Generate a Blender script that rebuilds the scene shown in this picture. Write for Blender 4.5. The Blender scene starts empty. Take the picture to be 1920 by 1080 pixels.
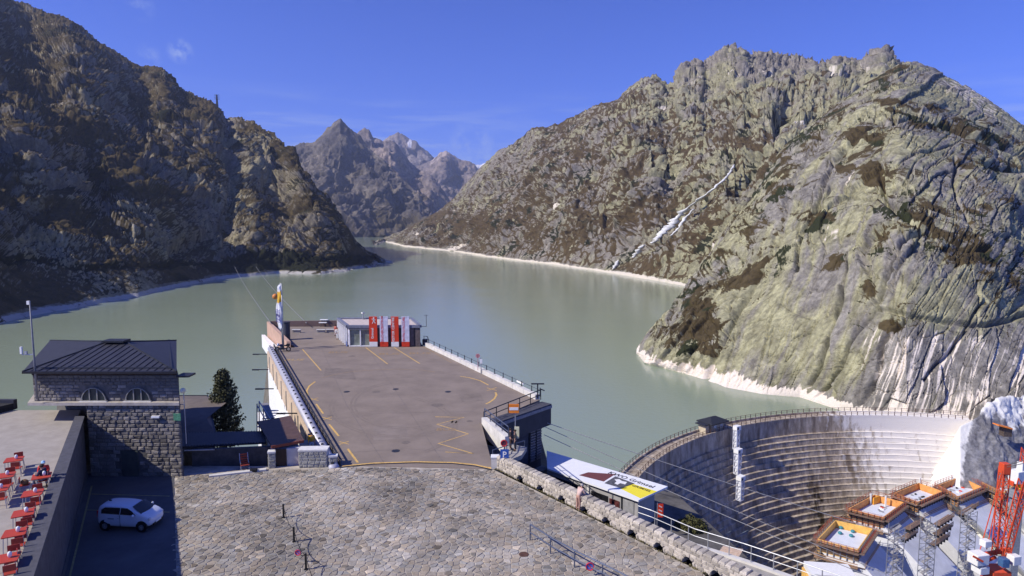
import bpy, bmesh, math, random
import numpy as np
from mathutils import Vector, Matrix
random.seed(7)
SC = bpy.context.scene
COL = SC.collection
# ------------------------------------------------------------------ camera, sky, sun
F = 1200.0; PIT = math.atan(0.1); HC = 18.0
cd = bpy.data.cameras.new('camera'); cam = bpy.data.objects.new('camera', cd); COL.objects.link(cam)
cam.location = (0, 0, HC); cam.rotation_euler = (math.pi/2-PIT, 0, 0)
cd.lens = 22.5; cd.sensor_width = 36; cd.clip_start = 0.5; cd.clip_end = 60000
SC.camera = cam
SUN_EL = math.radians(40); SUN_H = Vector((-0.945, -0.326)).normalized()
w = bpy.data.worlds.new('World'); SC.world = w; w.use_nodes = True
nt = w.node_tree; nt.nodes.clear()
def N(nt, typ, **kw):
    n = nt.nodes.new(typ)
    for k, v in kw.items():
        if k.startswith('i_'):
            key = k[2:]
            key = int(key) if key.isdigit() else key
            n.inputs[key].default_value = v
        else: setattr(n, k, v)
    return n
out = N(nt, 'ShaderNodeOutputWorld'); bg = N(nt, 'ShaderNodeBackground')
sky = N(nt, 'ShaderNodeTexSky', sky_type='NISHITA'); sky.sun_disc = False
sky.sun_elevation = SUN_EL; sky.sun_rotation = math.atan2(SUN_H.x, SUN_H.y) % (2*math.pi)
sky.altitude = 1950; sky.air_density = 1.0; sky.dust_density = 0.2; sky.ozone_density = 3.0
tint = N(nt, 'ShaderNodeMix', data_type='RGBA', blend_type='MULTIPLY', i_0=1.0)
tint.inputs[7].default_value = (0.43, 0.68, 1.82, 1)
nt.links.new(sky.outputs[0], tint.inputs[6])
# thin cirrus by direction
tc = N(nt, 'ShaderNodeTexCoord')
mp = N(nt, 'ShaderNodeMapping'); mp.inputs['Scale'].default_value = (2.2, 1.0, 22.0); mp.inputs['Rotation'].default_value = (0.0, 0.10, 0)
nt.links.new(tc.outputs['Generated'], mp.inputs[0])
no = N(nt, 'ShaderNodeTexNoise', i_Scale=2.6, i_Detail=8.0, i_Roughness=0.62, i_Distortion=0.5)
nt.links.new(mp.outputs[0], no.inputs['Vector'])
cr = N(nt, 'ShaderNodeMapRange', i_1=0.46, i_2=0.78); cr.inputs[3].default_value = 0; cr.inputs[4].default_value = 1
nt.links.new(no.outputs[0], cr.inputs[0])
sx = N(nt, 'ShaderNodeSeparateXYZ'); nt.links.new(tc.outputs['Generated'], sx.inputs[0])
hz = N(nt, 'ShaderNodeMapRange', i_1=0.20, i_2=0.08); hz.inputs[3].default_value = 0; hz.inputs[4].default_value = 1
nt.links.new(sx.outputs[2], hz.inputs[0])
m1 = N(nt, 'ShaderNodeMath', operation='MULTIPLY'); nt.links.new(cr.outputs[0], m1.inputs[0]); nt.links.new(hz.outputs[0], m1.inputs[1])
# one small puff of cloud
def puff(direction, size, amt):
    d = Vector(direction).normalized()
    dm = N(nt, 'ShaderNodeVectorMath', operation='DISTANCE'); dm.inputs[1].default_value = d
    mn = N(nt, 'ShaderNodeTexNoise', i_Scale=55.0, i_Detail=6.0, i_Roughness=0.65)
    nt.links.new(tc.outputs['Generated'], mn.inputs['Vector'])
    nt.links.new(tc.outputs['Generated'], dm.inputs[0])
    r = N(nt, 'ShaderNodeMapRange', i_1=size, i_2=0.0); r.inputs[3].default_value = 0; r.inputs[4].default_value = 1
    nt.links.new(dm.outputs['Value'], r.inputs[0])
    s = N(nt, 'ShaderNodeMapRange', i_1=0.42, i_2=0.7); s.inputs[3].default_value = 0; s.inputs[4].default_value = amt
    nt.links.new(mn.outputs[0], s.inputs[0])
    q = N(nt, 'ShaderNodeMath', operation='MULTIPLY'); nt.links.new(r.outputs[0], q.inputs[0]); nt.links.new(s.outputs[0], q.inputs[1])
    return q
def pray(px, py):
    x = (px-960)/F; y = -(py-540)/F
    return Vector((x, math.cos(PIT)+y*math.sin(PIT), -math.sin(PIT)+y*math.cos(PIT)))
acc = N(nt, 'ShaderNodeMath', operation='MULTIPLY', i_1=0.75); nt.links.new(m1.outputs[0], acc.inputs[0])
for pxy, sz, am in (((338, 96), 0.018, 0.8), ((278, 105), 0.018, 0.35), ((262, 12), 0.02, 0.3), ((890, 285), 0.06, 0.45)):
    q = puff(pray(*pxy), sz, am)
    a2 = N(nt, 'ShaderNodeMath', operation='MAXIMUM'); nt.links.new(acc.outputs[0], a2.inputs[0]); nt.links.new(q.outputs[0], a2.inputs[1]); acc = a2
cm = N(nt, 'ShaderNodeMix', data_type='RGBA'); cm.inputs[7].default_value = (6.5, 7.6, 9.6, 1)
nt.links.new(acc.outputs[0], cm.inputs[0]); nt.links.new(tint.outputs[2], cm.inputs[6])
bg.inputs[1].default_value = 0.088
nt.links.new(cm.outputs[2], bg.inputs[0]); nt.links.new(bg.outputs[0], out.inputs[0])
sd = bpy.data.lights.new('sun', 'SUN'); so = bpy.data.objects.new('sun', sd); COL.objects.link(so)
sd.energy = 5.0; sd.angle = math.radians(0.5); sd.color = (1.0, 0.93, 0.82)
_sv = Vector((-SUN_H.x*math.cos(SUN_EL), -SUN_H.y*math.cos(SUN_EL), -math.sin(SUN_EL)))
so.rotation_euler = _sv.to_track_quat('-Z', 'Y').to_euler()
SC.view_settings.view_transform = 'Standard'; SC.view_settings.look = 'None'
SC.view_settings.gamma = 1; SC.view_settings.exposure = 0.16
SC.render.engine = 'CYCLES'
SC.cycles.max_bounces = 6; SC.cycles.diffuse_bounces = 3; SC.cycles.glossy_bounces = 3
SC.cycles.volume_bounces = 0; SC.cycles.caustics_reflective = False; SC.cycles.caustics_refractive = False

# ------------------------------------------------------------------ geometry from the camera's own perspective
def G(px, py, z=0.0):
    d = pray(px, py); t = (z-HC)/d.z
    return Vector((d.x*t, d.y*t, z))
def At(px, py, Y):
    d = pray(px, py); t = Y/d.y
    return Vector((d.x*t, Y, HC+d.z*t))
def lerp(a, b, t): return a+(b-a)*t

# ------------------------------------------------------------------ materials
MATS = {}
def mat(name, color, rough=0.75, var=0.18, scale=3.0, metallic=0.0, bump=0.0, color2=None, spec=0.3, rand=0.0, detail=5.0, aniso=None, bscale=None, emit=0):
    if name in MATS: return MATS[name]
    m = bpy.data.materials.new(name); m.use_nodes = True; t = m.node_tree; b = t.nodes['Principled BSDF']
    b.inputs['Roughness'].default_value = rough; b.inputs['Metallic'].default_value = metallic
    b.inputs['Specular IOR Level'].default_value = spec
    tc = N(t, 'ShaderNodeTexCoord'); src = tc.outputs['Object']
    if aniso:
        mp = N(t, 'ShaderNodeMapping'); mp.inputs['Scale'].default_value = aniso; t.links.new(src, mp.inputs[0]); src2 = mp.outputs[0]
    else: src2 = src
    no = N(t, 'ShaderNodeTexNoise', i_Scale=scale, i_Detail=detail, i_Roughness=0.65); t.links.new(src2, no.inputs['Vector'])
    c2 = color2 or tuple(min(1, c*(1+var*1.4)) for c in color)
    c1 = color if color2 else tuple(c*(1-var*1.4) for c in color)
    mr = N(t, 'ShaderNodeMapRange', i_1=0.3, i_2=0.7); t.links.new(no.outputs[0], mr.inputs[0])
    mx = N(t, 'ShaderNodeMix', data_type='RGBA'); mx.inputs[6].default_value = (*c1, 1); mx.inputs[7].default_value = (*c2, 1)
    t.links.new(mr.outputs[0], mx.inputs[0]); last = mx.outputs[2]
    if rand:
        oi = N(t, 'ShaderNodeObjectInfo'); r = N(t, 'ShaderNodeMapRange'); r.inputs[3].default_value = 1-rand; r.inputs[4].default_value = 1+rand
        t.links.new(oi.outputs['Random'], r.inputs[0])
        mm = N(t, 'ShaderNodeMix', data_type='RGBA', blend_type='MULTIPLY', i_0=1.0); cc = N(t, 'ShaderNodeCombineColor')
        for i in range(3): t.links.new(r.outputs[0], cc.inputs[i])
        t.links.new(last, mm.inputs[6]); t.links.new(cc.outputs[0], mm.inputs[7]); last = mm.outputs[2]
    t.links.new(last, b.inputs['Base Color'])
    if bump:
        n2 = N(t, 'ShaderNodeTexNoise', i_Scale=bscale or scale*4, i_Detail=6.0, i_Roughness=0.7); t.links.new(src2, n2.inputs['Vector'])
        bp = N(t, 'ShaderNodeBump', i_Strength=1.0, i_Distance=bump); t.links.new(n2.outputs[0], bp.inputs['Height']); t.links.new(bp.outputs[0], b.inputs['Normal'])
    MATS[name] = m; return m

def mat_terrain(name, rock, lichen, veg, dark, pale, S=1.0, bump=0.5, snow=None):
    """rock wall: attribute mask R = vegetation, G = lichen, B = pale bleached rock, A = dark shrub"""
    m = bpy.data.materials.new(name); m.use_nodes = True; t = m.node_tree; b = t.nodes['Principled BSDF']
    b.inputs['Roughness'].default_value = 0.95; b.inputs['Specular IOR Level'].default_value = 0.1
    at = N(t, 'ShaderNodeAttribute', attribute_name='mask'); sp = N(t, 'ShaderNodeSeparateColor'); t.links.new(at.outputs['Color'], sp.inputs[0])
    tc = N(t, 'ShaderNodeTexCoord')
    def noise(sc, det=5, ro=0.65, an=None):
        v = tc.outputs['Object']
        if an:
            mp = N(t, 'ShaderNodeMapping'); mp.inputs['Scale'].default_value = an; t.links.new(v, mp.inputs[0]); v = mp.outputs[0]
        n = N(t, 'ShaderNodeTexNoise', i_Scale=sc, i_Detail=float(det), i_Roughness=ro); t.links.new(v, n.inputs['Vector']); return n.outputs[0]
    def rng(x, a, c, lo=0.0, hi=1.0):
        r = N(t, 'ShaderNodeMapRange', i_1=a, i_2=c); r.inputs[3].default_value = lo; r.inputs[4].default_value = hi; t.links.new(x, r.inputs[0]); return r.outputs[0]
    def math2(op, a, c):
        n = N(t, 'ShaderNodeMath', operation=op)
        for i, q in enumerate((a, c)):
            if isinstance(q, (int, float)): n.inputs[i].default_value = q
            else: t.links.new(q, n.inputs[i])
        return n.outputs[0]
    def mix(f, a, c, bt='MIX'):
        n = N(t, 'ShaderNodeMix', data_type='RGBA', blend_type=bt)
        if isinstance(f, (int, float)): n.inputs[0].default_value = f
        else: t.links.new(f, n.inputs[0])
        for i, q in ((6, a), (7, c)):
            if isinstance(q, tuple): n.inputs[i].default_value = (*q, 1)
            else: t.links.new(q, n.inputs[i])
        return n.outputs[2]
    fine = noise(0.55/S, 8, 0.7); mid = noise(0.06/S, 5); streak = noise(1.0, 6, 0.6, (0.22/S, 0.22/S, 0.018/S))
    f_l = math2('ADD', sp.outputs[1], math2('MULTIPLY', math2('SUBTRACT', mid, 0.5), 1.2))
    c = mix(rng(f_l, 0.25, 0.75), rock, lichen)
    c = mix(1.0, c, mix(rng(streak, 0.38, 0.62), (0.66, 0.64, 0.64), (1.16, 1.14, 1.12)), 'MULTIPLY')
    c = mix(1.0, c, mix(rng(fine, 0.3, 0.7), (0.58, 0.58, 0.58), (1.38, 1.36, 1.32)), 'MULTIPLY')
    f_p = math2('ADD', sp.outputs[2], math2('MULTIPLY', math2('SUBTRACT', streak, 0.5), 1.6))
    c = mix(rng(f_p, 0.45, 0.75), c, pale)
    f_v = math2('ADD', sp.outputs[0], math2('MULTIPLY', math2('SUBTRACT', fine, 0.5), 0.9))
    vc = mix(rng(noise(0.25/S, 5), 0.35, 0.65), veg, tuple(x*1.9 for x in veg))
    vc = mix(rng(at.outputs['Alpha'], 0.3, 0.7), vc, dark)
    c = mix(rng(f_v, 0.44, 0.60), c, vc)
    t.links.new(c, b.inputs['Base Color'])
    h = math2('ADD', math2('MULTIPLY', fine, 1.0), math2('MULTIPLY', noise(0.14/S, 6, 0.7), 1.6))
    bp = N(t, 'ShaderNodeBump', i_Strength=1.0, i_Distance=bump*S); t.links.new(h, bp.inputs['Height']); t.links.new(bp.outputs[0], b.inputs['Normal'])
    return m

# ------------------------------------------------------------------ mesh builder
class MB:
    def __init__(s): s.v = []; s.f = []; s.m = []; s.cm = 0
    def add(s, vs, fs):
        o = len(s.v); s.v += [tuple(v) for v in vs]; s.f += [tuple(i+o for i in f) for f in fs]; s.m += [s.cm]*len(fs); return s
    def box(s, c, size, rz=0.0, M=None):
        x, y, z = (q/2 for q in size); c = Vector(c)
        R = M or Matrix.Rotation(rz, 3, 'Z')
        vs = [c+R@Vector((sx*x, sy*y, sz*z)) for sz in (-1, 1) for sx, sy in ((-1, -1), (1, -1), (1, 1), (-1, 1))]
        return s.add(vs, [(3, 2, 1, 0), (4, 5, 6, 7), (0, 1, 5, 4), (1, 2, 6, 5), (2, 3, 7, 6), (3, 0, 4, 7)])
    def prism(s, poly, z0, z1, top=None):
        """poly: list of xy (ccw), z0 / z1 may be lists"""
        n = len(poly); a = z0 if isinstance(z0, (list, tuple)) else [z0]*n; b = z1 if isinstance(z1, (list, tuple)) else [z1]*n
        tp = top or poly
        vs = [(p[0], p[1], a[i]) for i, p in enumerate(poly)]+[(p[0], p[1], b[i]) for i, p in enumerate(tp)]
        fs = [tuple(range(n-1, -1, -1)), tuple(range(n, 2*n))]+[(i, (i+1) % n, n+(i+1) % n, n+i) for i in range(n)]
        return s.add(vs, fs)
    def tube(s, pts, r, n=6, cap=True):
        pts = [Vector(p) for p in pts]; rs = r if isinstance(r, (list, tuple)) else [r]*len(pts); vs = []; fs = []
        for i, p in enumerate(pts):
            t = (pts[min(i+1, len(pts)-1)]-pts[max(i-1, 0)])
            if t.length < 1e-9: t = Vector((0, 0, 1))
            t.normalize(); a = t.cross(Vector((0, 0, 1)) if abs(t.z) < 0.95 else Vector((1, 0, 0))).normalized(); b = t.cross(a)
            vs += [p+(a*math.cos(2*math.pi*k/n)+b*math.sin(2*math.pi*k/n))*rs[i] for k in range(n)]
        for i in range(len(pts)-1):
            fs += [(i*n+k, i*n+(k+1) % n, (i+1)*n+(k+1) % n, (i+1)*n+k) for k in range(n)]
        if cap: fs += [tuple(range(n-1, -1, -1)), tuple((len(pts)-1)*n+k for k in range(n))]
        return s.add(vs, fs)
    def bar(s, a, b, wdt, h=None, up=(0, 0, 1)):
        a = Vector(a); b = Vector(b); t = b-a; L = t.length
        if L < 1e-6: return s
        t.normalize(); u = Vector(up)
        if abs(t.dot(u)) > 0.98: u = Vector((0, 1, 0))
        x = t.cross(u).normalized(); y = x.cross(t)
        return s.box((a+b)/2, (wdt, L, h or wdt), M=Matrix((x, t, y)).transposed())
    def ball(s, c, r, n=8, m=6, sc=(1, 1, 1)):
        c = Vector(c); vs = [c+Vector((0, 0, -r*sc[2]))]; fs = []
        for j in range(1, m):
            th = -math.pi/2+math.pi*j/m
            vs += [c+Vector((r*sc[0]*math.cos(th)*math.cos(2*math.pi*k/n), r*sc[1]*math.cos(th)*math.sin(2*math.pi*k/n), r*sc[2]*math.sin(th))) for k in range(n)]
        vs.append(c+Vector((0, 0, r*sc[2])))
        fs += [(0, 1+(k+1) % n, 1+k) for k in range(n)]
        for j in range(m-2): fs += [(1+j*n+k, 1+j*n+(k+1) % n, 1+(j+1)*n+(k+1) % n, 1+(j+1)*n+k) for k in range(n)]
        e = len(vs)-1; q = 1+(m-2)*n; fs += [(q+k, q+(k+1) % n, e) for k in range(n)]
        return s.add(vs, fs)
    def build(s, name, mats, parent=None, origin=None, smooth=False, kind=None, bevel=0):
        o_ = Vector(origin) if origin is not None else (parent.location.copy() if parent and parent.get('_own') else Vector((0, 0, 0)))
        if origin is None and parent is not None and not parent.get('_own') and parent.get('_o') is not None: o_ = Vector(parent['_o'])
        me = bpy.data.meshes.new(name); me.from_pydata([tuple(Vector(v)-o_) for v in s.v], [], s.f); me.update()
        mats = mats if isinstance(mats, (list, tuple)) else [mats]
        for m in mats: me.materials.append(m)
        if len(mats) > 1: me.polygons.foreach_set('material_index', s.m)
        if smooth: me.shade_smooth()
        o = bpy.data.objects.new(name, me); COL.objects.link(o)
        if parent: o.parent = parent; o['_o'] = tuple(o_)
        else: o.location = o_; o['_o'] = tuple(o_)
        if kind: o['kind'] = kind
        if bevel:
            bv = o.modifiers.new('bevel', 'BEVEL'); bv.width = bevel; bv.segments = 2; bv.limit_method = 'ANGLE'
        return o
def tag(o, label=None, cat=None, group=None, kind=None):
    if label: o['label'] = label
    if cat: o['category'] = cat
    if group: o['group'] = group
    if kind: o['kind'] = kind
    return o
def thing(name, label, cat, loc=(0, 0, 0), group=None):
    o = bpy.data.objects.new(name, None); COL.objects.link(o); o.location = loc; o['_own'] = 1; o.empty_display_size = 0.3
    return tag(o, label, cat, group)
def clone(o, parent=None):
    c = o.copy(); COL.objects.link(c)
    if parent is not None: c.parent = parent
    for ch in list(o.children): clone(ch, c)
    return c
def copy_thing(o, loc, rz=0.0, label=None, sc=None):
    c = clone(o); c.location = loc; c.rotation_euler = (0, 0, rz)
    if label: c['label'] = label
    if sc: c.scale = sc
    return c
def text(body, name, m, parent, M, size, extrude=0.004, align='CENTER', sx=1.0):
    cu = bpy.data.curves.new(name, 'FONT'); cu.body = body; cu.size = size; cu.extrude = extrude; cu.align_x = align; cu.align_y = 'CENTER'
    cu.resolution_u = 2; cu.materials.append(m); cu.offset = size*0.012
    tmp = bpy.data.objects.new(name, cu); COL.objects.link(tmp); bpy.context.view_layer.update()
    me = bpy.data.meshes.new_from_object(tmp.evaluated_get(bpy.context.evaluated_depsgraph_get())); bpy.data.objects.remove(tmp)
    o = bpy.data.objects.new(name, me); COL.objects.link(o)
    Ms = M@Matrix.Diagonal((sx, 1, 1, 1))
    if parent:
        o.parent = parent; Ms = Matrix.Translation(-Vector(parent.location))@Ms if parent.get('_own') else Ms
    o.matrix_local = Ms
    return o
def basis(o, x, y):
    x = Vector(x).normalized(); y = Vector(y); z = x.cross(y).normalized(); y = z.cross(x)
    M = Matrix((x, y, z)).transposed().to_4x4(); M.translation = Vector(o); return M

# ------------------------------------------------------------------ vectorised noise
_rs = np.random.RandomState(11)
PERM = np.concatenate([_rs.permutation(512)]*3).astype(np.int64)
GRAD = _rs.normal(size=(512, 3)); GRAD /= np.linalg.norm(GRAD, axis=1)[:, None]; RND = _rs.rand(512, 3)
def _h(i, j, k): return PERM[(PERM[(PERM[i & 511]+j) & 511]+k) & 511]
def perlin(P):
    I = np.floor(P).astype(np.int64); f = P-I; u = f*f*f*(f*(f*6-15)+10); r = 0
    for a in (0, 1):
        for b in (0, 1):
            for c in (0, 1):
                g = GRAD[_h(I[:, 0]+a, I[:, 1]+b, I[:, 2]+c)]
                d = g[:, 0]*(f[:, 0]-a)+g[:, 1]*(f[:, 1]-b)+g[:, 2]*(f[:, 2]-c)
                wt = (u[:, 0] if a else 1-u[:, 0])*(u[:, 1] if b else 1-u[:, 1])*(u[:, 2] if c else 1-u[:, 2])
                r = r+wt*d
    return r*1.6
def fbm(P, s, o=4, g=0.5):
    r = 0; a = 1; t = 0
    for i in range(o): r = r+a*perlin(P*s+17.3*i); t += a; a *= g; s *= 2.03
    return r/t*1.3
def ridged(P, s, o=4, g=0.5):
    r = 0; a = 1; t = 0
    for i in range(o): r = r+a*(1-np.abs(perlin(P*s+9.1*i))*2); t += a; a *= g; s *= 2.05
    return r/t
def worley(P, jit=0.8, full=False):
    I = np.floor(P-0.5).astype(np.int64); f1 = np.full(len(P), 9.0); f2 = f1.copy(); cid = np.zeros(len(P), np.int64); off = np.zeros(P.shape)
    for a in (0, 1):
        for b in (0, 1):
            for c in (0, 1):
                J = I+(a, b, c); h = _h(J[:, 0], J[:, 1], J[:, 2])
                q = J+0.5+(RND[h]-0.5)*jit; d = np.sqrt(((P-q)**2).sum(1))
                m = d < f1; off = np.where(m[:, None], P-q, off); f2 = np.where(m, f1, np.minimum(f2, d)); f1 = np.where(m, d, f1); cid = np.where(m, h, cid)
    if full: return f1, f2, cid, off
    return f1, f2, cid
def pseg(px, py, pts):
    """distance in photograph pixels to a polyline"""
    best = np.full(px.shape, 1e9)
    for (ax, ay), (bx, by) in zip(pts[:-1], pts[1:]):
        dx, dy = bx-ax, by-ay; t = np.clip(((px-ax)*dx+(py-ay)*dy)/(dx*dx+dy*dy), 0, 1)
        best = np.minimum(best, np.hypot(px-ax-t*dx, py-ay-t*dy))
    return best
def sstep(x, a, b):
    t = np.clip((x-a)/(b-a), 0, 1); return t*t*(3-2*t)
def ell(px, py, cx, cy, rx, ry): return np.clip(1-np.hypot((px-cx)/rx, (py-cy)/ry), 0, 1)

LAKE = -44.0
TERR = {}
def terrain(name, label, material, xs, toe, top, ytop, nr, k=1.0, teeth=None, toe_y=None, depth=None, disp=None, masks=None, ytoe_clip=None, back=0.35):
    xs = np.asarray(xs, float); nc = len(xs)
    ip = lambda tab: np.interp(xs, [a[0] for a in tab], [a[1] for a in tab])
    py0 = ip(toe); py1 = ip(top); yr = ip(ytop); kk = ip(k) if isinstance(k, list) else np.full(nc, float(k))
    if teeth is not None: py1 = py1-teeth(xs)
    def slope(py):
        y = -(py-540)/F; return (-math.sin(PIT)+y*math.cos(PIT))/(math.cos(PIT)+y*math.sin(PIT))
    s0 = slope(py0)
    yt = ip(toe_y) if toe_y else (LAKE-HC)/s0
    zt = HC+s0*yt; zr = HC+slope(py1)*yr
    T = np.linspace(0, 1, nr)[:, None]
    PY = py0+(py1-py0)*T; PX = np.broadcast_to(xs, PY.shape)
    S = slope(PY); m = (zr-zt)/np.maximum(yr-yt, 1e-3)
    den = S-m; den = np.where(np.abs(den) < 1e-6, -1e-6, den)
    Y = (zt-m*yt-HC)/den; u = np.clip((Y-yt)/np.maximum(yr-yt, 1e-3), 0, 1); u = np.where(T >= 1, 1, u)
    Y = yt+(yr-yt)*u**kk
    if depth is not None: Y = Y*(1+depth(PX, PY, u))
    yy = -(PY-540)/F; d1 = math.cos(PIT)+yy*math.sin(PIT)
    X = (PX-960)/F/d1*Y; Z = HC+S*Y
    # rows under the water in front, rows falling away behind the ridge
    pre = []; post = []
    for q in (3, 2, 1): pre.append((X[0], Y[0]-6*q*0.2, Z[0]-5*q))
    dz = (zr-LAKE)
    for i, q in enumerate((0.03, 0.1, 0.25, 0.5, 1.0)):
        ff = 1+back*q; post.append((X[-1]*ff, Y[-1]*ff, Z[-1]-np.maximum(dz, 20)*q*1.0-q*30))
    X = np.vstack([p[0] for p in pre]+[X]+[p[0] for p in post]); Y = np.vstack([p[1] for p in pre]+[Y]+[p[1] for p in post]); Z = np.vstack([p[2] for p in pre]+[Z]+[p[2] for p in post])
    ex = lambda A, a, b: np.vstack([A[:1]]*3+[A]+[A[-1:]]*5)
    PX = ex(PX, 0, 0); PY = ex(PY, 0, 0); u = ex(u, 0, 0); nR = X.shape[0]
    P = np.stack([X, Y, Z], -1)
    def normals(P):
        du = np.gradient(P, axis=1); dv = np.gradient(P, axis=0); n = np.cross(du, dv); n /= np.linalg.norm(n, axis=-1, keepdims=True)+1e-12
        return n
    n0 = normals(P)
    for _ in range(6): n0 = (n0+np.roll(n0, 1, 0)+np.roll(n0, -1, 0)+np.roll(n0, 1, 1)+np.roll(n0, -1, 1)); n0 /= np.linalg.norm(n0, axis=-1, keepdims=True)
    fl = lambda A: A.reshape(-1)
    Pf = P.reshape(-1, 3); nf = n0.reshape(-1, 3); info = {}
    dd = disp(Pf, fl(PX), fl(PY), fl(u), info)
    Pf = Pf+nf*dd[:, None]
    P = Pf.reshape(nR, nc, 3); n1 = normals(P).reshape(-1, 3)
    mk = masks(Pf, n1, dd, fl(PX), fl(PY), fl(u), info)
    idx = np.arange(nR*nc).reshape(nR, nc)
    q = np.stack([idx[:-1, :-1], idx[:-1, 1:], idx[1:, 1:], idx[1:, :-1]], -1).reshape(-1, 4)
    me = bpy.data.meshes.new(name); me.vertices.add(len(Pf)); me.vertices.foreach_set('co', Pf.astype(np.float32).ravel())
    me.loops.add(q.size); me.loops.foreach_set('vertex_index', q.astype(np.int32).ravel())
    me.polygons.add(len(q)); me.polygons.foreach_set('loop_start', (np.arange(len(q))*4).astype(np.int32))
    me.update(calc_edges=True); me.shade_smooth()
    a = me.attributes.new('mask', 'FLOAT_COLOR', 'POINT'); a.data.foreach_set('color', np.clip(mk, 0, 1).astype(np.float32).ravel())
    me.materials.append(material)
    o = bpy.data.objects.new(name, me); COL.objects.link(o); tag(o, label, None, None, 'structure')
    TERR[name] = (P, PX, PY)
    return o

# ================================================================== TERRAIN
ROCKA = mat_terrain('rock_slope', (0.24, 0.225, 0.205), (0.305, 0.30, 0.195), (0.058, 0.042, 0.022), (0.028, 0.03, 0.016), (0.66, 0.60, 0.52), S=1.5, bump=0.8)
ROCKB = mat_terrain('rock_dome', (0.245, 0.235, 0.215), (0.325, 0.32, 0.205), (0.050, 0.038, 0.019), (0.03, 0.034, 0.016), (0.74, 0.66, 0.57), S=1.0, bump=0.45)
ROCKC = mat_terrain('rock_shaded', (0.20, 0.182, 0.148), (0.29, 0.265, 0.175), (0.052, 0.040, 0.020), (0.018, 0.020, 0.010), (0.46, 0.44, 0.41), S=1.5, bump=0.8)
ROCKP = mat_terrain('rock_pyramid', (0.105, 0.098, 0.10), (0.185, 0.165, 0.14), (0.06, 0.05, 0.032), (0.04, 0.04, 0.025), (0.34, 0.29, 0.26), S=7.0, bump=0.7)
ROCKD = mat_terrain('rock_far', (0.19, 0.165, 0.165), (0.29, 0.24, 0.21), (0.075, 0.06, 0.04), (0.05, 0.05, 0.03), (0.42, 0.34, 0.30), S=9.0, bump=0.6)

ridgeA = [(700, 460), (722, 446), (735, 440), (760, 428), (790, 411), (820, 395), (850, 370), (870, 345), (896, 315), (917, 296), (931, 282), (963, 268), (987, 247), (1001, 236), (1026, 237), (1058, 226), (1093, 206), (1114, 196), (1156, 182), (1180, 160), (1203, 143), (1230, 137), (1249, 156), (1267, 154), (1271, 137), (1282, 116), (1300, 112), (1315, 110), (1319, 118), (1338, 102), (1360, 92), (1373, 88), (1396, 95), (1403, 105), (1450, 103), (1507, 110), (1550, 124), (1565, 114), (1608, 118), (1623, 109), (1638, 110), (1646, 97), (1658, 96), (1669, 106), (1681, 120), (1720, 122), (1800, 160)]
toeA = [(700, 461), (722, 453), (760, 462), (800, 466), (860, 472), (900, 479), (960, 487), (1040, 496), (1100, 505), (1150, 512), (1200, 521), (1280, 535), (1400, 558), (1800, 620)]
yA = [(700, 2700), (735, 2600), (800, 2350), (850, 2200), (900, 2050), (960, 1850), (1000, 1700), (1100, 1550), (1200, 1450), (1373, 1350), (1560, 1250), (1800, 1150)]
def rocky(P, s, amp, jit=0.85):
    """rounded outcrops with gaps between them"""
    wv = np.stack([perlin(P*s*0.8+3), perlin(P*s*0.8+31), perlin(P*s*0.8+57)], 1)*0.5
    f1, f2, cid, off = worley(P*s+wv, jit, True); hgt = RND[cid][:, 0]
    e = np.clip((f2-f1)*2.2, 0, 1); tl = (off*GRAD[(cid*7+3) & 511]).sum(1)
    return amp*(np.clip(e*2.6, 0, 1)**0.6*(0.30+0.75*hgt+1.1*tl)), e, hgt
def dispA(P, px, py, u, info):
    tilt = P*np.array([1.0, 1.0, 0.55]); tilt = tilt+np.stack([P[:, 2]*0.45, 0*px, 0*px], 1)
    d1, e1, h1 = rocky(tilt, 1/44., 9.0); d2, e2, h2 = rocky(tilt+50, 1/18., 6.0); d3, e3, h3 = rocky(P+90, 1/8., 3.0)
    rf = (1-0.45*sstep(px, 1180, 1000)*sstep(u, 0.5, 1.0))*(1-0.5*sstep(u, .8, 1)); sz = sstep(fbm(P+900, 1/120., 3), -.2, .25); d1 = d1*(.4+.9*sz); d2 = d2*(.75+.25*sz)
    big = ridged(P*np.array([1, 1, .5]), 1/150., 4)*16-8
    cover = fbm(P, 1/85., 4)
    info['e'] = (e1, e2, e3, h2, cover)
    crag = sstep(py, 185, 120)*sstep(px, 1180, 1280)
    pin = ridged(P*np.array([1.2, 1.2, 0.15]), 1/17., 4)*15*crag
    thin = sstep(u, 0.02, 0.12)
    g = -14*np.exp(-(pseg(px, py, [(1376, 305), (1320, 368), (1265, 420), (1205, 470), (1160, 500)])/14)**2)
    g += -22*np.exp(-(pseg(px, py, [(1480, 190), (1440, 260), (1410, 300), (1380, 350)])/16)**2)
    return ((d1+d2*(0.55+0.6*h1)+d3+big)*rf+pin+g)*(0.25+0.75*thin)-6*thin
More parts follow.
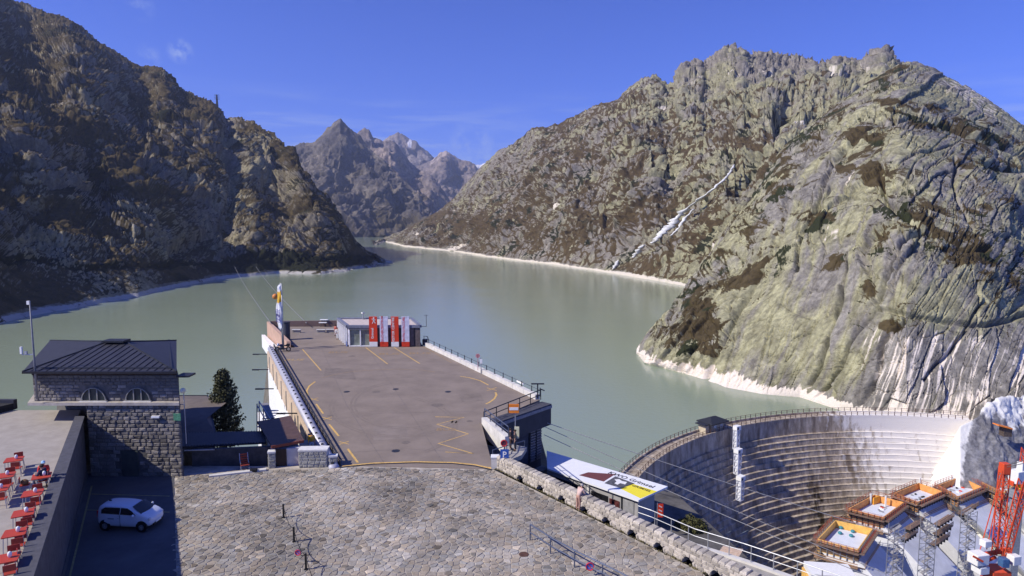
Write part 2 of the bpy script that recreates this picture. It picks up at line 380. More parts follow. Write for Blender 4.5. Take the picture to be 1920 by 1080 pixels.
def maskA(P, n, dd, px, py, u, info):
    e1, e2, e3, h2, cover = info['e']
    flat = sstep(n[:, 2], 0.62, 0.92)
    v = 0.28+0.50*cover+0.62*sstep(e2, 0.45, 0.10)+0.38*sstep(e3, 0.45, 0.08)+0.35*(flat-0.4)
    v += 0.22*ell(px, py, 1000, 400, 260, 90)+0.4*ell(px, py, 1390, 270, 60, 60)+0.3*ell(px, py, 850, 420, 130, 30)+0.3*ell(px, py, 1330, 400, 80, 110)
    v -= 0.55*sstep(py, 200, 130)*sstep(px, 1150, 1250)+0.25*sstep(px, 1010, 940)*sstep(py, 420, 330)
    v -= 0.22*sstep(px, 1150, 1400)
    lic = 0.30+0.8*fbm(P+200, 1/60., 3)+0.35*sstep(px, 1000, 1400)-0.6*sstep(py, 170, 110)
    pale = 0.95*sstep(P[:, 2], LAKE+4.2+4*cover, LAKE+1.8)+0.4*sstep(np.abs(pseg(px, py, [(1150, 182), (1280, 160), (1400, 140), (1550, 150), (1680, 132), (1800, 165)])), 14, 3)*(0.5+cover*2)
    v = np.where(P[:, 2] < LAKE+5, v-1.0*sstep(P[:, 2], LAKE+5, LAKE+2.6), v)
    dk = sstep(fbm(P+400, 1/50., 3), 0.15, 0.4)*0.8
    return np.stack([v, lic, pale, dk], 1)
colsA = np.concatenate([np.arange(700, 1700, 1.65), np.arange(1700, 1800, 10)])
def n1(x, s): return perlin(np.stack([x, 0*x+s, 0*x+s*1.7+.3], 1))
def teethA(x):
    m = sstep(x, 1262, 1275)*sstep(x, 1690, 1675); s_ = sstep(x, 1190, 1200)*sstep(x, 1256, 1248)
    return (5.0*n1(x/9., 3.3)+4.0*np.abs(n1(x/4.5, 8.1))+2.5*n1(x/2.4, 5.)-1.5)*m+(3*n1(x/5., 2.))*s_+1.2*n1(x/7., 9.)
terrain('mountain_slope', 'long boulder strewn mountainside with brown grass rising from the far lake shore', ROCKA, colsA, toeA, ridgeA, yA, 270, k=1.05, teeth=teethA,
        depth=lambda px, py, u: 0.035*np.sin(px/55.+py/90.)*np.clip(u*5, 0, 1)*np.clip((1-u)*3, 0, 1)+0.02*np.sin(px/23.-py/70.+2)*np.clip(u*5, 0, 1), disp=dispA, masks=maskA)

topB = [(1150, 664), (1193, 656), (1215, 625), (1250, 588), (1285, 540), (1330, 480), (1400, 380), (1470, 280), (1540, 213), (1620, 155), (1685, 121), (1720, 122), (1750, 129), (1781, 145), (1816, 164), (1854, 187), (1893, 214), (1920, 232), (2000, 300), (2300, 430)]
toeB = [(1150, 666), (1193, 661), (1215, 685), (1260, 697), (1310, 712), (1360, 733), (1430, 745), (1500, 750), (1540, 765), (1580, 775), (1640, 790), (1700, 800), (1830, 815), (1920, 830), (2300, 860)]
tyB = [(1150, 307), (1193, 307), (1215, 280), (1260, 268), (1310, 254), (1360, 238), (1430, 229), (1500, 225), (1540, 216), (1580, 208), (1640, 198), (1700, 190), (1830, 182), (1920, 178), (2300, 170)]
yB = [(1150, 309), (1193, 309), (1215, 318), (1250, 330), (1285, 350), (1330, 372), (1400, 410), (1470, 445), (1540, 475), (1620, 500), (1685, 520), (1781, 520), (1854, 500), (1920, 480), (2300, 420)]
CREV = [([(1592, 470), (1590, 510), (1577, 555), (1563, 595), (1543, 640), (1525, 690), (1512, 722)], 5, 9), ([(1740, 430), (1705, 455), (1683, 492), (1650, 540), (1625, 590), (1600, 625), (1570, 690), (1530, 745)], 5, 6),
        ([(1320, 712), (1350, 650), (1380, 590), (1405, 540), (1440, 470), (1470, 400), (1490, 340), (1530, 270), (1590, 205)], 6, 4), ([(1280, 697), (1300, 670), (1312, 655)], 4, 5), ([(1610, 770), (1640, 700), (1650, 640), (1690, 590)], 7, 4),
        ([(1740, 710), (1800, 640), (1850, 560)], 5, 2.5), ([(1500, 430), (1530, 390), (1560, 330), (1600, 280), (1660, 230)], 6, 4), ([(1640, 250), (1710, 220), (1790, 240), (1870, 262), (1960, 300)], 5, 6),
        ([(1490, 500), (1500, 440), (1560, 360), (1650, 370), (1700, 400)], 5, 4), ([(1650, 330), (1660, 380), (1700, 420), (1760, 440), (1860, 460)], 6, 5), ([(1850, 300), (1900, 310), (1990, 330)], 8, 5), ([(1790, 300), (1795, 360), (1830, 420)], 4, 4)]
VEGB = [(1650, 200, 45, 12), (1700, 208, 60, 14), (1780, 235, 90, 10), (1855, 262, 50, 18), (1630, 262, 35, 32), (1885, 303, 80, 16), (1640, 330, 40, 16), (1625, 280, 30, 50), (1700, 390, 70, 26), (1745, 425, 80, 22), (1830, 470, 110, 22), (1895, 535, 60, 45),
        (1620, 532, 30, 36), (1650, 460, 30, 30), (1493, 672, 46, 13), (1335, 585, 50, 62), (1310, 640, 60, 36), (1285, 665, 60, 14), (1560, 432, 60, 14), (1610, 330, 60, 16), (1570, 490, 50, 16), (1605, 688, 22, 16), (1660, 608, 26, 16), (1400, 530, 60, 40), (1470, 345, 30, 50), (1580, 625, 22, 14), (1440, 470, 40, 50), (1850, 390, 60, 12), (1540, 410, 60, 12)]
def frameB(P, px, py):
    """lines along the slabs (b) and across them (a), in picture-sized units on the rock itself; wx keeps them crooked"""
    wx = perlin(P/42.)*20+perlin(P/13.+5)*4+perlin(P/5.+8)*1.2
    up = np.maximum(0, 400-py); a = px-0.40*(700-py)-up*up*0.0022+wx; b = py+perlin(P/30.+70)*14+perlin(P/9.+71)*4
    return a, b
def pn(a, b, s): return perlin(np.stack([a, b, 0*a+s], 1))
def dispB(P, px, py, u, info):
    a, b = frameB(P, px, py); mpp = np.minimum(np.hypot(P[:, 0], P[:, 1])/F, .33)*(1-.35*sstep(px, 1680, 1800))      # metres per picture unit here
    blocky = sstep(fbm(P+70, 1/60., 3), -0.05, 0.30)
    blocky = blocky*(1-.9*sstep(py, 560, 620)*sstep(px, 1540, 1640))*(1-.9*ell(px, py, 1460, 600, 170, 230)**.5)*(1-.6*ell(px, py, 1540, 320, 110, 170))
    blocky = np.clip(blocky*.8+0.9*sstep(a, 1345, 1300)+0.4*ell(px, py, 1700, 440, 200, 70), 0, 1)*(1-.5*sstep(py, 260, 180))
    def cells(sa, sb, seed):
        f1, f2, cid, of = worley(np.stack([a/sa, b/sb, 0*a+seed], 1), .85, True); return np.clip((f2-f1)*2.4, 0, 1), RND[cid][:, 0], (of*GRAD[(cid*7+3) & 511]).sum(1)
    e1, h1, t1 = cells(52, 150, .5); e2, h2, t2 = cells(22, 44, 7.5); e3, h3, t3 = cells(9, 15, 17.5)
    cr = lambda e, w_: np.clip(e/w_, 0, 1)**.7
    d = cr(e1, .05)*(5+11*h1+7*t1)*(1-.45*ell(px, py, 1460, 600, 170, 230))+cr(e2, .10)*(3+7*h2+5*t2)*(.05+.85*blocky)+cr(e3, .18)*(1.6+3.6*h3+2.6*t3)*(.03+.8*blocky)
    k1 = np.abs(pn(a/19., b/190., 1.3)); k2 = np.abs(pn(a/120., (b-.0012*(px-1620)**2)/27., 4.3)); k3 = np.abs(pn(a/7., b/90., 9.7)); k4 = np.abs(pn(a/40.+b/50., b/60.-a/55., 14.2))
    led = pn(a/150., (b-.0012*(px-1620)**2)/48., 30.1)
    d += -6*sstep(k1, .030, 0)-6*sstep(k2, .030, 0)*(.3+.7*blocky)-1.6*sstep(k3, .035, 0)*sstep(fbm(P+5, 1/40., 2), -.1, .2)-6*sstep(k4, .018, 0)
    lq = led*3.2; lf = lq-np.floor(lq); d += 10*(np.floor(lq)+sstep(lf, .82, 1))/3.2*(.25+.75*sstep(py, 560, 480))+.35*pn(a/4.5, b/70., 40.)+.9*pn(a/13., b/120., 41.)+.35*pn(a/3., b/4., 42.)
    d = d*mpp*.95+fbm(P, 1/80., 3)*3.5
    cv = np.zeros_like(d)
    for pts, wd, dp in CREV: cv += -dp*.8*np.exp(-(pseg(px+perlin(P/9.)*5, py, pts)/(wd*.7))**2)
    d += cv-2.2*sstep(np.abs(pseg(px, py+perlin(P/14.)*5, [(1640, 575), (1700, 580), (1760, 592), (1860, 600), (1960, 572)])), 7, 1)
    info.update(a=a, b=b, bl=blocky, cv=cv, k=sstep(k1, .05, .01)*.5+sstep(k2, .05, .01)*(.3+.7*blocky), e2=e2, e3=e3, e1=e1, led=np.abs(led*3.2-np.round(led*3.2)))
    return (d-3)*sstep(u, 0.0, 0.05)*np.clip((px-1185)/60., 0.1, 1)*(1-.5*sstep(u, .85, 1))
def maskB(P, n, dd, px, py, u, info):
    a, b = info['a'], info['b']
    v = -0.02+0.55*fbm(P, 1/30., 4)+0.38*sstep(n[:, 2], 0.66, 0.92)+.32*info['k']+(.34*sstep(info['e2'], .3, .05)+.22*sstep(info['e3'], .3, .05))*info['bl']+.1*sstep(info['e1'], .1, 0)
    v += .40*sstep(info['led'], .10, .02)*sstep(fbm(P+31, 1/18., 3), -.1, .2)
    jx = perlin(P/12.)*14+perlin(P/4.)*7; jy = perlin(P/12.+40)*9+perlin(P/4.+9)*5; vn = 0.55+1.7*fbm(P+11, 1/12., 4)
    for cx, cy, rx, ry in VEGB: v += .95*vn*ell(px+jx, py+jy, cx, cy, rx*1.2, ry*1.2)**0.7
    v += 0.25*sstep(-info['cv'], 1.5, 4)+0.26*sstep(a, 1340, 1290)-0.35*sstep(px, 1690, 1800)*sstep(py, 240, 180)-0.25*sstep(py, 600, 680)-.35*ell(px, py, 1440, 610, 110, 150)
    s1 = pn(a/15., b/230., 51.); s2 = pn(a/6., b/120., 52.); s3 = pn(a/2.6, b/60., 53.)
    lic = 0.56+.9*fbm(P+200, 1/36., 4)+.55*s1+.28*s2-0.5*sstep(py, 560, 640)*sstep(px, 1500, 1640)+0.25*ell(px, py, 1440, 600, 160, 90)-0.4*ell(px, py, 1580, 560, 60, 130)-0.4*ell(px, py, 1560, 330, 90, 90)
    hgt = 4.6+2.4*perlin(P/9.)+2.5*s2; pale = 1.1*sstep(P[:, 2], LAKE+hgt, LAKE+hgt*0.5)
    low = sstep(py, 590, 640)*sstep(px, 1580, 1660)
    pale += low*(.30+.55*sstep(s2, .05, .40)+.30*sstep(s3, .0, .5))*(.6+.8*sstep(s1, -.3, .3))+0.3*ell(px, py, 1840, 170, 120, 70)+0.3*sstep(np.abs(pseg(px, py, [(1685, 124), (1750, 133), (1920, 240)])), 26, 8)
    pale += 0.7*ell(px, py, 1605, 345, 44, 24)*(.5+1.5*s2)+0.6*ell(px, py, 1520, 440, 80, 26)*(.4+1.6*s2)+.35*sstep(s2, .3, .42)*ell(px, py, 1640, 420, 190, 220)
    pale = np.where(px < 1600, pale, np.maximum(pale, 0.75*sstep(py+30*s2, 730, 790)))
    v = v-1.2*sstep(P[:, 2], LAKE+9, LAKE+5)
    dk = sstep(fbm(P+400, 1/25., 3), 0.0, 0.3)
    return np.stack([v, lic, pale, dk], 1)
colsB = np.concatenate([np.arange(1194, 1990, 1.3), np.arange(1990, 2300, 8)])
terrain('granite_dome', 'steep lichen yellow granite dome with bleached waterline right of the lake', ROCKB, colsB, toeB, topB, yB, 470, k=[(1150, 1.0), (1300, 1.2), (1500, 1.6), (2300, 1.5)], toe_y=tyB,
        depth=lambda px, py, u: (0.022*np.sin(px/70.+py/110.)+0.007*np.sin(px/31.+1))*np.clip(u*4, 0, 1)*np.clip((1-u)*3, 0, 1), disp=dispB, masks=maskB, back=0.5)

topC = [(-500, -380), (-200, -150), (0, -22), (30, 0), (130, 35), (210, 85), (265, 125), (290, 122), (310, 130), (345, 170), (375, 183), (400, 190), (414, 202), (425, 219), (450, 221), (475, 225), (495, 238), (510, 250), (535, 270), (560, 290), (585, 325), (600, 350), (640, 410), (670, 450), (700, 476), (722, 491), (740, 494)]
toeC = [(-500, 720), (-200, 650), (0, 607), (60, 592), (130, 580), (200, 567), (260, 557), (300, 546), (400, 525), (460, 519), (520, 513), (600, 514), (650, 509), (700, 501), (722, 492.5), (740, 494.5)]
yC = [(-500, 1500), (-200, 1650), (0, 1720), (265, 1560), (400, 1440), (510, 1300), (600, 1150), (670, 1090), (722, 1035), (740, 1035)]
def dispC(P, px, py, u, info):
    d1, e1, h1 = rocky(P*np.array([1, 1, .6]), 1/55., 11.0); d2, e2, h2 = rocky(P+50, 1/19., 6.0); d3, e3, h3 = rocky(P+90, 1/8., 3.0)
    scree = np.clip(ell(px, py, 300, 440, 150, 70)+ell(px, py, 200, 535, 170, 40)+ell(px, py, 430, 390, 50, 110)+ell(px, py, 100, 470, 100, 40), 0, 1)**0.5
    tp_ = 1-0.65*sstep(u, 0.72, 1); big = (ridged(P*np.array([1, 1, .7]), 1/150., 4)*34-17)*tp_; d1 = d1*tp_; d2 = d2*(0.5+0.5*tp_)
    f1, f2, cid = worley(P/3.6, 0.9); sc = np.clip((f2-f1)*2, 0, 1)*RND[cid][:, 0]*2.6
    g = -16*sstep(u, 1.0, .8)*np.exp(-(pseg(px, py, [(432, 222), (428, 290), (440, 340), (425, 420), (330, 470)])/13)**2)
    g += 34*np.exp(-(ell(px, py, 480, 330, 90, 130)-1)**2*4)*0.5
    pathd = pseg(px, py+perlin(P/40.)*3, [(-100, 486), (60, 489), (160, 499), (290, 498), (400, 486), (470, 478), (560, 484), (640, 486), (700, 488)])
    g += -5*np.exp(-(pathd/3.0)**2)
    cover = fbm(P, 1/95., 4)
    ed = sstep(u, 0.0, 0.10)*(0.25+0.75*sstep(px, 722, 560))
    info.update(e1=e1, e2=e2, e3=e3, cover=cover, scree=scree, pathd=pathd, sc=sc)
    low = 0.35+0.65*sstep(py, 540, 380)
    return ((d1*low+d2*(1-0.7*scree)+d3)*0.9+big*low*(1-0.5*scree)+sc*scree*1.3+g-8)*(0.12+0.88*ed)
def maskC(P, n, dd, px, py, u, info):
    v = 0.58+0.7*info['cover']+0.35*sstep(info['e2'], 0.4, 0.06)+0.6*(sstep(n[:, 2], 0.45, 0.85)-0.45)-0.75*info['scree']*sstep(info['sc'], 0.1, 0.7)
    v += 0.25*ell(px, py, 250, 420, 260, 110)-0.3*ell(px, py, 480, 330, 60, 90)-0.4*sstep(pseg(px, py, [(432, 222), (428, 290), (440, 350)]), 14, 4)
    dk = 0.15+0.9*fbm(P+400, 1/60., 3)+0.9*ell(px, py, 520, 492, 230, 26)**0.5*(px > 300)+0.8*sstep(info['pathd'], 9, 3)
    v += 0.6*ell(px, py, 530, 492, 230, 24)+0.4*sstep(info['pathd'], 10, 4)
    lic = 0.3+0.9*fbm(P+200, 1/60., 3)+0.5*ell(px, py, 480, 330, 60, 90)+0.5*info['scree']
    pale = 0.85*sstep(P[:, 2], LAKE+4.5, LAKE+2)+0.42*info['scree']*sstep(info['sc'], 0.2, 1.0)+0.3*sstep(pseg(px, py, [(432, 222), (428, 290)]), 12, 3)
    v -= 0.9*sstep(P[:, 2], LAKE+6, LAKE+3)
    return np.stack([v, lic, pale, dk], 1)
colsC = np.concatenate([np.arange(-500, -60, 9), np.arange(-60, 740, 1.65)])
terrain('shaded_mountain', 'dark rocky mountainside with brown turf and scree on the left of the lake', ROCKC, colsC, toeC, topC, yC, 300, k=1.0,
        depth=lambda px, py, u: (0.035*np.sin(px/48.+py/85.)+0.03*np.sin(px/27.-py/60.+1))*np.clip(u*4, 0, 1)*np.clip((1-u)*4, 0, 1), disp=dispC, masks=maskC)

def far(name, label, top, toe, ytoe, ytop, nr, sc, amp, seed, palek=0.0, snow=None, step=1.6, ROCK=ROCKD, vlow=0.0):
    def dsp(P, px, py, u, info):
        Q = (P+seed)*np.array([1, 1, 0.34])
        r = ridged(Q, 1/sc, 6, 0.56); r2 = ridged(Q+500, 3.2/sc, 4, 0.6)
        info['r'] = r; f1, f2, cid, of = worley(Q*1.6/sc+7, .9, True); tl = (of*GRAD[(cid*7+3) & 511]).sum(1); f3, f4, ci2, of2 = worley(Q*5/sc+7, .9, True); tl2 = (of2*GRAD[(ci2*7+3) & 511]).sum(1)
        return ((r-0.5)*amp*0.50*(0.3+0.7*sstep(u, 0, .2))+tl*amp*.34+tl2*amp*.16)*(1-0.85*sstep(u, 0.75, 1))+(r2-0.5)*amp*0.10*(1-.5*sstep(u, .8, 1))
    def mk(P, n, dd, px, py, u, info):
        v = 0.15+0.7*fbm(P+seed, 1.6/sc, 4)+vlow*sstep(u, 0.65, 0.0)-0.5*sstep(u, 0.6, 1.0)
        pale = palek*(0.5+1.2*fbm(P+seed+90, 1.2/sc, 4))
        if snow:
            for q in snow: pale = np.maximum(pale, 3*sstep(ell(px, py, *q), 0.1, 0.35))
        lic = 0.4+fbm(P+33, 1.3/sc, 3)
        return np.stack([v, lic, pale, 0*v], 1)
    xs = np.arange(top[0][0], top[-1][0]+.1, step)
    terrain(name, label, ROCK, xs, toe, top, ytop, nr, k=1.0, toe_y=ytoe, teeth=lambda x: 1.5*n1(x/5.5, seed+.3)+1.5*np.abs(n1(x/3., seed+1.1))-.3, disp=dsp, masks=mk, back=0.15,
            depth=lambda px, py, u: (0.018*np.sin(px/22.+py/30.+seed)+0.008*np.sin(px/11.-py/25.))*np.clip(u*4, 0, 1)*np.clip((1-u)*4, 0, 1))
SNOW = mat_terrain('rock_snowy', (0.23, 0.21, 0.22), (0.30, 0.26, 0.25), (0.13, 0.11, 0.10), (0.05, 0.05, 0.03), (0.8, 0.78, 0.78), S=14.0, bump=0.5)
far('glacier_peak', 'white glacier saddle on the skyline behind the farthest peaks', [(850, 320), (866, 311), (875, 304.5), (885, 305), (893, 309), (902, 309), (908, 305), (935, 312), (960, 330)], [(850, 360), (960, 380)], [(850, 8600), (960, 8600)], [(850, 9300), (960, 9300)], 30, 500., 60, 5, snow=[(890, 310, 60, 30)], ROCK=SNOW)
far('snow_patched_peak', 'distant bluish peak with one white snow patch near its top', [(690, 300), (706, 280), (714, 268), (722, 260), (730, 254), (740, 251), (747, 248), (755, 252), (765, 261), (772, 263), (780, 265), (788, 275), (795, 279), (803, 284), (812, 294), (825, 310), (850, 340)], [(690, 420), (850, 420)], [(690, 6400), (850, 6400)], [(690, 7600), (850, 7600)], 120, 420., 230, 21, palek=0.25, snow=[(769, 271, 5, 12)], ROCK=SNOW)
far('pale_far_ridge', 'distant ridge with pale pinkish scree below a small dark summit', [(780, 310), (800, 305), (817, 294), (826, 286), (837, 281.5), (846, 286), (852, 292), (858, 296), (865, 300), (880, 303), (890, 307), (897, 317), (905, 322), (925, 340)], [(780, 430), (925, 420)], [(780, 5600), (925, 5600)], [(780, 6700), (925, 6700)], 120, 380., 190, 33, palek=0.62)
far('dark_far_ridge', 'steep dark ridge falling to the valley behind the pyramid shaped peak', [(640, 300), (660, 262), (672, 246), (682, 240.5), (690, 243), (702, 259), (711, 262), (720, 266), (730, 264), (740, 267), (748, 275), (758, 290), (765, 297), (780, 315), (792, 322), (805, 327), (822, 345), (837, 367), (860, 400), (880, 430)], [(640, 440), (880, 445)], [(640, 3900), (880, 3900)], [(640, 5000), (780, 5000), (880, 4200)], 150, 300., 150, 44, palek=0.35, vlow=0.2)
far('pyramid_peak', 'pyramid shaped grey peak standing at the far end of the lake', [(520, 290), (540, 280), (550, 274), (562, 270), (575, 268), (590, 265), (599, 257), (607, 249), (614, 241), (622, 237), (628, 230), (634, 225), (639, 222), (645, 228), (652, 236), (660, 243), (665, 248), (680, 262), (700, 285), (720, 302), (740, 322), (765, 345), (790, 372), (810, 395), (830, 420), (850, 440)], [(520, 452), (640, 448), (700, 444), (850, 446)], [(520, 2900), (640, 2950), (700, 3100), (850, 3050)], [(520, 3900), (640, 4000), (700, 3900), (800, 3500), (850, 3200)], 190, 260., 150, 55, ROCK=ROCKP, palek=0.12, step=1.4, vlow=0.35)

# waterfall: the terrain's own faces near its course, lifted a little
P_, PX_, PY_ = TERR['mountain_slope']
def cascade():
    runs = [([(1377, 309), (1370, 321), (1360, 334), (1347, 346), (1336, 356), (1320, 368), (1305, 378), (1293, 387), (1280, 398), (1268, 412), (1255, 425), (1243, 438), (1232, 449), (1222, 456)], [1.2, 1.5, 1.8, 2.2, 2.4, 2.8, 3.2, 4.2, 6.5, 6.0, 6.5, 5.5, 4.0, 2.0]),
            ([(1208, 459), (1201, 466), (1194, 474), (1187, 483)], [2.2, 4.2, 4.6, 2.6]), ([(1160, 488), (1155, 496), (1149, 505)], [1.4, 2.6, 2.0]), ([(1300, 392), (1286, 408), (1272, 428), (1258, 442)], [.8, 2.2, 2.0, 1.0])]
    r = random.Random(4); o_ = None
    for pts, wd in runs:
        n = (len(pts)-1)*5; xs = np.interp(np.linspace(0, len(pts)-1, n), range(len(pts)), [p[0] for p in pts]); ys = np.interp(np.linspace(0, len(pts)-1, n), range(len(pts)), [p[1] for p in pts]); ws = np.interp(np.linspace(0, len(pts)-1, n), range(len(wd)), wd)
        mb = MB(); Ys = []
        for q in range(n):
            m_ = (np.abs(PX_-xs[q]) < 5) & (np.abs(PY_-ys[q]) < 4); Ys.append(np.median(P_[..., 1][m_]))
        Ys = np.convolve(np.pad(Ys, 2, mode='edge'), np.ones(5)/5, 'valid')-7
        for q in range(n):
            cx = xs[q]+r.uniform(-1.2, 1.2); w1, w2 = 1.35*ws[q]*r.uniform(.15, 1.5), 1.35*ws[q]*r.uniform(.15, 1.5)
            for s in (-w1, 0, w2): v = At(cx+s, ys[q], Ys[q]-(1.5 if s == 0 else 0)); mb.v.append(tuple(v))
        for q in range(n-1):
            for s in (0, 1): mb.f.append((3*q+s, 3*q+s+1, 3*q+s+4, 3*q+s+3)); mb.m.append(0)
        o = mb.build('waterfall' if o_ is None else 'cascade_step', mat('white_water', (0.42, 0.42, 0.40), 0.6, 0.2, 0.30, color2=(0.9, 0.9, 0.9)), o_, smooth=True)
        sm = o.modifiers.new('t', 'SOLIDIFY'); sm.thickness = .6
        if o_ is None: o_ = tag(o, 'white cascade tumbling down the mountainside to the far lake shore', 'waterfall')
cascade()

# lake: stops at the dam
DC = Vector((101.25, 96.25)); DR = 82.8; CREST = -37.0
def darc(r, deg, z): a = math.radians(deg); return Vector((DC.x+r*math.cos(a), DC.y+r*math.sin(a), z))
lp = [(-12000, -400), (-12000, 14000), (14000, 14000), (14000, 150), (200, 150)]+[tuple(darc(DR+3, a, 0))[:2] for a in range(60, 206, 5)]+[(10, 40), (0, -400)]
mb = MB(); mb.add([(x, y, LAKE) for x, y in lp], [tuple(range(len(lp)))])
wm = bpy.data.materials.new('glacial_water'); wm.use_nodes = True; t = wm.node_tree; b = t.nodes['Principled BSDF']
b.inputs['Roughness'].default_value = 0.10; b.inputs['IOR'].default_value = 1.33; b.inputs['Specular IOR Level'].default_value = 0.5
tcw = N(t, 'ShaderNodeTexCoord'); nn = N(t, 'ShaderNodeTexNoise', i_Scale=0.006, i_Detail=3.0); t.links.new(tcw.outputs['Object'], nn.inputs['Vector'])
mw = N(t, 'ShaderNodeMix', data_type='RGBA'); mw.inputs[6].default_value = (0.25, 0.30, 0.21, 1); mw.inputs[7].default_value = (0.285, 0.34, 0.24, 1)
t.links.new(nn.outputs[0], mw.inputs[0]); t.links.new(mw.outputs[2], b.inputs['Base Color'])
mpw = N(t, 'ShaderNodeMapping'); mpw.inputs['Scale'].default_value = (.006, .018, 1); mpw.inputs['Rotation'].default_value = (0, 0, .5); t.links.new(tcw.outputs['Object'], mpw.inputs[0]); nw_ = N(t, 'ShaderNodeTexNoise', i_Scale=1.0, i_Detail=6.0, i_Roughness=.65, i_Distortion=.6); t.links.new(mpw.outputs[0], nw_.inputs['Vector']); rw = N(t, 'ShaderNodeMapRange', i_1=.4, i_2=.62); rw.inputs[3].default_value = .06; rw.inputs[4].default_value = .13; t.links.new(nw_.outputs[0], rw.inputs[0]); t.links.new(rw.outputs[0], b.inputs['Roughness'])
n1 = N(t, 'ShaderNodeTexNoise', i_Scale=0.55, i_Detail=4.0, i_Roughness=0.6); t.links.new(tcw.outputs['Object'], n1.inputs['Vector'])
bp = N(t, 'ShaderNodeBump', i_Strength=0.6, i_Distance=0.15); t.links.new(n1.outputs[0], bp.inputs['Height']); t.links.new(bp.outputs[0], b.inputs['Normal'])
lake = mb.build('lake', wm, kind='structure'); lake['label'] = 'milky grey green lake filling the valley'

def poly_dist(x, y, poly):
    """distance outside a polygon (0 inside)"""
    best = 1e9; ins = False; n = len(poly)
    for i in range(n):
        ax, ay = poly[i][:2]; bx, by = poly[(i+1) % n][:2]; dx, dy = bx-ax, by-ay
        t = max(0, min(1, ((x-ax)*dx+(y-ay)*dy)/(dx*dx+dy*dy))); best = min(best, math.hypot(x-ax-t*dx, y-ay-t*dy))
        if (ay > y) != (by > y) and x < (bx-ax)*(y-ay)/(by-ay)+ax: ins = not ins
    return 0 if ins else best

# ------------------------------------------------------------------ palette
concrete = mat('concrete', (0.36, 0.34, 0.31), 0.9, 0.16, 0.9, bump=0.02, bscale=9)
pale_conc = mat('pale_concrete', (0.62, 0.60, 0.56), 0.9, 0.12, 1.2, bump=0.01, bscale=10)
asphalt = mat('asphalt', (0.238, 0.194, 0.160), 0.9, 0.12, 0.35, detail=8, bump=0.006, bscale=60)
asphalt2 = mat('dark_asphalt', (0.10, 0.10, 0.105), 0.9, 0.15, 0.6, bump=0.006, bscale=60)
mortar = mat('mortar', (0.42, 0.375, 0.315), 0.95, 0.25, 1.2, bump=0.01, bscale=30)
stone = mat('granite_stone', (0.225, 0.205, 0.185), 0.9, 0.25, 4.0, bump=0.03, bscale=22, rand=0.42)
stone_w = mat('pale_granite_stone', (0.44, 0.395, 0.33), 0.9, 0.22, 4.0, bump=0.02, bscale=22, rand=0.3)
stone_g = mat('grey_block_stone', (0.33, 0.325, 0.30), 0.9, 0.2, 3.0, bump=0.03, bscale=18, rand=0.15)
roof_m = mat('slate_roof', (0.034, 0.035, 0.045), 0.55, 0.2, 2.0, spec=0.4)
roof_b = mat('brown_sheet_roof', (0.105, 0.062, 0.048), 0.6, 0.15, 1.5)
roof_t = mat('taupe_roof', (0.15, 0.125, 0.11), 0.8, 0.12, 1.5)
darkmet = mat('dark_metal', (0.028, 0.03, 0.036), 0.5, 0.2, 4)
steel = mat('galvanised_steel', (0.42, 0.43, 0.45), 0.45, 0.12, 6, metallic=0.5)
gutterm = mat('gutter_metal', (0.46, 0.46, 0.53), 0.5, 0.12, 3, metallic=0.2)
white = mat('white_paint', (0.80, 0.80, 0.78), 0.6, 0.05, 2)
beige = mat('beige_render', (0.58, 0.45, 0.33), 0.85, 0.1, 1.5)
red = mat('red_panel', (0.66, 0.055, 0.022), 0.5, 0.05, 2)
orange = mat('orange_panel', (0.80, 0.23, 0.03), 0.6, 0.1, 2)
yellow = mat('yellow_paint', (0.62, 0.40, 0.13), 0.8, 0.25, 6, detail=8)
glass_m = mat('window_glass', (0.02, 0.025, 0.03), 0.08, 0.1, 1, spec=0.7)
black = mat('black_plastic', (0.012, 0.012, 0.014), 0.5, 0.1, 3)
wood_d = mat('dark_timber', (0.05, 0.033, 0.024), 0.8, 0.2, 3, aniso=(8, 1, 1))
timber = mat('formwork_timber', (0.40, 0.25, 0.155), 0.85, 0.25, 2.0, rand=0.25)
timber_d = mat('weathered_timber', (0.20, 0.135, 0.10), 0.9, 0.25, 2.0, rand=0.25)
skin_m = mat('skin', (0.50, 0.28, 0.20), 0.6, 0.05, 5)
blueviolet = mat('sign_blue', (0.03, 0.09, 0.36), 0.5, 0.05, 3)
greyf = mat('dark_facade', (0.045, 0.047, 0.06), 0.7, 0.12, 1.5)
yel2 = mat('yellow_print', (0.86, 0.74, 0.05), 0.6, 0.04, 2)
brown_p = mat('brown_print', (0.16, 0.055, 0.05), 0.6, 0.05, 2)
grey_p = mat('grey_print', (0.10, 0.10, 0.11), 0.6, 0.3, 3)
DDIR = Vector((-0.564, 1, 0)); DV = DDIR.normalized()

# ------------------------------------------------------------------ stone blocks
STM = {}
def stone_meshes(m):
    if m.name in STM: return STM[m.name]
    L = []
    for k in range(8):
        r = random.Random(k+3); j = lambda a: r.uniform(-a, a)
        v = [(-.5, -.5, -.6), (.5, -.5, -.6), (.5, .5, -.6), (-.5, .5, -.6)]
        v += [(x*(1+j(.05)), y*(1+j(.05)), .25+j(.2)) for x, y in ((-.5, -.5), (.5, -.5), (.5, .5), (-.5, .5))]
        v += [(x*.74+j(.07), y*.66+j(.07), .85+j(.25)) for x, y in ((-.5, -.5), (.5, -.5), (.5, .5), (-.5, .5))]
        f = [(0, 1, 5, 4), (1, 2, 6, 5), (2, 3, 7, 6), (3, 0, 4, 7), (4, 5, 9, 8), (5, 6, 10, 9), (6, 7, 11, 10), (7, 4, 8, 11), (8, 9, 10, 11)]
        me = bpy.data.meshes.new('stone'); me.from_pydata(v, [], f); me.materials.append(m); L.append(me)
    STM[m.name] = L; return L
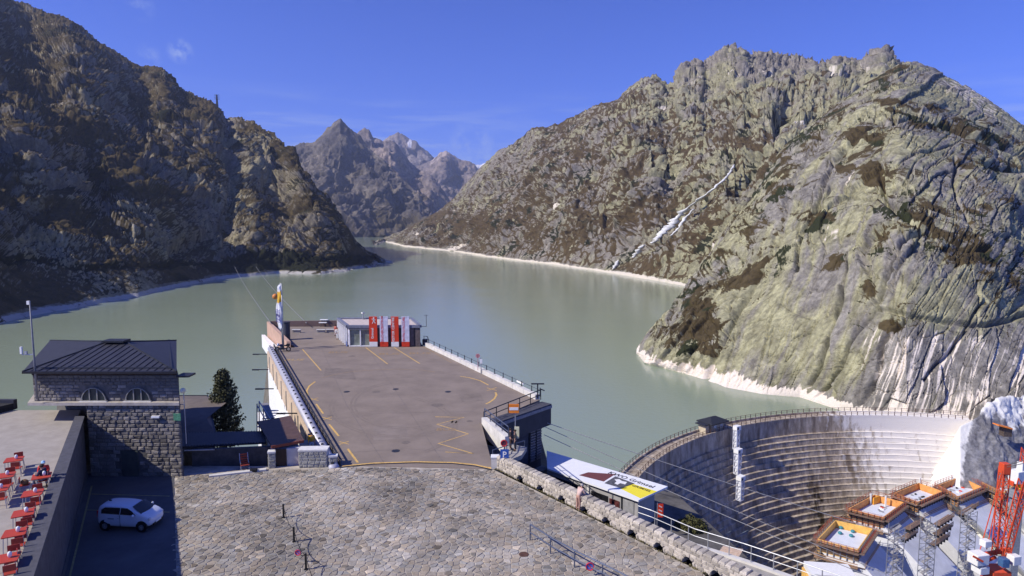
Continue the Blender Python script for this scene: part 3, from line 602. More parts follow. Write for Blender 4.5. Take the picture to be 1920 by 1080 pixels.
class Stones:
    """irregular stones on the faces of one thing: the first 300 are parts, the rest one joined part"""
    def __init__(s, parent, limit=300): s.p = parent; s.n = 0; s.lim = limit; s.mb = {}
    def put(s, c, X, Y, Zn, sx, sy, sz, m):
        M = Matrix((Vector(X)*sx, Vector(Y)*sy, Vector(Zn)*sz)).transposed().to_4x4(); M.translation = Vector(c)-(s.p.location if s.p.get('_own') else Vector())
        me = random.choice(stone_meshes(m))
        if s.n < s.lim:
            o = bpy.data.objects.new('stone', me); COL.objects.link(o); o.parent = s.p; o.matrix_local = M; s.n += 1
        else:
            b = s.mb.setdefault(m.name, (m, MB()))[1]; b.add([M@v.co+(s.p.location if s.p.get('_own') else Vector()) for v in me.vertices], [tuple(q.vertices) for q in me.polygons])
    def face(s, O, U, V, W, H, m, rowh=0.3, lens=(0.3, 0.65), depth=0.06, skip=None, order=1):
        O = Vector(O); U = Vector(U).normalized(); V = Vector(V).normalized(); Zn = U.cross(V)
        rows = max(1, round(H/rowh)); rh = H/rows
        R = range(rows)
        for r in (R if order > 0 else reversed(R)):
            x = -random.uniform(0, lens[0]); 
            while x < W:
                l = random.uniform(*lens); a = max(0, x); b = min(W, x+l); x += l
                if W-b < lens[0]*0.5: b = W; x = W+1
                if b-a < 0.08: continue
                c = O+U*((a+b)/2)+V*((r+.5)*rh)
                if skip and skip((a+b)/2, (r+.5)*rh, (b-a)/2): continue
                s.put(c, U, V, Zn, (b-a)*0.955-0.01, rh*0.93-0.01, depth*random.uniform(.6, 1.3), m)
    def done(s):
        for m, b in s.mb.values(): b.build('stonework', m, s.p, kind='stuff')

# ================================================================== GROUND NEAR THE CAMERA
deckA, deckB, deckC, deckD, deckE = G(640, 873), G(925, 880), G(903, 795), G(1012, 750), G(792, 648)
deckF = G(515, 652); deckF2 = G(553, 652); backL = G(507, 613); backR = G(772, 611)
plaza = [(-75, -25), (16, -25), (9.9, 31.6), (deckB.x, deckB.y), (deckA.x, deckA.y), (-21, 46.3), (-75, 47)]
deckp = [deckA, deckB, deckC, deckD, deckE, backR, backL, deckF]
yard = [G(960, 1080, -8), (19, 46), (16, 60), (4.2, 68), (-3, 58), (-2, 46)]
gx = np.concatenate([np.linspace(-130, -45, 22), np.linspace(-43, 30, 46), np.linspace(32, 60, 10)]); gy = np.concatenate([np.linspace(-60, 25, 18), np.linspace(27, 135, 60)])
mb = MB()
_n = np.array([[x, y, 0.] for y in gy for x in gx]); _f = fbm(_n, 1/9., 4)*5
k = 0
for y in gy:
    for x in gx:
        d0 = min(poly_dist(x, y, plaza), poly_dist(x, y, deckp)); d1 = poly_dist(x, y, yard); sl = 7.0 if y > 46.5 else (1.7 if x < 10 else 2.2)
        z = max(-1.2-sl*d0, -8.25-sl*d1); mb.v.append((x, y, max(-105, z)-(abs(_f[k]) if min(d0, d1) > 1.5 else 0))); k += 1
w_ = len(gx)
for j in range(len(gy)-1):
    for i in range(w_-1): mb.f.append((j*w_+i, j*w_+i+1, (j+1)*w_+i+1, (j+1)*w_+i)); mb.m.append(0)
o = mb.build('rocky_knoll_ground', mat('knoll_rock', (0.17, 0.155, 0.13), 0.95, 0.3, 0.4, bump=0.3, bscale=1.5), kind='structure'); o['label'] = 'rocky knoll under the hospice and its terrace'
# plaza bed
mb = MB(); mb.prism([p[:2] for p in plaza], -1.15, -0.012); plaza_o = mb.build('plaza', mortar, kind='structure'); plaza_o['label'] = 'crazy paved stone plaza'
# asphalt strip by the terrace wall
s0 = G(318, 897); s1 = G(320, 1085); sv = (s1-s0); far_ = s0-sv*0.0; near_ = s1+sv*1.2
mb = MB(); mb.prism([(-60, near_.y), (near_.x+.30, near_.y), (s0.x+.30, s0.y), (s0.x-.0, 44.8), (-60, 44.8)], -0.02, 0.024)
park = mb.build('car_park_surface', asphalt2, kind='structure'); park['label'] = 'dark asphalt parking strip beside the terrace wall'
mb = MB()
for py, xa, xb in ((929, 172, 318), (959, 163, 318)):
    a, b = G(xa, py-2, 0), G(xb, py+2, 0); mb.bar(a+Vector((0, 0, .028)), b+Vector((0, 0, .028)), 0.09, 0.006)
a, b = G(172, 912), G(130, 1085); mb.bar(a+Vector((0, 0, .03)), b+Vector((0, 0, .03)), 0.10, 0.012)
mb.build('painted_bay_line', mat('faded_yellow', (0.30, 0.27, 0.13), 0.9, 0.2, 5), park, kind='stuff')
# paving stones
def clip(poly, nx, ny, d):
    outp = []; n = len(poly)
    for i in range(n):
        a = poly[i]; b = poly[(i+1) % n]; da = a[0]*nx+a[1]*ny-d; db = b[0]*nx+b[1]*ny-d
        if da <= 0: outp.append(a)
        if (da < 0) != (db < 0) and abs(da-db) > 1e-9:
            t = da/(da-db); outp.append((a[0]+(b[0]-a[0])*t, a[1]+(b[1]-a[1])*t))
    return outp
pv = bpy.data.materials.new('paving_stone'); pv.use_nodes = True; t = pv.node_tree; b = t.nodes['Principled BSDF']; b.inputs['Roughness'].default_value = 0.85; b.inputs['Specular IOR Level'].default_value = 0.25
at = N(t, 'ShaderNodeAttribute', attribute_name='tone'); tcp = N(t, 'ShaderNodeTexCoord'); nz = N(t, 'ShaderNodeTexNoise', i_Scale=0.28, i_Detail=9.0, i_Roughness=0.72); t.links.new(tcp.outputs['Object'], nz.inputs['Vector'])
mr = N(t, 'ShaderNodeMapRange', i_1=0.30, i_2=0.70); mr.inputs[3].default_value = 0.60; mr.inputs[4].default_value = 1.50; t.links.new(nz.outputs[0], mr.inputs[0])
nz3 = N(t, 'ShaderNodeTexNoise', i_Scale=14.0, i_Detail=5.0, i_Roughness=0.7); t.links.new(tcp.outputs['Object'], nz3.inputs['Vector'])
mr3 = N(t, 'ShaderNodeMapRange', i_1=0.3, i_2=0.7); mr3.inputs[3].default_value = 0.78; mr3.inputs[4].default_value = 1.24; t.links.new(nz3.outputs[0], mr3.inputs[0])
mu = N(t, 'ShaderNodeMath', operation='MULTIPLY'); t.links.new(mr.outputs[0], mu.inputs[0]); t.links.new(mr3.outputs[0], mu.inputs[1])
vm = N(t, 'ShaderNodeVectorMath', operation='SCALE'); t.links.new(at.outputs['Color'], vm.inputs[0]); t.links.new(mu.outputs[0], vm.inputs['Scale']); t.links.new(vm.outputs[0], b.inputs['Base Color'])
bpn = N(t, 'ShaderNodeBump', i_Strength=0.8, i_Distance=0.012); t.links.new(nz3.outputs[0], bpn.inputs['Height']); t.links.new(bpn.outputs[0], b.inputs['Normal'])
reg = [(near_.x+.05, near_.y), (16, near_.y), (9.75, 31.6), (deckB.x-.1, deckB.y-.15), (deckA.x, deckA.y-.15), (-15.5, 45.6), (-20, 45.0), (s0.x+.05, s0.y+.6)]
_lo = Vector((9.9, 31.6, 0)); 
cell = 0.34; sd_ = {}; rg = random.Random(5)
def seed(i, j):
    if (i, j) not in sd_: sd_[(i, j)] = ((i+.5+rg.uniform(-.42, .42))*cell*1.16, (j+.5+rg.uniform(-.42, .42))*cell*0.98)
    return sd_[(i, j)]
cells = []
for j in range(int(20/cell), int(47/cell)):
    for i in range(int(-24/cell), int(15/cell)):
        sx_, sy_ = seed(i, j)
        if poly_dist(sx_, sy_, reg) > 0: continue
        if sy_ < 26: continue
        pl = [(sx_-1.2, sy_-1.2), (sx_+1.2, sy_-1.2), (sx_+1.2, sy_+1.2), (sx_-1.2, sy_+1.2)]; jt = rg.uniform(.010, .026)
        for dj in (-2, -1, 0, 1, 2):
            for di in (-2, -1, 0, 1, 2):
                if di == 0 and dj == 0: continue
                qx, qy = seed(i+di, j+dj); nx, ny = qx-sx_, qy-sy_; L = math.hypot(nx, ny); nx /= L; ny /= L
                pl = clip(pl, nx, ny, (sx_*nx+sy_*ny)+L/2-jt)
        if len(pl) >= 3: cells.append((sx_, sy_, pl))
patch_n = fbm(np.array([[c[0], c[1], 0.] for c in cells]), 1/5., 3)
def tone(k):
    r = rg.random(); v = 0.265+0.035*rg.uniform(-1, 1)+0.16*patch_n[k]
    if r < 0.07: v *= 0.55
    elif r > 0.93: v *= 1.35
    wv_ = rg.uniform(-1, 1); return (v*(1.06+.07*wv_), v*0.945, v*(0.785-.07*wv_), 1)
def cobble(mb, cols, k, c):
    sx_, sy_, pl = c; n = len(pl); h = rg.uniform(.004, .022); tx, ty = rg.uniform(-.03, .03), rg.uniform(-.03, .03)
    vs = [(x, y, -0.02) for x, y in pl]+[(sx_+(x-sx_)*.97, sy_+(y-sy_)*.97, h-.006) for x, y in pl]+[(sx_+(x-sx_)*.86, sy_+(y-sy_)*.86, h+.006+(x-sx_)*tx+(y-sy_)*ty) for x, y in pl]
    fs = [(i, (i+1) % n, n+(i+1) % n, n+i) for i in range(n)]+[(n+i, n+(i+1) % n, 2*n+(i+1) % n, 2*n+i) for i in range(n)]+[tuple(range(2*n, 3*n))]
    mb.add(vs, fs); cols += [tone(k)]*(3*n)
def inview(c):
    d = Vector((c[0], c[1], -HC)); fw = d.y*math.cos(PIT)-d.z*math.sin(PIT); X = 960+F*d.x/fw; Y = 540-F*(d.y*math.sin(PIT)+d.z*math.cos(PIT))/fw
    return 330 < X < 1400 and Y < 1078
order = sorted(range(len(cells)), key=lambda k: (0 if inview(cells[k]) else 1, cells[k][1]))
mbj = MB(); colj = []
for q, k in enumerate(order):
    if q < 300:
        m_ = MB(); cl = []; cobble(m_, cl, k, cells[k]); o = m_.build('paving_stone', pv, plaza_o)
        a = o.data.attributes.new('tone', 'FLOAT_COLOR', 'POINT'); a.data.foreach_set('color', [x for c in cl for x in c])
    else: cobble(mbj, colj, k, cells[k])
o = mbj.build('paving_stones', pv, plaza_o, kind='stuff'); a = o.data.attributes.new('tone', 'FLOAT_COLOR', 'POINT'); a.data.foreach_set('color', [x for c in colj for x in c])

# ================================================================== PARKING DECK
mb = MB(); mb.prism([p[:2] for p in (deckA, deckB, deckC, deckD, deckE, backR, backL, deckF2, deckF)], -0.9, 0.02)
deck = mb.build('parking_deck', asphalt, kind='structure'); deck['label'] = 'grey asphalt bus turning deck'
mb = MB(); mb.prism([p[:2] for p in (deckA, (deckB.x-.8, deckB.y+.3), deckC+Vector((-.6, .2, 0)), deckD+Vector((-1.5, 0, 0)), deckE, backR, backL, deckF2, deckF)], -14, -0.95)
o = mb.build('deck_substructure', greyf, kind='structure')
def stripe(pts, wd=0.14, m=yellow, parent=deck, name='painted_line', z=0.028):
    P = [G(*p) for p in pts]; mb = MB(); n = len(P)
    for i in range(n):
        t_ = (P[min(i+1, n-1)]-P[max(i-1, 0)]).normalized(); s = Vector((-t_.y, t_.x, 0))*wd/2
        for q in (P[i]+s, P[i]-s): mb.v.append((q.x, q.y, z))
    for i in range(n-1): mb.f.append((2*i, 2*i+1, 2*i+3, 2*i+2)); mb.m.append(0)
    return mb.build(name, m, parent)
faint = mat('worn_yellow', (0.30, 0.21, 0.12), 0.9, 0.35, 6, detail=8)
stripe([(567, 655), (602, 695)]); stripe([(686, 652), (727, 683)]); stripe([(739, 652), (787, 682)]); stripe([(794, 650), (846, 680), (846.5, 680.3)], 0.12, faint)
stripe([(577, 743), (575, 733), (580, 724), (591, 716)], .2)
stripe([(603, 709), (625, 703), (660, 697), (700, 694), (745, 692.5), (790, 694), (816, 698)], .12, faint)
stripe([(863, 706), (880, 708.5), (900, 714), (916, 722.5)], .17); stripe([(929, 736), (931, 741), (927, 748), (919, 754), (911, 758)], .2)
stripe([(816, 782), (870, 783), (819, 796), (878, 814), (822, 832), (887, 851), (835, 848)], .14)
for a, b in (((593, 758), (606, 776)), ((617, 796), (635, 818)), ((652, 842), (671, 868))): stripe([a, b], .17)
for x, y in ((588, 749), (613, 785), (645, 831), (922, 730)):
    stripe([(x-9, y-2.5), (x+9, y+2.5)], .1); stripe([(x+9, y-3), (x-9, y+3)], .1, z=0.031)
stripe([(642, 874.5), (700, 869), (780, 866.5), (850, 868), (890, 872), (922, 879)], 0.2, z=0.035)
mb = MB(); pp = [G(*p) for p in ((636, 877), (700, 871), (780, 868.5), (850, 870), (890, 874.5), (922, 881.5))]
for a, b in zip(pp[:-1], pp[1:]): mb.bar(a+Vector((0, 0, .02)), b+Vector((0, 0, .02)), .12, .05)
mb.build('deck_edge_shadow', darkmet, deck)  # dark bar stands in for the thin shadow of the deck step
def ground_text(body, px, py, size, xdir, m, z=0.03):
    p = G(px, py); xd = Vector(xdir).normalized(); text(body, 'lettering', m, None, basis(p+Vector((0, 0, z)), xd, (-xd.y, xd.x, 0)), size, 0.002).parent = deck
ground_text('BUS', 552, 675, 1.5, (1, .05, 0), mat('half_worn_yellow', (0.42, 0.29, 0.13), 0.9, 0.35, 6, detail=8)); ground_text('BUS', 730, 664, 1.8, (1, .05, 0), faint); ground_text('BUS', 787, 663, 1.8, (1, .05, 0), faint)
ground_text('BUS', 634, 661, 1.6, (1, .05, 0), faint); ground_text('BUS', 836, 806, 1.0, (1, 0.0, 0), faint)
# retaining faces on the deck's left side: beige band above white
dA = G(612, 858); 
mb = MB(); ed = (deckF-deckA).normalized(); nl = Vector((ed.y, -ed.x, 0)); nl = nl if nl.x < 0 else -nl
a, b = deckA+nl*1.05, deckF+nl*1.05
wall = thing('deck_side_wall', 'beige and white side wall under the left edge of the parking deck', 'wall', a)
mb.prism([tuple(a)[:2], tuple(b)[:2], tuple(b-nl*.9)[:2], tuple(a-nl*.9)[:2]], -2.7, -0.45); mb.build('beige_wall', beige, wall)
mb = MB(); mb.prism([tuple(a+nl*.06+ed*5)[:2], tuple(b+nl*.06-ed*1)[:2], tuple(b-nl*.9-ed*1)[:2], tuple(a-nl*.9+ed*5)[:2]], -10, -2.72); mb.build('white_wall', white, wall)
mb = MB(); c_ = a+nl*.06+ed*30; mb.prism([tuple(c_)[:2], tuple(c_+ed*6)[:2], tuple(c_+ed*6+nl*2.5)[:2], tuple(c_+nl*2.5)[:2]], -10, -5.2); mb.build('white_annex', white, wall)
mb = MB()
for q in range(9): c_ = lerp(a, b, .12+q*.1)+nl*.03; mb.bar((c_.x, c_.y, -.5), (c_.x, c_.y, -2.7), .12)
mb.build('downpipe', concrete, wall, kind='stuff')
# pale metal gutter beam, guard rail and its posts
gut = thing('edge_gutter', 'pale metal gutter beam running along the left edge of the deck', 'gutter', a)
mb = MB(); q0, q1 = deckA+nl*.55-ed*.3, deckF+nl*.55
mb.tube([(q0.x, q0.y, -.12), (q1.x, q1.y, -.12)], 0.42, 10); mb.build('beam', gutterm, gut, smooth=True)
rail = thing('guard_rail', 'low dark guard rail with brackets along the left deck edge', 'railing', deckA)
mb = MB(); r0, r1 = deckA+nl*.1-ed*.1, deckF+nl*.1
for z, s_ in ((0.58, .09), (.30, .045)): mb.bar((r0.x, r0.y, z), (r1.x, r1.y, z), s_)
mb.build('rail', darkmet, rail)
pm = MB(); pm.bar((0, 0, 0), (0, 0, .6), .07); pm.bar((0, 0, .02), tuple(nl*.5+Vector((0, 0, -.1))), .06); pm.box(tuple(nl*.55+Vector((0, 0, .32))), (.16, .16, .12))
pst = pm.build('post', darkmet, rail, origin=(0, 0, 0)); n_ = 34
for q in range(n_):
    o = pst if q == 0 else clone(pst, rail); o.location = lerp(r0, r1, q/(n_-1))-deckA
# lamp arms sticking out over the drop
proto = thing('lamp_arm', 'dark lamp arm reaching out over the drop', 'lamp', (0, 0, 0), 'lamp arms along the left deck edge')
mb = MB(); mb.bar((0, 0, 0), (-1.9, 0, 0), .12, .1); mb.build('arm', darkmet, proto); mb = MB(); mb.box((-1.6, 0, -.02), (.9, .22, .14)); mb.build('lamp_head', darkmet, proto)
arms = [(501, 664, 'farthest along the gutter'), (503, 693, 'second from the far end'), (513, 729, 'third from the far end, over the white wall'), (557, 775, 'nearest, beside the brown shed roof')]
for i, (px, py, lb) in enumerate(arms):
    p = G(px, py, -.5); L = 'dark lamp arm sticking out sideways, '+lb
    if i == 0: proto.location = p; proto['label'] = L
    else: copy_thing(proto, p, 0, L)
# right side: white kerb wall with little posts and a wire
bar_ = thing('deck_barrier', 'low white concrete wall along the lakeward right edge of the deck', 'wall', deckD)
e0, e1 = G(796, 649), G(1004, 750); ev = (e1-e0).normalized(); en = Vector((ev.y, -ev.x, 0)); en = en if en.x > 0 else -en
mb = MB(); nseg = 13
for q in range(nseg):
    p0, p1 = lerp(e0, e1, q/nseg)+ev*.02, lerp(e0, e1, (q+1)/nseg)-ev*.02
    m_ = MB(); m_.prism([tuple(v)[:2] for v in (p0, p0+en*.5, p1+en*.5, p1)], -.5, .55); m_.build('wall_block', pale_conc, bar_)
pr = thing('wire_fence', 'row of small dark posts with a wire above the white barrier', 'fence', e0)
pm = MB(); pm.bar((0, 0, 0), (0, 0, .62), .09); pm.box((0, 0, .03), (.25, .2, .06)); pst = pm.build('post', darkmet, pr, origin=(0, 0, 0))
for q in range(15):
    o = pst if q == 0 else clone(pst, pr); o.location = lerp(e0, e1, (q+.3)/15)+en*.42+Vector((0, 0, .5))-e0
mb = MB(); mb.bar(e0+en*.42+Vector((0, 0, 1.02)), e1+en*.42+Vector((0, 0, 1.02)), .03); mb.build('wire', darkmet, pr)
mb = MB(); p = G(968, 722, .6); mb.box(p+en*.5+Vector((0, 0, .25)), (1.5, .12, .22), math.atan2(ev.y, ev.x)); mb.build('equipment_tray', white, pr)
# end lamp post
def small_post(px, py, h, name, label, cat, z=0.5):
    p = G(px, py, z); t_ = thing(name, label, cat, p); mb = MB(); mb.bar(p, p+Vector((0, 0, h)), .12); mb.build('post', darkmet, t_)
    return t_, p
t_, p = small_post(1008, 747, 1.5, 'flood_light_post', 'dark post with crossbar at the right corner of the deck', 'lamp post')
mb = MB(); mb.bar(p+Vector((-.65, 0, 1.5)), p+Vector((.65, 0, 1.5)), .12); mb.build('crossbar', darkmet, t_); mb = MB(); mb.bar(p+Vector((.25, 0, .2)), p+Vector((.25, 0, 1.1)), .08); mb.bar(p+Vector((.2, 0, 1.0)), p+Vector((.7, 0, .8)), .1); mb.build('spot_lamp', darkmet, t_)
# round sign and board by the barrier
p = G(902, 701, 0.02); t_ = thing('deck_sign', 'grey post with white board and red ringed disc beside the barrier', 'sign', p)
mb = MB(); mb.bar(p, p+Vector((0, 0, 2.0)), .1); mb.build('post', steel, t_); mb = MB(); mb.box(p+Vector((0, -.08, 1.55)), (.3, .04, .55)); mb.build('board', white, t_)
p2 = G(896, 694, .5); mb = MB(); mb.bar(p2, p2+Vector((0, 0, 1.9)), .06); mb.tube([p2+Vector((0, -.03, 1.75)), p2+Vector((0, 0, 1.75))], .27, 14); mb.build('disc', mat('faded_red_disc', (.55, .25, .27), .6), t_)
# back parapet
mb = MB(); bp_ = thing('back_parapet', 'brown parapet wall closing the far end of the deck', 'wall', backL)
bl, br = backL, backR+Vector((-8, 0, 0)); brownw = mat('brown_render', (0.20, 0.14, 0.12), .9, .1, 1)
mb.prism([tuple(v)[:2] for v in (bl, br, br+Vector((0, .4, 0)), bl+Vector((-.4, .4, 0)))], -.8, 1.0); mb.build('rear_wall', brownw, bp_)
mb = MB(); f2 = deckF2+Vector((-.6, 0, 0)); mb.prism([tuple(v)[:2] for v in (bl, bl+Vector((-.6, 0, 0)), f2+Vector((-.6, 0, 0)), f2)], -2, .95); mb.build('side_wall', mat('tan_render', (.50, .33, .25), .85, .1, 1), bp_)
mb = MB(); mb.prism([tuple(v)[:2] for v in (bl+Vector((-.65, -1, 0)), bl+Vector((-1.2, -1, 0)), deckF+Vector((-1.2, 3, 0)), deckF+Vector((.2, 3, 0)))], -3.4, -1.2); mb.build('lower_wall', white, bp_)

# notch: white wall, rails, dark garage front
c0, c1 = deckC, G(947, 832); cv_ = (c1-c0).normalized(); cn = Vector((-cv_.y, cv_.x, 0)); cn = cn if cn.x > 0 else -cn
nw = thing('notch_wall', 'sloping white concrete wall with rails above the garage front', 'wall', c0)
mb = MB(); mb.prism([tuple(v)[:2] for v in (c0, c1, c1+cn*.5, c0+cn*.5)], -1, .6); mb.build('wall_block', pale_conc, nw)
def railing(name, label, pts, h, zb=0.0, mids=(0.5,), np_=4, rad=.045, m=steel, post=None, both=True):
    pts = [Vector(p) for p in pts]; t_ = thing(name, label, 'railing', pts[0]); mb = MB()
    for f_ in (1.0,)+tuple(mids): 
        m_ = MB(); m_.tube([p+Vector((0, 0, zb+h*f_)) for p in pts], rad*(1 if f_ == 1 else .8), 6); m_.build('rail', m, t_)
    pm = MB(); pm.tube([(0, 0, zb), (0, 0, zb+h)], rad, 6); pst = pm.build('post', m, t_, origin=(0, 0, 0)); n = 0
    L = [0]; 
    for a, b in zip(pts[:-1], pts[1:]): L.append(L[-1]+(b-a).length)
    for q in range(np_):
        s_ = L[-1]*q/(np_-1); i = max(0, min(len(pts)-2, next((k_ for k_ in range(len(L)-1) if L[k_+1] >= s_-1e-6), len(pts)-2)))
        p = lerp(pts[i], pts[i+1], (s_-L[i])/(L[i+1]-L[i])); o = pst if q == 0 else clone(pst, t_); o.location = p-pts[0]
    return t_
bluesteel = mat('blue_grey_steel', (0.10, 0.12, 0.18), .5, .1, 4, metallic=.3)
railing('corner_railing', 'dark two bar railing along the top of the garage front', [deckC+Vector((.2, .25, 0)), deckD+Vector((.1, .1, 0))], 1.05, 0, (.5,), 6, .05, darkmet)
railing('ramp_railing', 'blue grey railing on the sloping white wall by the bus stop', [c0+cn*.3, c1+cn*.3], .85, .55, (.5,), 5, .045, bluesteel)
gar = thing('garage_front', 'dark garage front with louvred doors under the deck corner', 'building', deckC)
gd0, gd1 = c0+Vector((.9, 0.2, 0)), G(1029, 757); gv = (gd1-gd0); gv.z = 0; gn = Vector((gv.y, -gv.x, 0)).normalized()
def along(t_, off, z): p = gd0+gv*t_+gn*off; return Vector((p.x, p.y, z))
def slab(t0, t1, o0, o1, z0, z1): 
    m_ = MB(); m_.prism([tuple(along(*q, 0))[:2] for q in ((t0, o0), (t0, o1), (t1, o1), (t1, o0))], z0, z1); return m_
slab(.0, 1, -.9, .35, -.05, .06).build('roof_slab', mat('dark_roof_felt', (.07, .07, .085), .8), gar)
slab(-.02, 1.0, .0, .42, -.35, -.06).build('cornice', mat('mid_grey_metal', (.22, .22, .25), .5), gar)
slab(.0, 1.0, -.5, .3, -2.1, -.36).build('fascia', greyf, gar)
slab(-.5, .93, -.9, -.52, -6.6, -2.0).build('wall', mat('garage_wall', (.06, .06, .08), .8), gar)
slab(-.5, .94, -.5, .5, -7.4, -6.4).build('ledge', concrete, gar)
slab(-.5, .94, -.6, .3, -10, -7.41).build('lower_wall', greyf, gar)
for k in range(2):
    t0 = .70+.115*k; dr = slab(t0, t0+.105, -.52, -.42, -5.6, -2.15).build('louvred_door', darkmet, gar)
    for q in range(12): 
        z = -2.35-q*.27; slab(t0+.008, t0+.097, -.42, -.30, z-.16, z).build('slat', mat('slat_metal', (.20, .18, .19), .6), dr)
# stair rail
railing('stair_railing', 'dark handrail beside the steps between the plaza wall and garage', [G(924, 868, 0), G(952, 858, -.3), G(984, 848, -1.2)], 1.0, 0, (.55,), 4, .04, bluesteel)
mb = MB(); st = thing('entrance_pillar', 'squat whitewashed stone pillar where the deck meets the plaza', 'pillar', G(928, 880)); p = G(928, 880)
mb.box(p+Vector((0, .3, .42)), (.55, .55, .84)); mb.build('base', pale_conc, st); mb = MB(); mb.box(p+Vector((0, .3, .88)), (.62, .62, .08)); mb.build('cap', white, st)

# ================================================================== VISITOR PAVILION
vb = thing('visitor_pavilion', 'flat roofed visitor pavilion with glass front on the far deck', 'building', G(653, 650))
fl, fr = G(653, 650), G(788, 650); fl.z = fr.z = 0.02; bkl, bkr = Vector((-27.6, 100.6, .02)), Vector((-16.0, 100.6, .02))
foot = [fl, fr, bkr, bkl]; cen = sum(foot, Vector())/4
def shrink(P, k): return [tuple(cen+(p-cen)*k)[:2] for p in P]
mb = MB(); mb.prism([tuple(v)[:2] for v in (lerp(fl, fr, .33), fr, bkr, lerp(bkl, bkr, .33))], 0.02, 2.9); mb.build('walls', mat('slate_cladding', (.085, .075, .075), .7, .25, 2.5), vb)
mb = MB(); mb.prism(shrink(foot, .97), 2.9, 3.0); mb.build('roof', mat('roof_gravel', (.55, .47, .43), .9, .15, 2), vb)
mb = MB()
for a, b in zip(foot, foot[1:]+foot[:1]): mb.bar((a.x, a.y, 3.02), (b.x, b.y, 3.02), .5, .36)
mb.build('roof_edge', mat('roof_edge_metal', (.19, .20, .25), .5), vb)
mb = MB(); x0 = lerp(fl, fr, .02); x1 = lerp(fl, fr, .325)
mb.prism([tuple(v)[:2] for v in (x0+Vector((0, .12, 0)), x1+Vector((0, .12, 0)), x1+Vector((0, .18, 0)), x0+Vector((0, .18, 0)))], .1, 2.5); g_ = mb.build('glazing', mat('pavilion_glass', (.22, .25, .21), .15, .3, 1.0, spec=.6), vb)
mb = MB()
for q in (0, .5, 1): p = lerp(x0, x1, q); mb.bar((p.x, p.y, 0.02), (p.x, p.y, 2.55), .16)
mb.bar(x0+Vector((0, 0, .1)), x1+Vector((0, 0, .1)), .14, .16); mb.build('window_frame', white, vb, kind='stuff')
mb = MB(); mb.bar(x0+Vector((0, 0, 2.68)), x1+Vector((0, 0, 2.68)), .3, .34); mb.build('canopy', mat('grey_canopy', (.25, .24, .22), .7), vb)
for q in range(6):
    p = lerp(fl, bkl, .05+q*.18); m_ = MB(); m_.bar((p.x-.1, p.y, 0.02), (p.x-.1, p.y, 2.85), .22, .5); m_.build('side_post', white, vb)
mb = MB(); mb.prism([tuple(v)[:2] for v in (fl+Vector((.15, .3, 0)), bkl+Vector((.3, 0, 0)), bkl+Vector((.4, 0, 0)), fl+Vector((.3, .3, 0)))], .05, 2.8); mb.build('side_wall', mat('pale_lilac_wall', (.6, .57, .66), .7), vb)
for q in (.88, .97):
    p = lerp(fl, fr, q); m_ = MB(); m_.box(p+Vector((0, -.06, 1.4)), (.7, .12, 2.7)); m_.build('wall_panel', mat('brown_slate_panel', (.13, .105, .1), .8, .2, 3), vb)
mb = MB(); p = lerp(bkl, bkr, .35); mb.tube([p+Vector((0, -.5, 3)), p+Vector((0, -.5, 3.9))], .09, 8); mb.ball(p+Vector((0, -.5, 4.0)), .3, sc=(1, 1, .5)); mb.build('roof_vent', steel, vb)
mb = MB(); p = fr+Vector((.1, .3, 0)); mb.bar(p+Vector((0, 0, 2.95)), p+Vector((.8, 0, 2.95)), .06); mb.bar(p+Vector((.8, 0, 2.95)), p+Vector((.8, 0, 4.7)), .06); mb.bar(p+Vector((.5, 0, 4.6)), p+Vector((1.1, 0, 4.6)), .04); mb.build('antenna', darkmet, vb)
mb = MB(); p = fr+Vector((.5, .5, 0)); mb.tube([p+Vector((.0, 0, .3)), p+Vector((.0, 0, 1.5)), p+Vector((.5, 0, 1.4)), p+Vector((.7, 0, .8))], .06, 6); mb.box(p+Vector((.1, .3, .5)), (.7, .7, .9)); mb.build('side_cabinet', darkmet, vb)
names = [('red information panel with small white figure and white foot, first of four', 693, 708, red, white, white, 'Grimsel'), ('white panel with red lettering BESUCHERZENTRUM and red foot', 713, 728, mat('lilac_white_panel', (.62, .62, .72), .6), red, red, 'BESUCHERZENTRUM'),
         ('red panel with white lettering VISITOR CENTRE and white foot', 734, 748, red, white, white, 'VISITOR CENTRE'), ("white panel with red lettering CENTRE D'ACCUEIL and red foot", 753.5, 768, MATS['lilac_white_panel'], red, red, "CENTRE D'ACCUEIL")]
for lb, xa, xb, mm, foot_m, tm, tx in names:
    Y = fl.y-.30; xc = (xa+xb)/2; zb = .08; a = At(xa, 650, Y).x; b_ = At(xb, 650, Y).x; xm = (a+b_)/2; wd = b_-a; t_ = thing('banner_panel', lb, 'banner', (xm, Y, 0.02), 'tall information panels before the pavilion')
    mb = MB(); mb.box((xm, Y, .08+.36), (wd, .18, .72)); mb.build('foot', foot_m, t_); mb = MB(); mb.box((xm, Y, 2.66), (wd, .18, 3.72)); mb.build('board', mm, t_)
    txo = text(tx, 'lettering', tm, t_, basis((xm-(0.22 if tx != 'Grimsel' else .1), Y-.10, 2.55), (0, 0, 1), (-1, 0, 0)), .50 if len(tx) < 15 else .44, .006, sx=1.0)
    if tx == 'Grimsel':
        txo.location.z -= .5
        mb = MB(); q = Vector((xm+.12, Y-.10, 3.9)); mb.ball(q+Vector((0, 0, .42)), .11, 8, 6, (1, .1, 1)); mb.bar(q+Vector((0, 0, .3)), q+Vector((0, 0, -.05)), .2, .03, up=(0, 1, 0)); mb.bar(q+Vector((-.3, 0, .28)), q+Vector((.28, 0, .12)), .07, .03, up=(0, 1, 0)); mb.bar(q, q+Vector((-.22, 0, -.4)), .09, .03, up=(0, 1, 0)); mb.bar(q, q+Vector((.24, 0, -.36)), .09, .03, up=(0, 1, 0)); mb.build('emblem', white, t_)
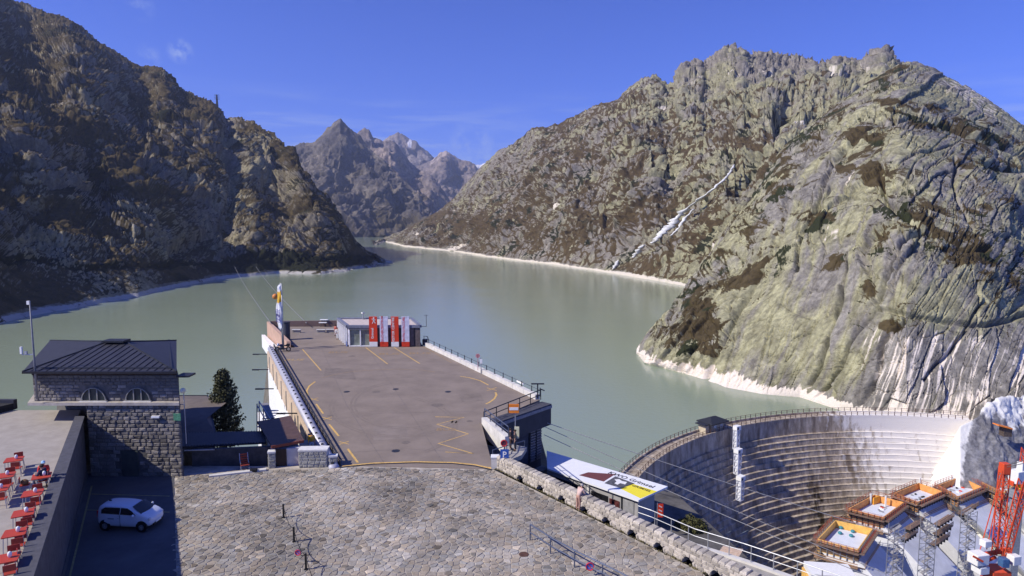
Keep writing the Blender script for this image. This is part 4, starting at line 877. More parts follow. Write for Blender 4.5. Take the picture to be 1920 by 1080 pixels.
# flagpoles
for k, (px, dy, lb) in enumerate(((527, .6, 'left and rearmost of three close together'), (530, .2, 'middle of three close together'), (534, -.4, 'right of three close together'))):
    p = G(px, 656, .02); p.y += dy; t_ = thing('flagpole', 'flagpole with narrow white and yellow banner, '+lb, 'flagpole', p, 'flagpoles at the left corner of the deck')
    mb = MB(); mb.tube([p, p+Vector((0, 0, 9.6))], [.09, .06], 8); mb.build('pole', steel, t_, smooth=True)
    fm = MB(); n = 24; wv = random.Random(k); wid = .42
    for q in range(n+1):
        z = 9.4-6.3*q/n; bul = wid+.55*math.sin(q/n*math.pi)**2*(q/n)*(1.25 if k == 0 else .7)
        for s_ in range(4): u_ = s_/3; fm.v.append((p.x-.08-u_*bul*.8, p.y+.14*math.sin(q*.7+u_*3+k), z-.3*u_*u_))
    for q in range(n):
        for s_ in range(3):
            i = q*4+s_; fm.f.append((i, i+1, i+5, i+4)); zz = q/n; fm.m.append(1 if .12 < zz < .34 else 0)
    fo = fm.build('banner', [mat('banner_cloth', (.78, .79, .84), .8, .05, 3), mat('banner_yellow', (.78, .46, .05), .8, .1, 3)], t_, smooth=True)
    sm = fo.modifiers.new('thickness', 'SOLIDIFY'); sm.thickness = .01
    if k != 1: text('GRIMSEL', 'lettering', mat('violet_print', (.09, .08, .42), .7), t_, basis((p.x-.42-.1*(k == 0), p.y-.2, 5.0), (0, 0, 1), (-1, 0, 0)), .52, .004)
p = G(538, 637, .02); t_ = thing('advertising_column', 'dark round advertising column beside the flagpoles', 'column', p)
mb = MB(); mb.tube([p, p+Vector((0, 0, 2.7))], .52, 20); mb.build('drum', mat('column_dark', (.05, .055, .07), .6, .3, 2), t_, smooth=False); mb = MB(); mb.tube([p+Vector((0, 0, 2.7)), p+Vector((0, 0, 2.82))], .6, 20); mb.build('cap', darkmet, t_)
for px, py, wd, lb in ((556, 623, 70, 'alone near the advertising column'), (602, 623, 70, 'left of the pair near the pavilion'), (620, 622.5, 66, 'right of the pair near the pavilion')):
    p = G(px, py+1, .02); t_ = thing('concrete_bench', 'grey concrete bench on two feet, '+lb, 'bench', p, 'concrete benches on the far deck')
    mb = MB(); mb.box(p+Vector((0, 0, .52)), (1.45, .5, .1)); mb.build('seat', pale_conc, t_)
    mb = MB(); mb.box(p+Vector((0, .05, .24)), (1.3, .34, .46)); mb.build('plinth', concrete, t_)
p = G(608, 611.5, .02); t_ = thing('picnic_table', 'white picnic table set at the back parapet', 'picnic table', p)
for dz, dy, nm in ((1.15, 0, 'table_top'), (.75, -.75, 'seat')):
    mb = MB(); mb.box(p+Vector((0, dy, dz)), (1.35, .6, .1)); mb.build(nm, white, t_)
mb = MB(); mb.bar(p+Vector((-.4, -.7, 0)), p+Vector((-.4, 0, 1.1)), .09); mb.bar(p+Vector((.4, -.7, 0)), p+Vector((.4, 0, 1.1)), .09); mb.build('legs', darkmet, t_, kind='stuff')

# motorbike
def wheel(mb_, c, r, tr, ax=(0, 1, 0), n=20):
    ax = Vector(ax); a = Vector((1, 0, 0)); b = Vector((0, 0, 1)); mb_.tube([Vector(c)+(a*math.cos(q)+b*math.sin(q))*r for q in np.linspace(0, 2*math.pi, n)], tr, 6, cap=False)
p = G(530, 659, .02); t_ = thing('motorbike', 'dark touring motorbike parked by the guard rail below the flagpoles', 'motorbike', p)
for xx in (-.82, .82):
    mb = MB(); wheel(mb, p+Vector((xx, 0, .36)), .29, .085); wo = mb.build('wheel', black, t_, smooth=True); mb = MB(); mb.tube([p+Vector((xx, -.06, .36)), p+Vector((xx, .06, .36))], .1, 10); mb.build('hub', steel, wo)
    mb = MB(); wheel(mb, p+Vector((xx, 0, .36)), .2, .012)
mb = MB(); mb.ball(p+Vector((-.12, 0, .52)), .3, 10, 8, (1.1, .55, .9)); mb.bar(p+Vector((.1, 0, .5)), p+Vector((.82, 0, .38)), .08, .12); mb.build('engine', mat('engine_metal', (.08, .08, .09), .4, .3, 8, metallic=.6), t_)
mb = MB(); mb.ball(p+Vector((-.2, 0, .88)), .3, 10, 8, (1.15, .6, .62)); mb.build('fuel_tank', mat('navy_paint', (.02, .025, .07), .25), t_, smooth=True)
mb = MB(); mb.ball(p+Vector((.42, 0, .86)), .34, 10, 8, (1.25, .5, .3)); mb.build('seat', black, t_, smooth=True)
mb = MB(); mb.bar(p+Vector((-.82, .0, .36)), p+Vector((-.45, 0, 1.12)), .1, .07); mb.bar(p+Vector((-.45, -.36, 1.15)), p+Vector((-.45, .36, 1.15)), .04); mb.build('fork', steel, t_)
mb = MB(); mb.ball(p+Vector((-.62, 0, .98)), .2, 8, 6, (.8, .9, 1)); mb.build('headlight', mat('pale_screen', (.5, .6, .75), .2), t_, smooth=True); mb = MB(); mb.box(p+Vector((.8, 0, .95)), (.4, .5, .34)); mb.build('pannier_box', black, t_, bevel=.04)
#__PART3__

# repairs, seams and drains in the deck's asphalt
dk_ = mat('asphalt_patch', (.205, .168, .140), .9, .15, .8, bump=.006, bscale=60); lt_ = mat('asphalt_patch_pale', (.245, .203, .172), .9, .12, .8, bump=.006, bscale=60); seam_m = mat('bitumen_seam', (.185, .157, .14), .8, .2, 3)
for pts, m_ in ((((610, 690), (660, 692), (668, 712), (606, 708)), dk_), (((700, 800), (760, 798), (768, 822), (700, 826)), lt_), (((860, 740), (900, 738), (908, 752), (866, 754)), dk_), (((560, 620), (598, 620), (600, 630), (562, 630)), lt_)):
    P = [G(*p) for p in pts]; mb = MB(); mb.add([(p.x, p.y, .0245) for p in P], [(3, 2, 1, 0)]); mb.build('asphalt_patch', m_, deck)
for pts in (((545, 700), (700, 712), (905, 700)), ((600, 790), (720, 775), (890, 772)), ((640, 850), (760, 842), (900, 850)), ((690, 655), (760, 760), (830, 866)), ((604, 655), (650, 760), (720, 868))): stripe(pts, .05, seam_m, name='bitumen_seam', z=.0262)
for px, py in ((650, 735), (742, 730), (840, 735), (742, 846)):
    p = G(px, py); mb = MB(); mb.tube([p+Vector((0, 0, .01)), p+Vector((0, 0, .034))], .33, 16); mb.build('drain_cover', darkmet, deck)

tyre = mat('tyre_mark', (.220, .180, .149), .9, .10, 2.5, detail=8)
for cx, cy, rx, ry, a0, a1 in ((745, 765, 120, 52, 20, 200), (760, 760, 95, 42, 60, 300), (700, 800, 150, 60, 300, 420)):
    for off in (0, 7): stripe([(cx+(rx+off)*math.cos(math.radians(a)), cy+(ry+off*.4)*math.sin(math.radians(a))) for a in range(a0, a1, 8)], .22, tyre, name='tyre_mark', z=.0252+.0002*(off > 0))
stain = mat('oil_stain', (.175, .145, .122), .8, .15, 5)
for px, py, r in ((705, 735, .5), (620, 780, .35), (820, 760, .6), (760, 830, .4), (660, 668, .5), (880, 790, .35)):
    p = G(px, py); mb = MB(); n = 12; mb.add([(p.x+r*random.uniform(.7, 1.2)*math.cos(k*6.283/n), p.y+r*random.uniform(.7, 1.2)*math.sin(k*6.283/n), .0275) for k in range(n)], [tuple(range(n))]); mb.build('oil_stain', stain, deck)
# ================================================================== LOW STONE WALL WITH ARCHED DRAINS
w0, w1 = G(930, 879), G(1345, 1086); wu = (w1-w0).normalized(); wn = Vector((-wu.y, wu.x, 0)); wn = wn if wn.x > 0 else -wn
Lw = (w1-w0).length+4.0; HW = .85; TW = .62
lw = thing('low_stone_wall', 'pale granite boundary wall with a row of arched drain openings', 'stone wall', w0)
arch = []
for p in ((980, 900), (1016, 919), (1054, 940), (1095, 961), (1136, 982), (1184, 1006), (1232, 1032), (1285, 1060), (1340, 1085)):
    q = G(*p); arch.append((q-w0).dot(wu))
arch.append(arch[-1]+1.4)
ar = .33
prof = [(0, -.05)]
for a in arch:
    prof += [(a-ar, -.05)]+[(a+ar*math.cos(th), .02+ar*1.15*math.sin(th)) for th in np.linspace(math.pi, 0, 9)]+[(a+ar, -.05)]
prof += [(Lw, -.05), (Lw, HW), (0, HW)]
mb = MB(); n = len(prof); vs = [w0+wu*x+Vector((0, 0, z))+wn*.05 for x, z in prof]+[w0+wu*x+Vector((0, 0, z))+wn*TW for x, z in prof]
mb.add(vs, [tuple(range(n)), tuple(range(2*n-1, n-1, -1))]+[(i, n+i, n+(i+1) % n, (i+1) % n) for i in range(n)]); mb.build('wall_core', mat('pale_mortar', (.50, .45, .39), .95, .2, 2), lw)
mb = MB(); mb.prism([tuple(v)[:2] for v in (w0+wn*(TW+.005), w0+wu*Lw+wn*(TW+.005), w0+wu*Lw+wn*(TW+.12), w0+wn*(TW+.12))], -1.2, .6); mb.build('drain_shade_plate', mat('drain_shade', (.02, .02, .02), .95), lw)  # near-black plate added so the open arches read as deep shade
ST = Stones(lw, 300)
def skip_arch(x, z, hw): return any(abs(x-a) < ar+hw*.8 and z < ar*1.15+.12 for a in arch)
# voussoirs round each arch, then the field stones, then the capping course
for a in arch:
    for th in np.linspace(math.pi*.93, math.pi*.07, 5):
        X = wu*math.sin(th)*-1+Vector((0, 0, 1))*math.cos(th)*1; c = w0+wu*(a+(ar+.07)*math.cos(th))+Vector((0, 0, .02+(ar*1.15+.07)*math.sin(th)))+wn*.03
        R_ = (wu*math.cos(th)+Vector((0, 0, math.sin(th)))); T_ = (wu*-math.sin(th)+Vector((0, 0, math.cos(th))))
        ST.put(c, R_, T_, -wn, .15, .21, .06, stone_w)
k = 0.0
while k < Lw-.2:
    l = random.uniform(.32, .58); ST.put(w0+wu*(k+l/2)+wn*(TW/2+.03)+Vector((0, 0, HW+.04)), wu, wn, (0, 0, 1), l-.03, (TW+.06)*random.uniform(.93, 1.04), .12, stone_w); k += l
ST.face(w0+wn*.05, wu, (0, 0, 1), Lw, HW-.02, stone_w, .185, (.26, .55), .055, skip=skip_arch)
ST.done()

# ================================================================== FRONT EDGE: grey gate blocks, shed, shelters
def block_pillar(name, label, xa, xb, yb, h, dep, m=stone_g, rowh=.24):
    a, b = G(xa, yb), G(xb, yb-1); u = (b-a).normalized(); nrm = Vector((u.y, -u.x, 0)); t_ = thing(name, label, 'stone wall', a); W = (b-a).length
    mb = MB(); mb.prism([tuple(v)[:2] for v in (a, b, b-nrm*dep, a-nrm*dep)], 0, h); mb.build('core', pale_conc, t_)
    S = Stones(t_, 60); S.face(a, u, (0, 0, 1), W, h-.05, m, rowh, (.3, .55), .05); S.face(a-nrm*dep, nrm, (0, 0, 1), dep, h-.05, m, rowh, (.3, .5), .05); S.done()
    mb = MB(); mb.prism([tuple(v)[:2] for v in (a+nrm*.06-u*.06, b+nrm*.06+u*.06, b-nrm*dep+u*.06, a-nrm*dep-u*.06)], h+.003, h+.12); mb.build('capstone', mat('white_capstone', (.70, .69, .66), .8, .1, 3), t_)
block_pillar('gate_pillar', 'narrow grey stone pillar left of the shed door', 504, 516, 878.5, 1.15, .5)
block_pillar('grey_block_wall', 'broad grey block wall right of the brown roofed shed', 561, 613, 877, 1.25, .8)
block_pillar('small_block_pier', 'small block pier at the foot of the guard rail', 618, 632, 876, .75, .4, rowh=.36)
sh = thing('brown_roof_shed', 'small shed with brown sheet roof and white walls', 'shed', G(510, 878))
s_a, s_b = G(511, 874), G(564, 871)
def onz(px, py, z): return G(px, py, z)
rt = [onz(482, 790, 1.3), onz(545, 779, 1.3), onz(570, 825, 1.65), onz(509, 836, 1.65)]
mb = MB(); mb.v = [tuple(p) for p in rt]+[tuple(p-Vector((0, 0, .16))) for p in rt]; mb.f = [(3, 2, 1, 0), (4, 5, 6, 7)]+[(i, (i+1) % 4, 4+(i+1) % 4, 4+i) for i in range(4)]; mb.m = [0]*6
mb.build('roof', roof_b, sh)
mb = MB(); mb.bar(rt[3]+Vector((0, -.06, -.08)), rt[2]+Vector((0, -.06, -.08)), .08, .2); mb.build('roof_edge', mat('brick_red_edge', (.22, .06, .035), .7), sh)
mb = MB(); W_ = [s_a, s_b, rt[1]+Vector((-.4, -.5, 0)), rt[0]+Vector((.5, -.5, 0))]; mb.prism([tuple(v)[:2] for v in W_], -6, 1.28, None); mb.build('wall', mat('grey_white_wall', (.55, .54, .56), .8, .08, 2), sh)
u_ = (s_b-s_a).normalized(); mb = MB(); dl = s_a+u_*.25; mb.box(dl+u_*.42+Vector((0, -.06, .66)), (.75, .08, 1.3), math.atan2(u_.y, u_.x)); mb.build('door', wood_d, sh)
mb = MB(); mb.bar(s_b+Vector((.05, -.1, 0)), s_b+Vector((.05, -.1, 1.3)), .16); mb.build('red_corner_post', MATS['brick_red_edge'], sh)
# steel stair behind the shed
mb = MB(); fs_ = thing('steel_stair', 'grey steel stair and landing behind the brown roofed shed', 'staircase', At(490, 800, 56)); 
for q in range(7): a, b = At(483+q*3, 800-q*5, 56+q), At(507+q*2.5, 797-q*4.5, 56+q); m_ = MB(); m_.bar(a, b, .3, .06); m_.build('tread', steel, fs_)
for xs_, top in ((482, 757), (486, 752), (494, 764)):
    mb.bar(At(xs_, 808, 57), At(xs_, top, 57), .08)
mb.bar(At(482, 760, 57), At(505, 800, 54), .07); mb.bar(At(486, 753, 57), At(510, 790, 54), .07); mb.build('stair_frame', steel, fs_, kind='stuff')
mb = MB(); mb.add([At(490, 756, 59), At(503, 755, 59), At(514, 783, 55.5), At(500, 785, 55.5)], [(3, 2, 1, 0)]); lo = mb.build('landing', mat('grey_landing', (.2, .2, .22), .6), fs_); sm = lo.modifiers.new('t', 'SOLIDIFY'); sm.thickness = .08
# dark shelter with corrugated roof
shl = thing('dark_shelter', 'long dark shelter with ribbed metal roof between tower and shed', 'shelter', G(345, 893))
a0, a1 = At(340, 837, 46.6), At(499, 829, 48.4); b0, b1 = At(340, 812, 50.5), At(494, 808, 52.0)
mb = MB(); mb.v = [tuple(p) for p in (a0, a1, b1, b0)]+[tuple(p-Vector((0, 0, .14))) for p in (a0, a1, b1, b0)]; mb.f = [(0, 1, 2, 3), (7, 6, 5, 4)]+[(i, 4+i, 4+(i+1) % 4, (i+1) % 4) for i in range(4)]; mb.m = [0]*6; rf = mb.build('roof', roof_m, shl)
for q in range(30):
    s_ = (q+.5)/30; m_ = MB(); m_.bar(lerp(a0, a1, s_)+Vector((0, 0, .02)), lerp(b0, b1, s_)+Vector((0, 0, .02)), .07, .06); m_.build('rib', roof_m, rf)
mb = MB(); g0, g1 = G(345, 886), G(500, 879); mb.prism([tuple(v)[:2] for v in (g0+Vector((0, 1.2, 0)), g1+Vector((0, 1.2, 0)), g1+Vector((0, 1.5, 0)), g0+Vector((0, 1.5, 0)))], -1, a0.z-.15, None); mb.build('wall', mat('dark_shelter_wall', (.075, .07, .07), .9, .25, 2), shl)
mb = MB(); mb.bar(At(345, 845, 45.9), At(458, 841, 47), .07); mb.build('handrail', steel, shl)
mb = MB(); mb.prism([tuple(v)[:2] for v in (G(392, 893), G(500, 880), G(499, 883.5), G(392, 896))], 0, .13); mb.build('kerb', pale_conc, shl)
bx = thing('taupe_roof_house', 'low building with taupe hipped roof behind the shelter', 'building', At(345, 812, 52))
q_ = [At(335, 812, 52), At(403, 811, 52), At(389, 742, 63.5), At(335, 742, 63.5)]; apx = (q_[0]+q_[1])/2+Vector((-.5, 2.8, .35)); apx2 = apx+Vector((-.5, 5, 0))
mb = MB(); mb.add(q_+[apx, apx2], [(0, 1, 4), (1, 2, 5, 4), (2, 3, 5), (3, 0, 4, 5)]); mb.build('roof', roof_t, bx)
mb = MB(); mb.prism([tuple(v)[:2] for v in q_], -8, [p.z-.05 for p in q_]); mb.build('walls', stone, bx)
mb = MB(); mb.bar(q_[0], q_[1], .12); mb.bar(q_[1], q_[2], .12); mb.bar(q_[2], q_[3], .12); mb.build('gutter', darkmet, bx)
# red deck chair
def deck_chair():
    t_ = thing('red_chair', 'red slatted deck chair standing at the shelter kerb in shade', 'chair', (0, 0, 0)); rm = mat('dull_red', (.34, .06, .035), .6)
    for q in range(4): m_ = MB(); m_.bar((-.3, -.25+q*.16, .36+q*.02), (.3, -.25+q*.16, .36+q*.02), .12, .03); m_.build('slat', rm, t_)
    m_ = MB(); m_.bar((-.28, .25, .4), (-.28, .55, 1.05), .05); m_.bar((.28, .25, .4), (.28, .55, 1.05), .05); m_.build('back_frame', steel, t_, kind='stuff')
    for q in range(4): m_ = MB(); m_.bar((-.28, .28+q*.08, .5+q*.15), (.28, .28+q*.08, .5+q*.15), .03, .1); m_.build('slat', rm, t_)
    for x in (-.28, .28):
        for y in (-.3, .3): m_ = MB(); m_.bar((x, y, 0), (x, -y*.6, .55), .04); m_.build('leg', steel, t_)
    return t_
c_ = deck_chair(); c_.location = G(458, 880)+Vector((0, .1, .0)); c_.rotation_euler = (0, 0, .5); c_.scale = (1.0, 1.0, 1.0)
mb = MB(); p = G(476, 885); mb.box(p+Vector((0, 0, .14)), (.5, .3, .24), .1); tag(mb.build('chair_shadow_block', black, origin=p, bevel=.05), 'black block standing in for the shadow beside the red deck chair', 'bag')  # black box put in for the shadow on the ground by the chair

# ================================================================== STONE TOWER
TY = G(341, 893).y; xr = G(343, 893).x; xl = At(60, 757, TY).x; back = DDIR*11.0
tw = thing('stone_tower', 'square granite tower house with dark hipped roof and two arched windows', 'tower', (xr, TY, 0))
fL, fR = Vector((xl, TY, 0)), Vector((xr, TY, 0)); xm = At(165, 800, TY).x; zl = 5.25
mb = MB(); core = mat('dark_mortar', (.13, .12, .11), .95, .25, 3)
mb.prism([(xm, TY), (xr, TY), (xr+back.x, TY+11), (xm+back.x, TY+11)], -1, zl); mb.prism([(xl, TY+3.4), (xm+.01, TY+3.4), (xm+back.x, TY+10.9), (xl+back.x, TY+10.9)], -1, zl-.001)
mb.build('lower_wall', core, tw)
xr2 = At(335, 710, TY+.25).x; up_ = [(xl, TY+.25), (xr2, TY+.25), (xr2+back.x, TY+10.9), (xl+back.x, TY+10.9)]
mb = MB(); mb.prism(up_, zl+.2, 7.35); mb.build('upper_wall', core, tw)
mb = MB(); mb.prism([(xl-.15, TY-.22), (xr+.12, TY-.22), (xr+.12+back.x, TY+11.1), (xl-.15+back.x, TY+11.1)], zl, zl+.2); mb.build('string_course', mat('ledge_stone', (.42, .38, .33), .85, .15, 3), tw)
mb = MB(); mb.prism([(xl+.05, TY+.1), (xr2-.05, TY+.1), (xr2+back.x, TY+10.9), (xl+back.x, TY+10.9)], 7.36, 7.70); mb.build('eave_boards', wood_d, tw)
e = [At(42, 692, TY-.45), At(331, 695, TY-.45), At(331, 641, TY+11.6), At(94, 640, TY+11.6)]
for p in e: p.z = 7.75
mb = MB(); ap = (e[0]+e[1]+e[2]+e[3])/4+Vector((0.9, 0, 1.0)); ap0, ap1 = ap+Vector((-.8, 0, 0)), ap+Vector((.6, 0, 0))
mb.add(e+[ap0, ap1]+[p-Vector((0, 0, .14)) for p in e], [(0, 1, 5, 4), (1, 2, 5), (2, 3, 4, 5), (3, 0, 4), (9, 8, 7, 6), (0, 6, 7, 1), (1, 7, 8, 2), (2, 8, 9, 3), (3, 9, 6, 0)]); rf = mb.build('roof', roof_m, tw)
for q in range(19):
    s_ = (q+1)/20; a = lerp(e[0], e[1], s_); f0 = s_; 
    # each seam runs up the slope until it meets the hip
    tt = min(s_/((ap0.x-e[0].x)/(e[1].x-e[0].x)), (1-s_)/((e[1].x-ap1.x)/(e[1].x-e[0].x)), 1); top = lerp(a, Vector((lerp(ap0.x, ap1.x, .5)*0+a.x+(ap.x-(e[0].x+e[1].x)/2)*.12, ap.y, ap.z)), tt*.98)
    m_ = MB(); m_.bar(a+Vector((0, .05, .02)), top+Vector((0, 0, .02)), .05, .05); m_.build('seam', mat('dark_seam', (.02, .02, .03), .5), rf)
mb = MB()
for a, b in ((e[0], ap0), (e[1], ap1), (e[2], ap1), (e[3], ap0)): mb.bar(a+Vector((0, 0, .03)), b+Vector((0, 0, .03)), .12, .06)
mb.build('hip_cap', darkmet, rf, kind='stuff')
mb = MB(); mb.bar(lerp(e[0], e[1], .08)+Vector((0, .55, .15)), lerp(e[0], e[1], .94)+Vector((0, .55, .15)), .05); mb.bar(e[1]+Vector((-.5, .3, .1)), e[2]+Vector((-.5, -.3, .1)), .1); mb.build('snow_guard', darkmet, rf)
mb = MB(); mb.box(ap+Vector((0, -.2, .12)), (1.7, 1.0, .14)); mb.build('ridge_vent', darkmet, rf)
mb = MB(); mb.bar(e[0]+Vector((0, 0, -.06)), e[1]+Vector((0, 0, -.06)), .16); mb.build('eave_gutter', mat('black_gutter', (.02, .02, .025), .4), rf)
# arched windows
WN = []
for cx in (177.5, 260):
    c = At(cx, 753.5, TY+.2); c.z = zl+.22; r = .86; WN.append(c.x-xl)
    wi = MB(); n = 14; fr_ = []
    ou = [c+Vector((r*math.cos(th), 0, r*1.12*math.sin(th))) for th in np.linspace(0, math.pi, n)]
    wi.add([p+Vector((0, -.06, 0)) for p in ou], [tuple(range(n-1, -1, -1))]); wo = wi.build('window', mat('paned_glass', (.02, .03, .033), .35, .1, 2, spec=.4), tw)
    m_ = MB()
    for a, b in zip(ou[:-1], ou[1:]): m_.bar(a+Vector((0, -.09, 0)), b+Vector((0, -.09, 0)), .10, .06)
    for dx in (-.27, .27): m_.bar(c+Vector((dx, -.1, 0)), c+Vector((dx, -.1, .86)), .07)
    m_.bar(c+Vector((-r, -.1, .03)), c+Vector((r, -.1, .03)), .08); m_.build('frame', mat('grey_frame', (.25, .24, .22), .7), wo)
    m_ = MB(); m_.box(c+Vector((0, -.16, -.0)), (r*2.3, .2, .06)); m_.build('sill', pale_conc, wo)
# doorway
dr = At(247, 893, TY); mb = MB(); mb.box((dr.x, TY-.05, .95), (1.15, .12, 1.9)); mb.build('door', mat('green_grey_door', (.06, .07, .065), .7), tw)
S = Stones(tw, 300)
def skd(x, z, hw): return abs(xm+x-dr.x) < .62+hw and z < 2.0
S.face((xm, TY, 0.0), (1, 0, 0), (0, 0, 1), xr-xm, zl, stone, .27, (.32, .68), .09, skip=skd, order=-1)
def skw(x, z, hw): return any(abs(x-a) < .98+hw*.6 and z < 1.05 for a in WN)
S.face((xl, TY+.25, zl+.22), (1, 0, 0), (0, 0, 1), xr2-xl, 7.35-zl-.24, stone, .23, (.3, .6), .06, skip=skw)
S.face((xl, TY+3.4, 4.1), (1, 0, 0), (0, 0, 1), xm-xl, 1.1, stone, .27, (.35, .7), .08)
S.face((xr, TY, 0.0), DDIR, (0, 0, 1), 12, zl, stone, .3, (.35, .7), .08); S.done()
mb = MB(); p = At(332, 782, TY-.12); mb.box(p, (.5, .05, .5)); t_ = mb.build('green_wall_sign', mat('sign_green', (.10, .28, .16), .6, .3, 9), tw)
mb = MB(); mb.box(At(292, 781.5, TY-.15), (.55, .2, .14)); mb.build('wall_lamp', white, tw)
# small lean-to eave between upper and lower tower on the right
mb = MB(); mb.box((xr2+.35, TY+.6, 7.25), (.9, 1.0, .12)); mb.build('side_eave', darkmet, tw)
# mast, lamp post
p0_, p1_ = At(70, 748, TY-.3), At(57, 565, TY-.3); p1_.x = p0_.x-.02; 
ms = thing('wind_mast', 'slim grey weather mast rising from the tower ledge', 'mast', p0_)
mb = MB(); mb.tube([p0_, p1_], [.075, .045], 8); mb.build('pole', mat('mast_grey', (.22, .22, .23), .5), ms, smooth=True)
am = lerp(p0_, p1_, .46); mb = MB(); mb.bar(am, am+Vector((-.8, -.05, 0)), .07); mb.build('arm', steel, ms); mb = MB(); mb.box(am+Vector((-.82, -.05, .3)), (.13, .13, .5)); mb.build('camera_housing', white, ms); mb = MB(); mb.box(am+Vector((-.5, -.05, .13)), (.16, .12, .2)); mb.build('sensor', steel, ms)
mb = MB(); mb.box(p1_+Vector((-.1, 0, -.1)), (.18, .12, .26)); mb.build('anemometer', white, ms)
p0_ = At(346, 768, TY+.3); lp_ = thing('globe_lamp', 'slim lamp post with one pale globe beside the tower', 'lamp post', p0_); tp = At(345.5, 735, TY+.3); tp.x = p0_.x
mb = MB(); mb.tube([p0_-Vector((0, 0, 2.5)), tp], .035, 6); mb.bar(tp-Vector((.3, 0, .9)), tp-Vector((0, 0, .9)), .05); mb.build('post', steel, lp_); mb = MB(); mb.ball(tp+Vector((-.05, 0, .1)), .2, 10, 8); mb.build('globe', mat('cream_globe', (.75, .7, .5), .3), lp_, smooth=True)

# ================================================================== TERRACE
TZ = 4.0; PZ = 4.35
oN, oF = G(60, 1080, PZ), G(147, 810, PZ); iN, iF = G(28, 1080, PZ), G(131, 810, PZ)
def ext(a, b, y): t_ = (y-a.y)/(b.y-a.y); return a+(b-a)*t_
o_a, o_b = ext(oN, oF, 14), ext(oN, oF, TY-.05); i_a, i_b = ext(iN, iF, 14), ext(iN, iF, TY+2.9); o_c = ext(oN, oF, TY-.05)
tr = bpy.data.objects.new('terrace', None)
mb = MB(); mb.prism([(-70, 14), (i_a.x, i_a.y), (i_b.x, i_b.y), (-60, i_b.y)], -1, TZ)
ter = mb.build('terrace_floor', mat('terrace_paving', (.36, .325, .285), .9, .10, 1.2, detail=8, bump=.01, bscale=30), kind='structure'); ter['label'] = 'pale raised cafe terrace'
mb = MB(); mb.prism([(i_a.x, i_a.y), (o_a.x, o_a.y), (o_b.x, o_b.y), (ext(iN, iF, TY-.05).x, TY-.05)], -1, PZ)
pw = thing('terrace_parapet', 'high wall and broad coping along the plaza side of the terrace', 'wall', o_a); mb.build('wall', mat('terrace_wall', (.11, .10, .10), .9, .2, 2), pw)
mb = MB(); mb.prism([(i_a.x-.03, i_a.y), (o_a.x+.1, o_a.y), (o_b.x+.1, o_b.y), (ext(iN, iF, TY-.05).x-.03, TY-.05)], PZ+.003, PZ+.09); mb.build('coping', mat('dark_coping', (.085, .085, .10), .8, .15, 3), pw)
bN, bF = G(117, 1080), G(185, 815); mb = MB(); ba, bb = ext(bN, bF, 20), ext(bN, bF, TY-.1); oa2 = ext(oN, oF, 20); 
mb.prism([(oa2.x+.05, oa2.y), (ba.x, ba.y), (bb.x, bb.y), (o_b.x+.05, o_b.y)], -1, .55); mb.build('plinth', mat('plinth_stone', (.08, .08, .085), .9, .2, 3), pw)
mb = MB(); tb = thing('terrace_back_wall', 'dark low wall at the far left end of the terrace', 'wall', (i_b.x, i_b.y, TZ))
mb.prism([(-60, TY+3.0), (At(27, 775, TY+3).x, TY+3.0), (At(27, 775, TY+3).x, TY+3.35), (-60, TY+3.35)], TZ, TZ+.75); mb.build('rear_section', greyf, tb)
mb = MB(); a = At(25, 776, TY+2.9); mb.prism([(-60, TY-2.0), (a.x-1.2, TY+.2), (a.x, TY+2.98), (-60, TY+2.98)], TZ+.003, TZ+.5); mb.build('dark_slab', mat('near_black', (.03, .03, .03), .95), tb)  # low near-black slab in the far left corner of the terrace
redt = mat('red_table_top', (.46, .06, .03), .45, .06, 3); redc = mat('red_chair_seat', (.38, .05, .03), .5, .08, 3); thin = mat('chair_steel', (.5, .5, .5), .4, .1, 4, metallic=.4)
def make_table():
    t_ = thing('cafe_table', 'x', 'table', (0, 0, 0), 'red cafe tables on the terrace'); mb = MB(); n = 4; pts = []
    for cx, cy, a0_ in ((.36, .36, 0), (-.36, .36, 90), (-.36, -.36, 180), (.36, -.36, 270)):
        for q in range(4): a = math.radians(a0_+q*30); pts.append((cx+.05*math.cos(a), cy+.05*math.sin(a)))
    mb.prism(pts, .71, .75); mb.build('table_top', redt, t_)
    for x in (-.33, .33):
        for y in (-.33, .33): m_ = MB(); m_.bar((x, y, .71), (x*1.1, y*1.1, 0), .03); m_.build('leg', thin, t_)
    return t_
def make_chair():
    t_ = thing('cafe_chair', 'x', 'chair', (0, 0, 0), 'red cafe chairs on the terrace')
    mb = MB(); mb.box((0, 0, .45), (.42, .42, .03)); mb.build('seat', redc, t_); mb = MB(); mb.box((0, .22, .72), (.42, .03, .26)); mb.build('backrest', redc, t_)
    for x in (-.2, .2):
        for y in (-.2, .2): m_ = MB(); m_.bar((x, y, .44), (x*1.2, y*1.2, 0), .025); m_.build('leg', thin, t_)
        m_ = MB(); m_.bar((x, .22, .45), (x, .22, .85), .025); m_.build('back_post', thin, t_)
    return t_
TB = make_table(); CH = make_chair(); rz0 = math.atan2(DV.y, DV.x)-math.pi/2
tabs = [(26, 861, 'farthest from the camera, nearest the tower'), (9, 891, 'second of the far left row'), (-3, 916, 'third, cut by the photo edge'), (78, 892, 'with two people sitting at it by the parapet'), (61, 924, 'just in front of the seated people'), (44, 961, 'third back from the bottom of the parapet row'), (28, 998, 'second from the bottom of the parapet row'), (12, 1046, 'large at the bottom corner of the picture')]
first = True; nch = 0
ords = ['farthest', 'second', 'third', 'fourth', 'fifth', 'sixth', 'seventh', 'eighth']
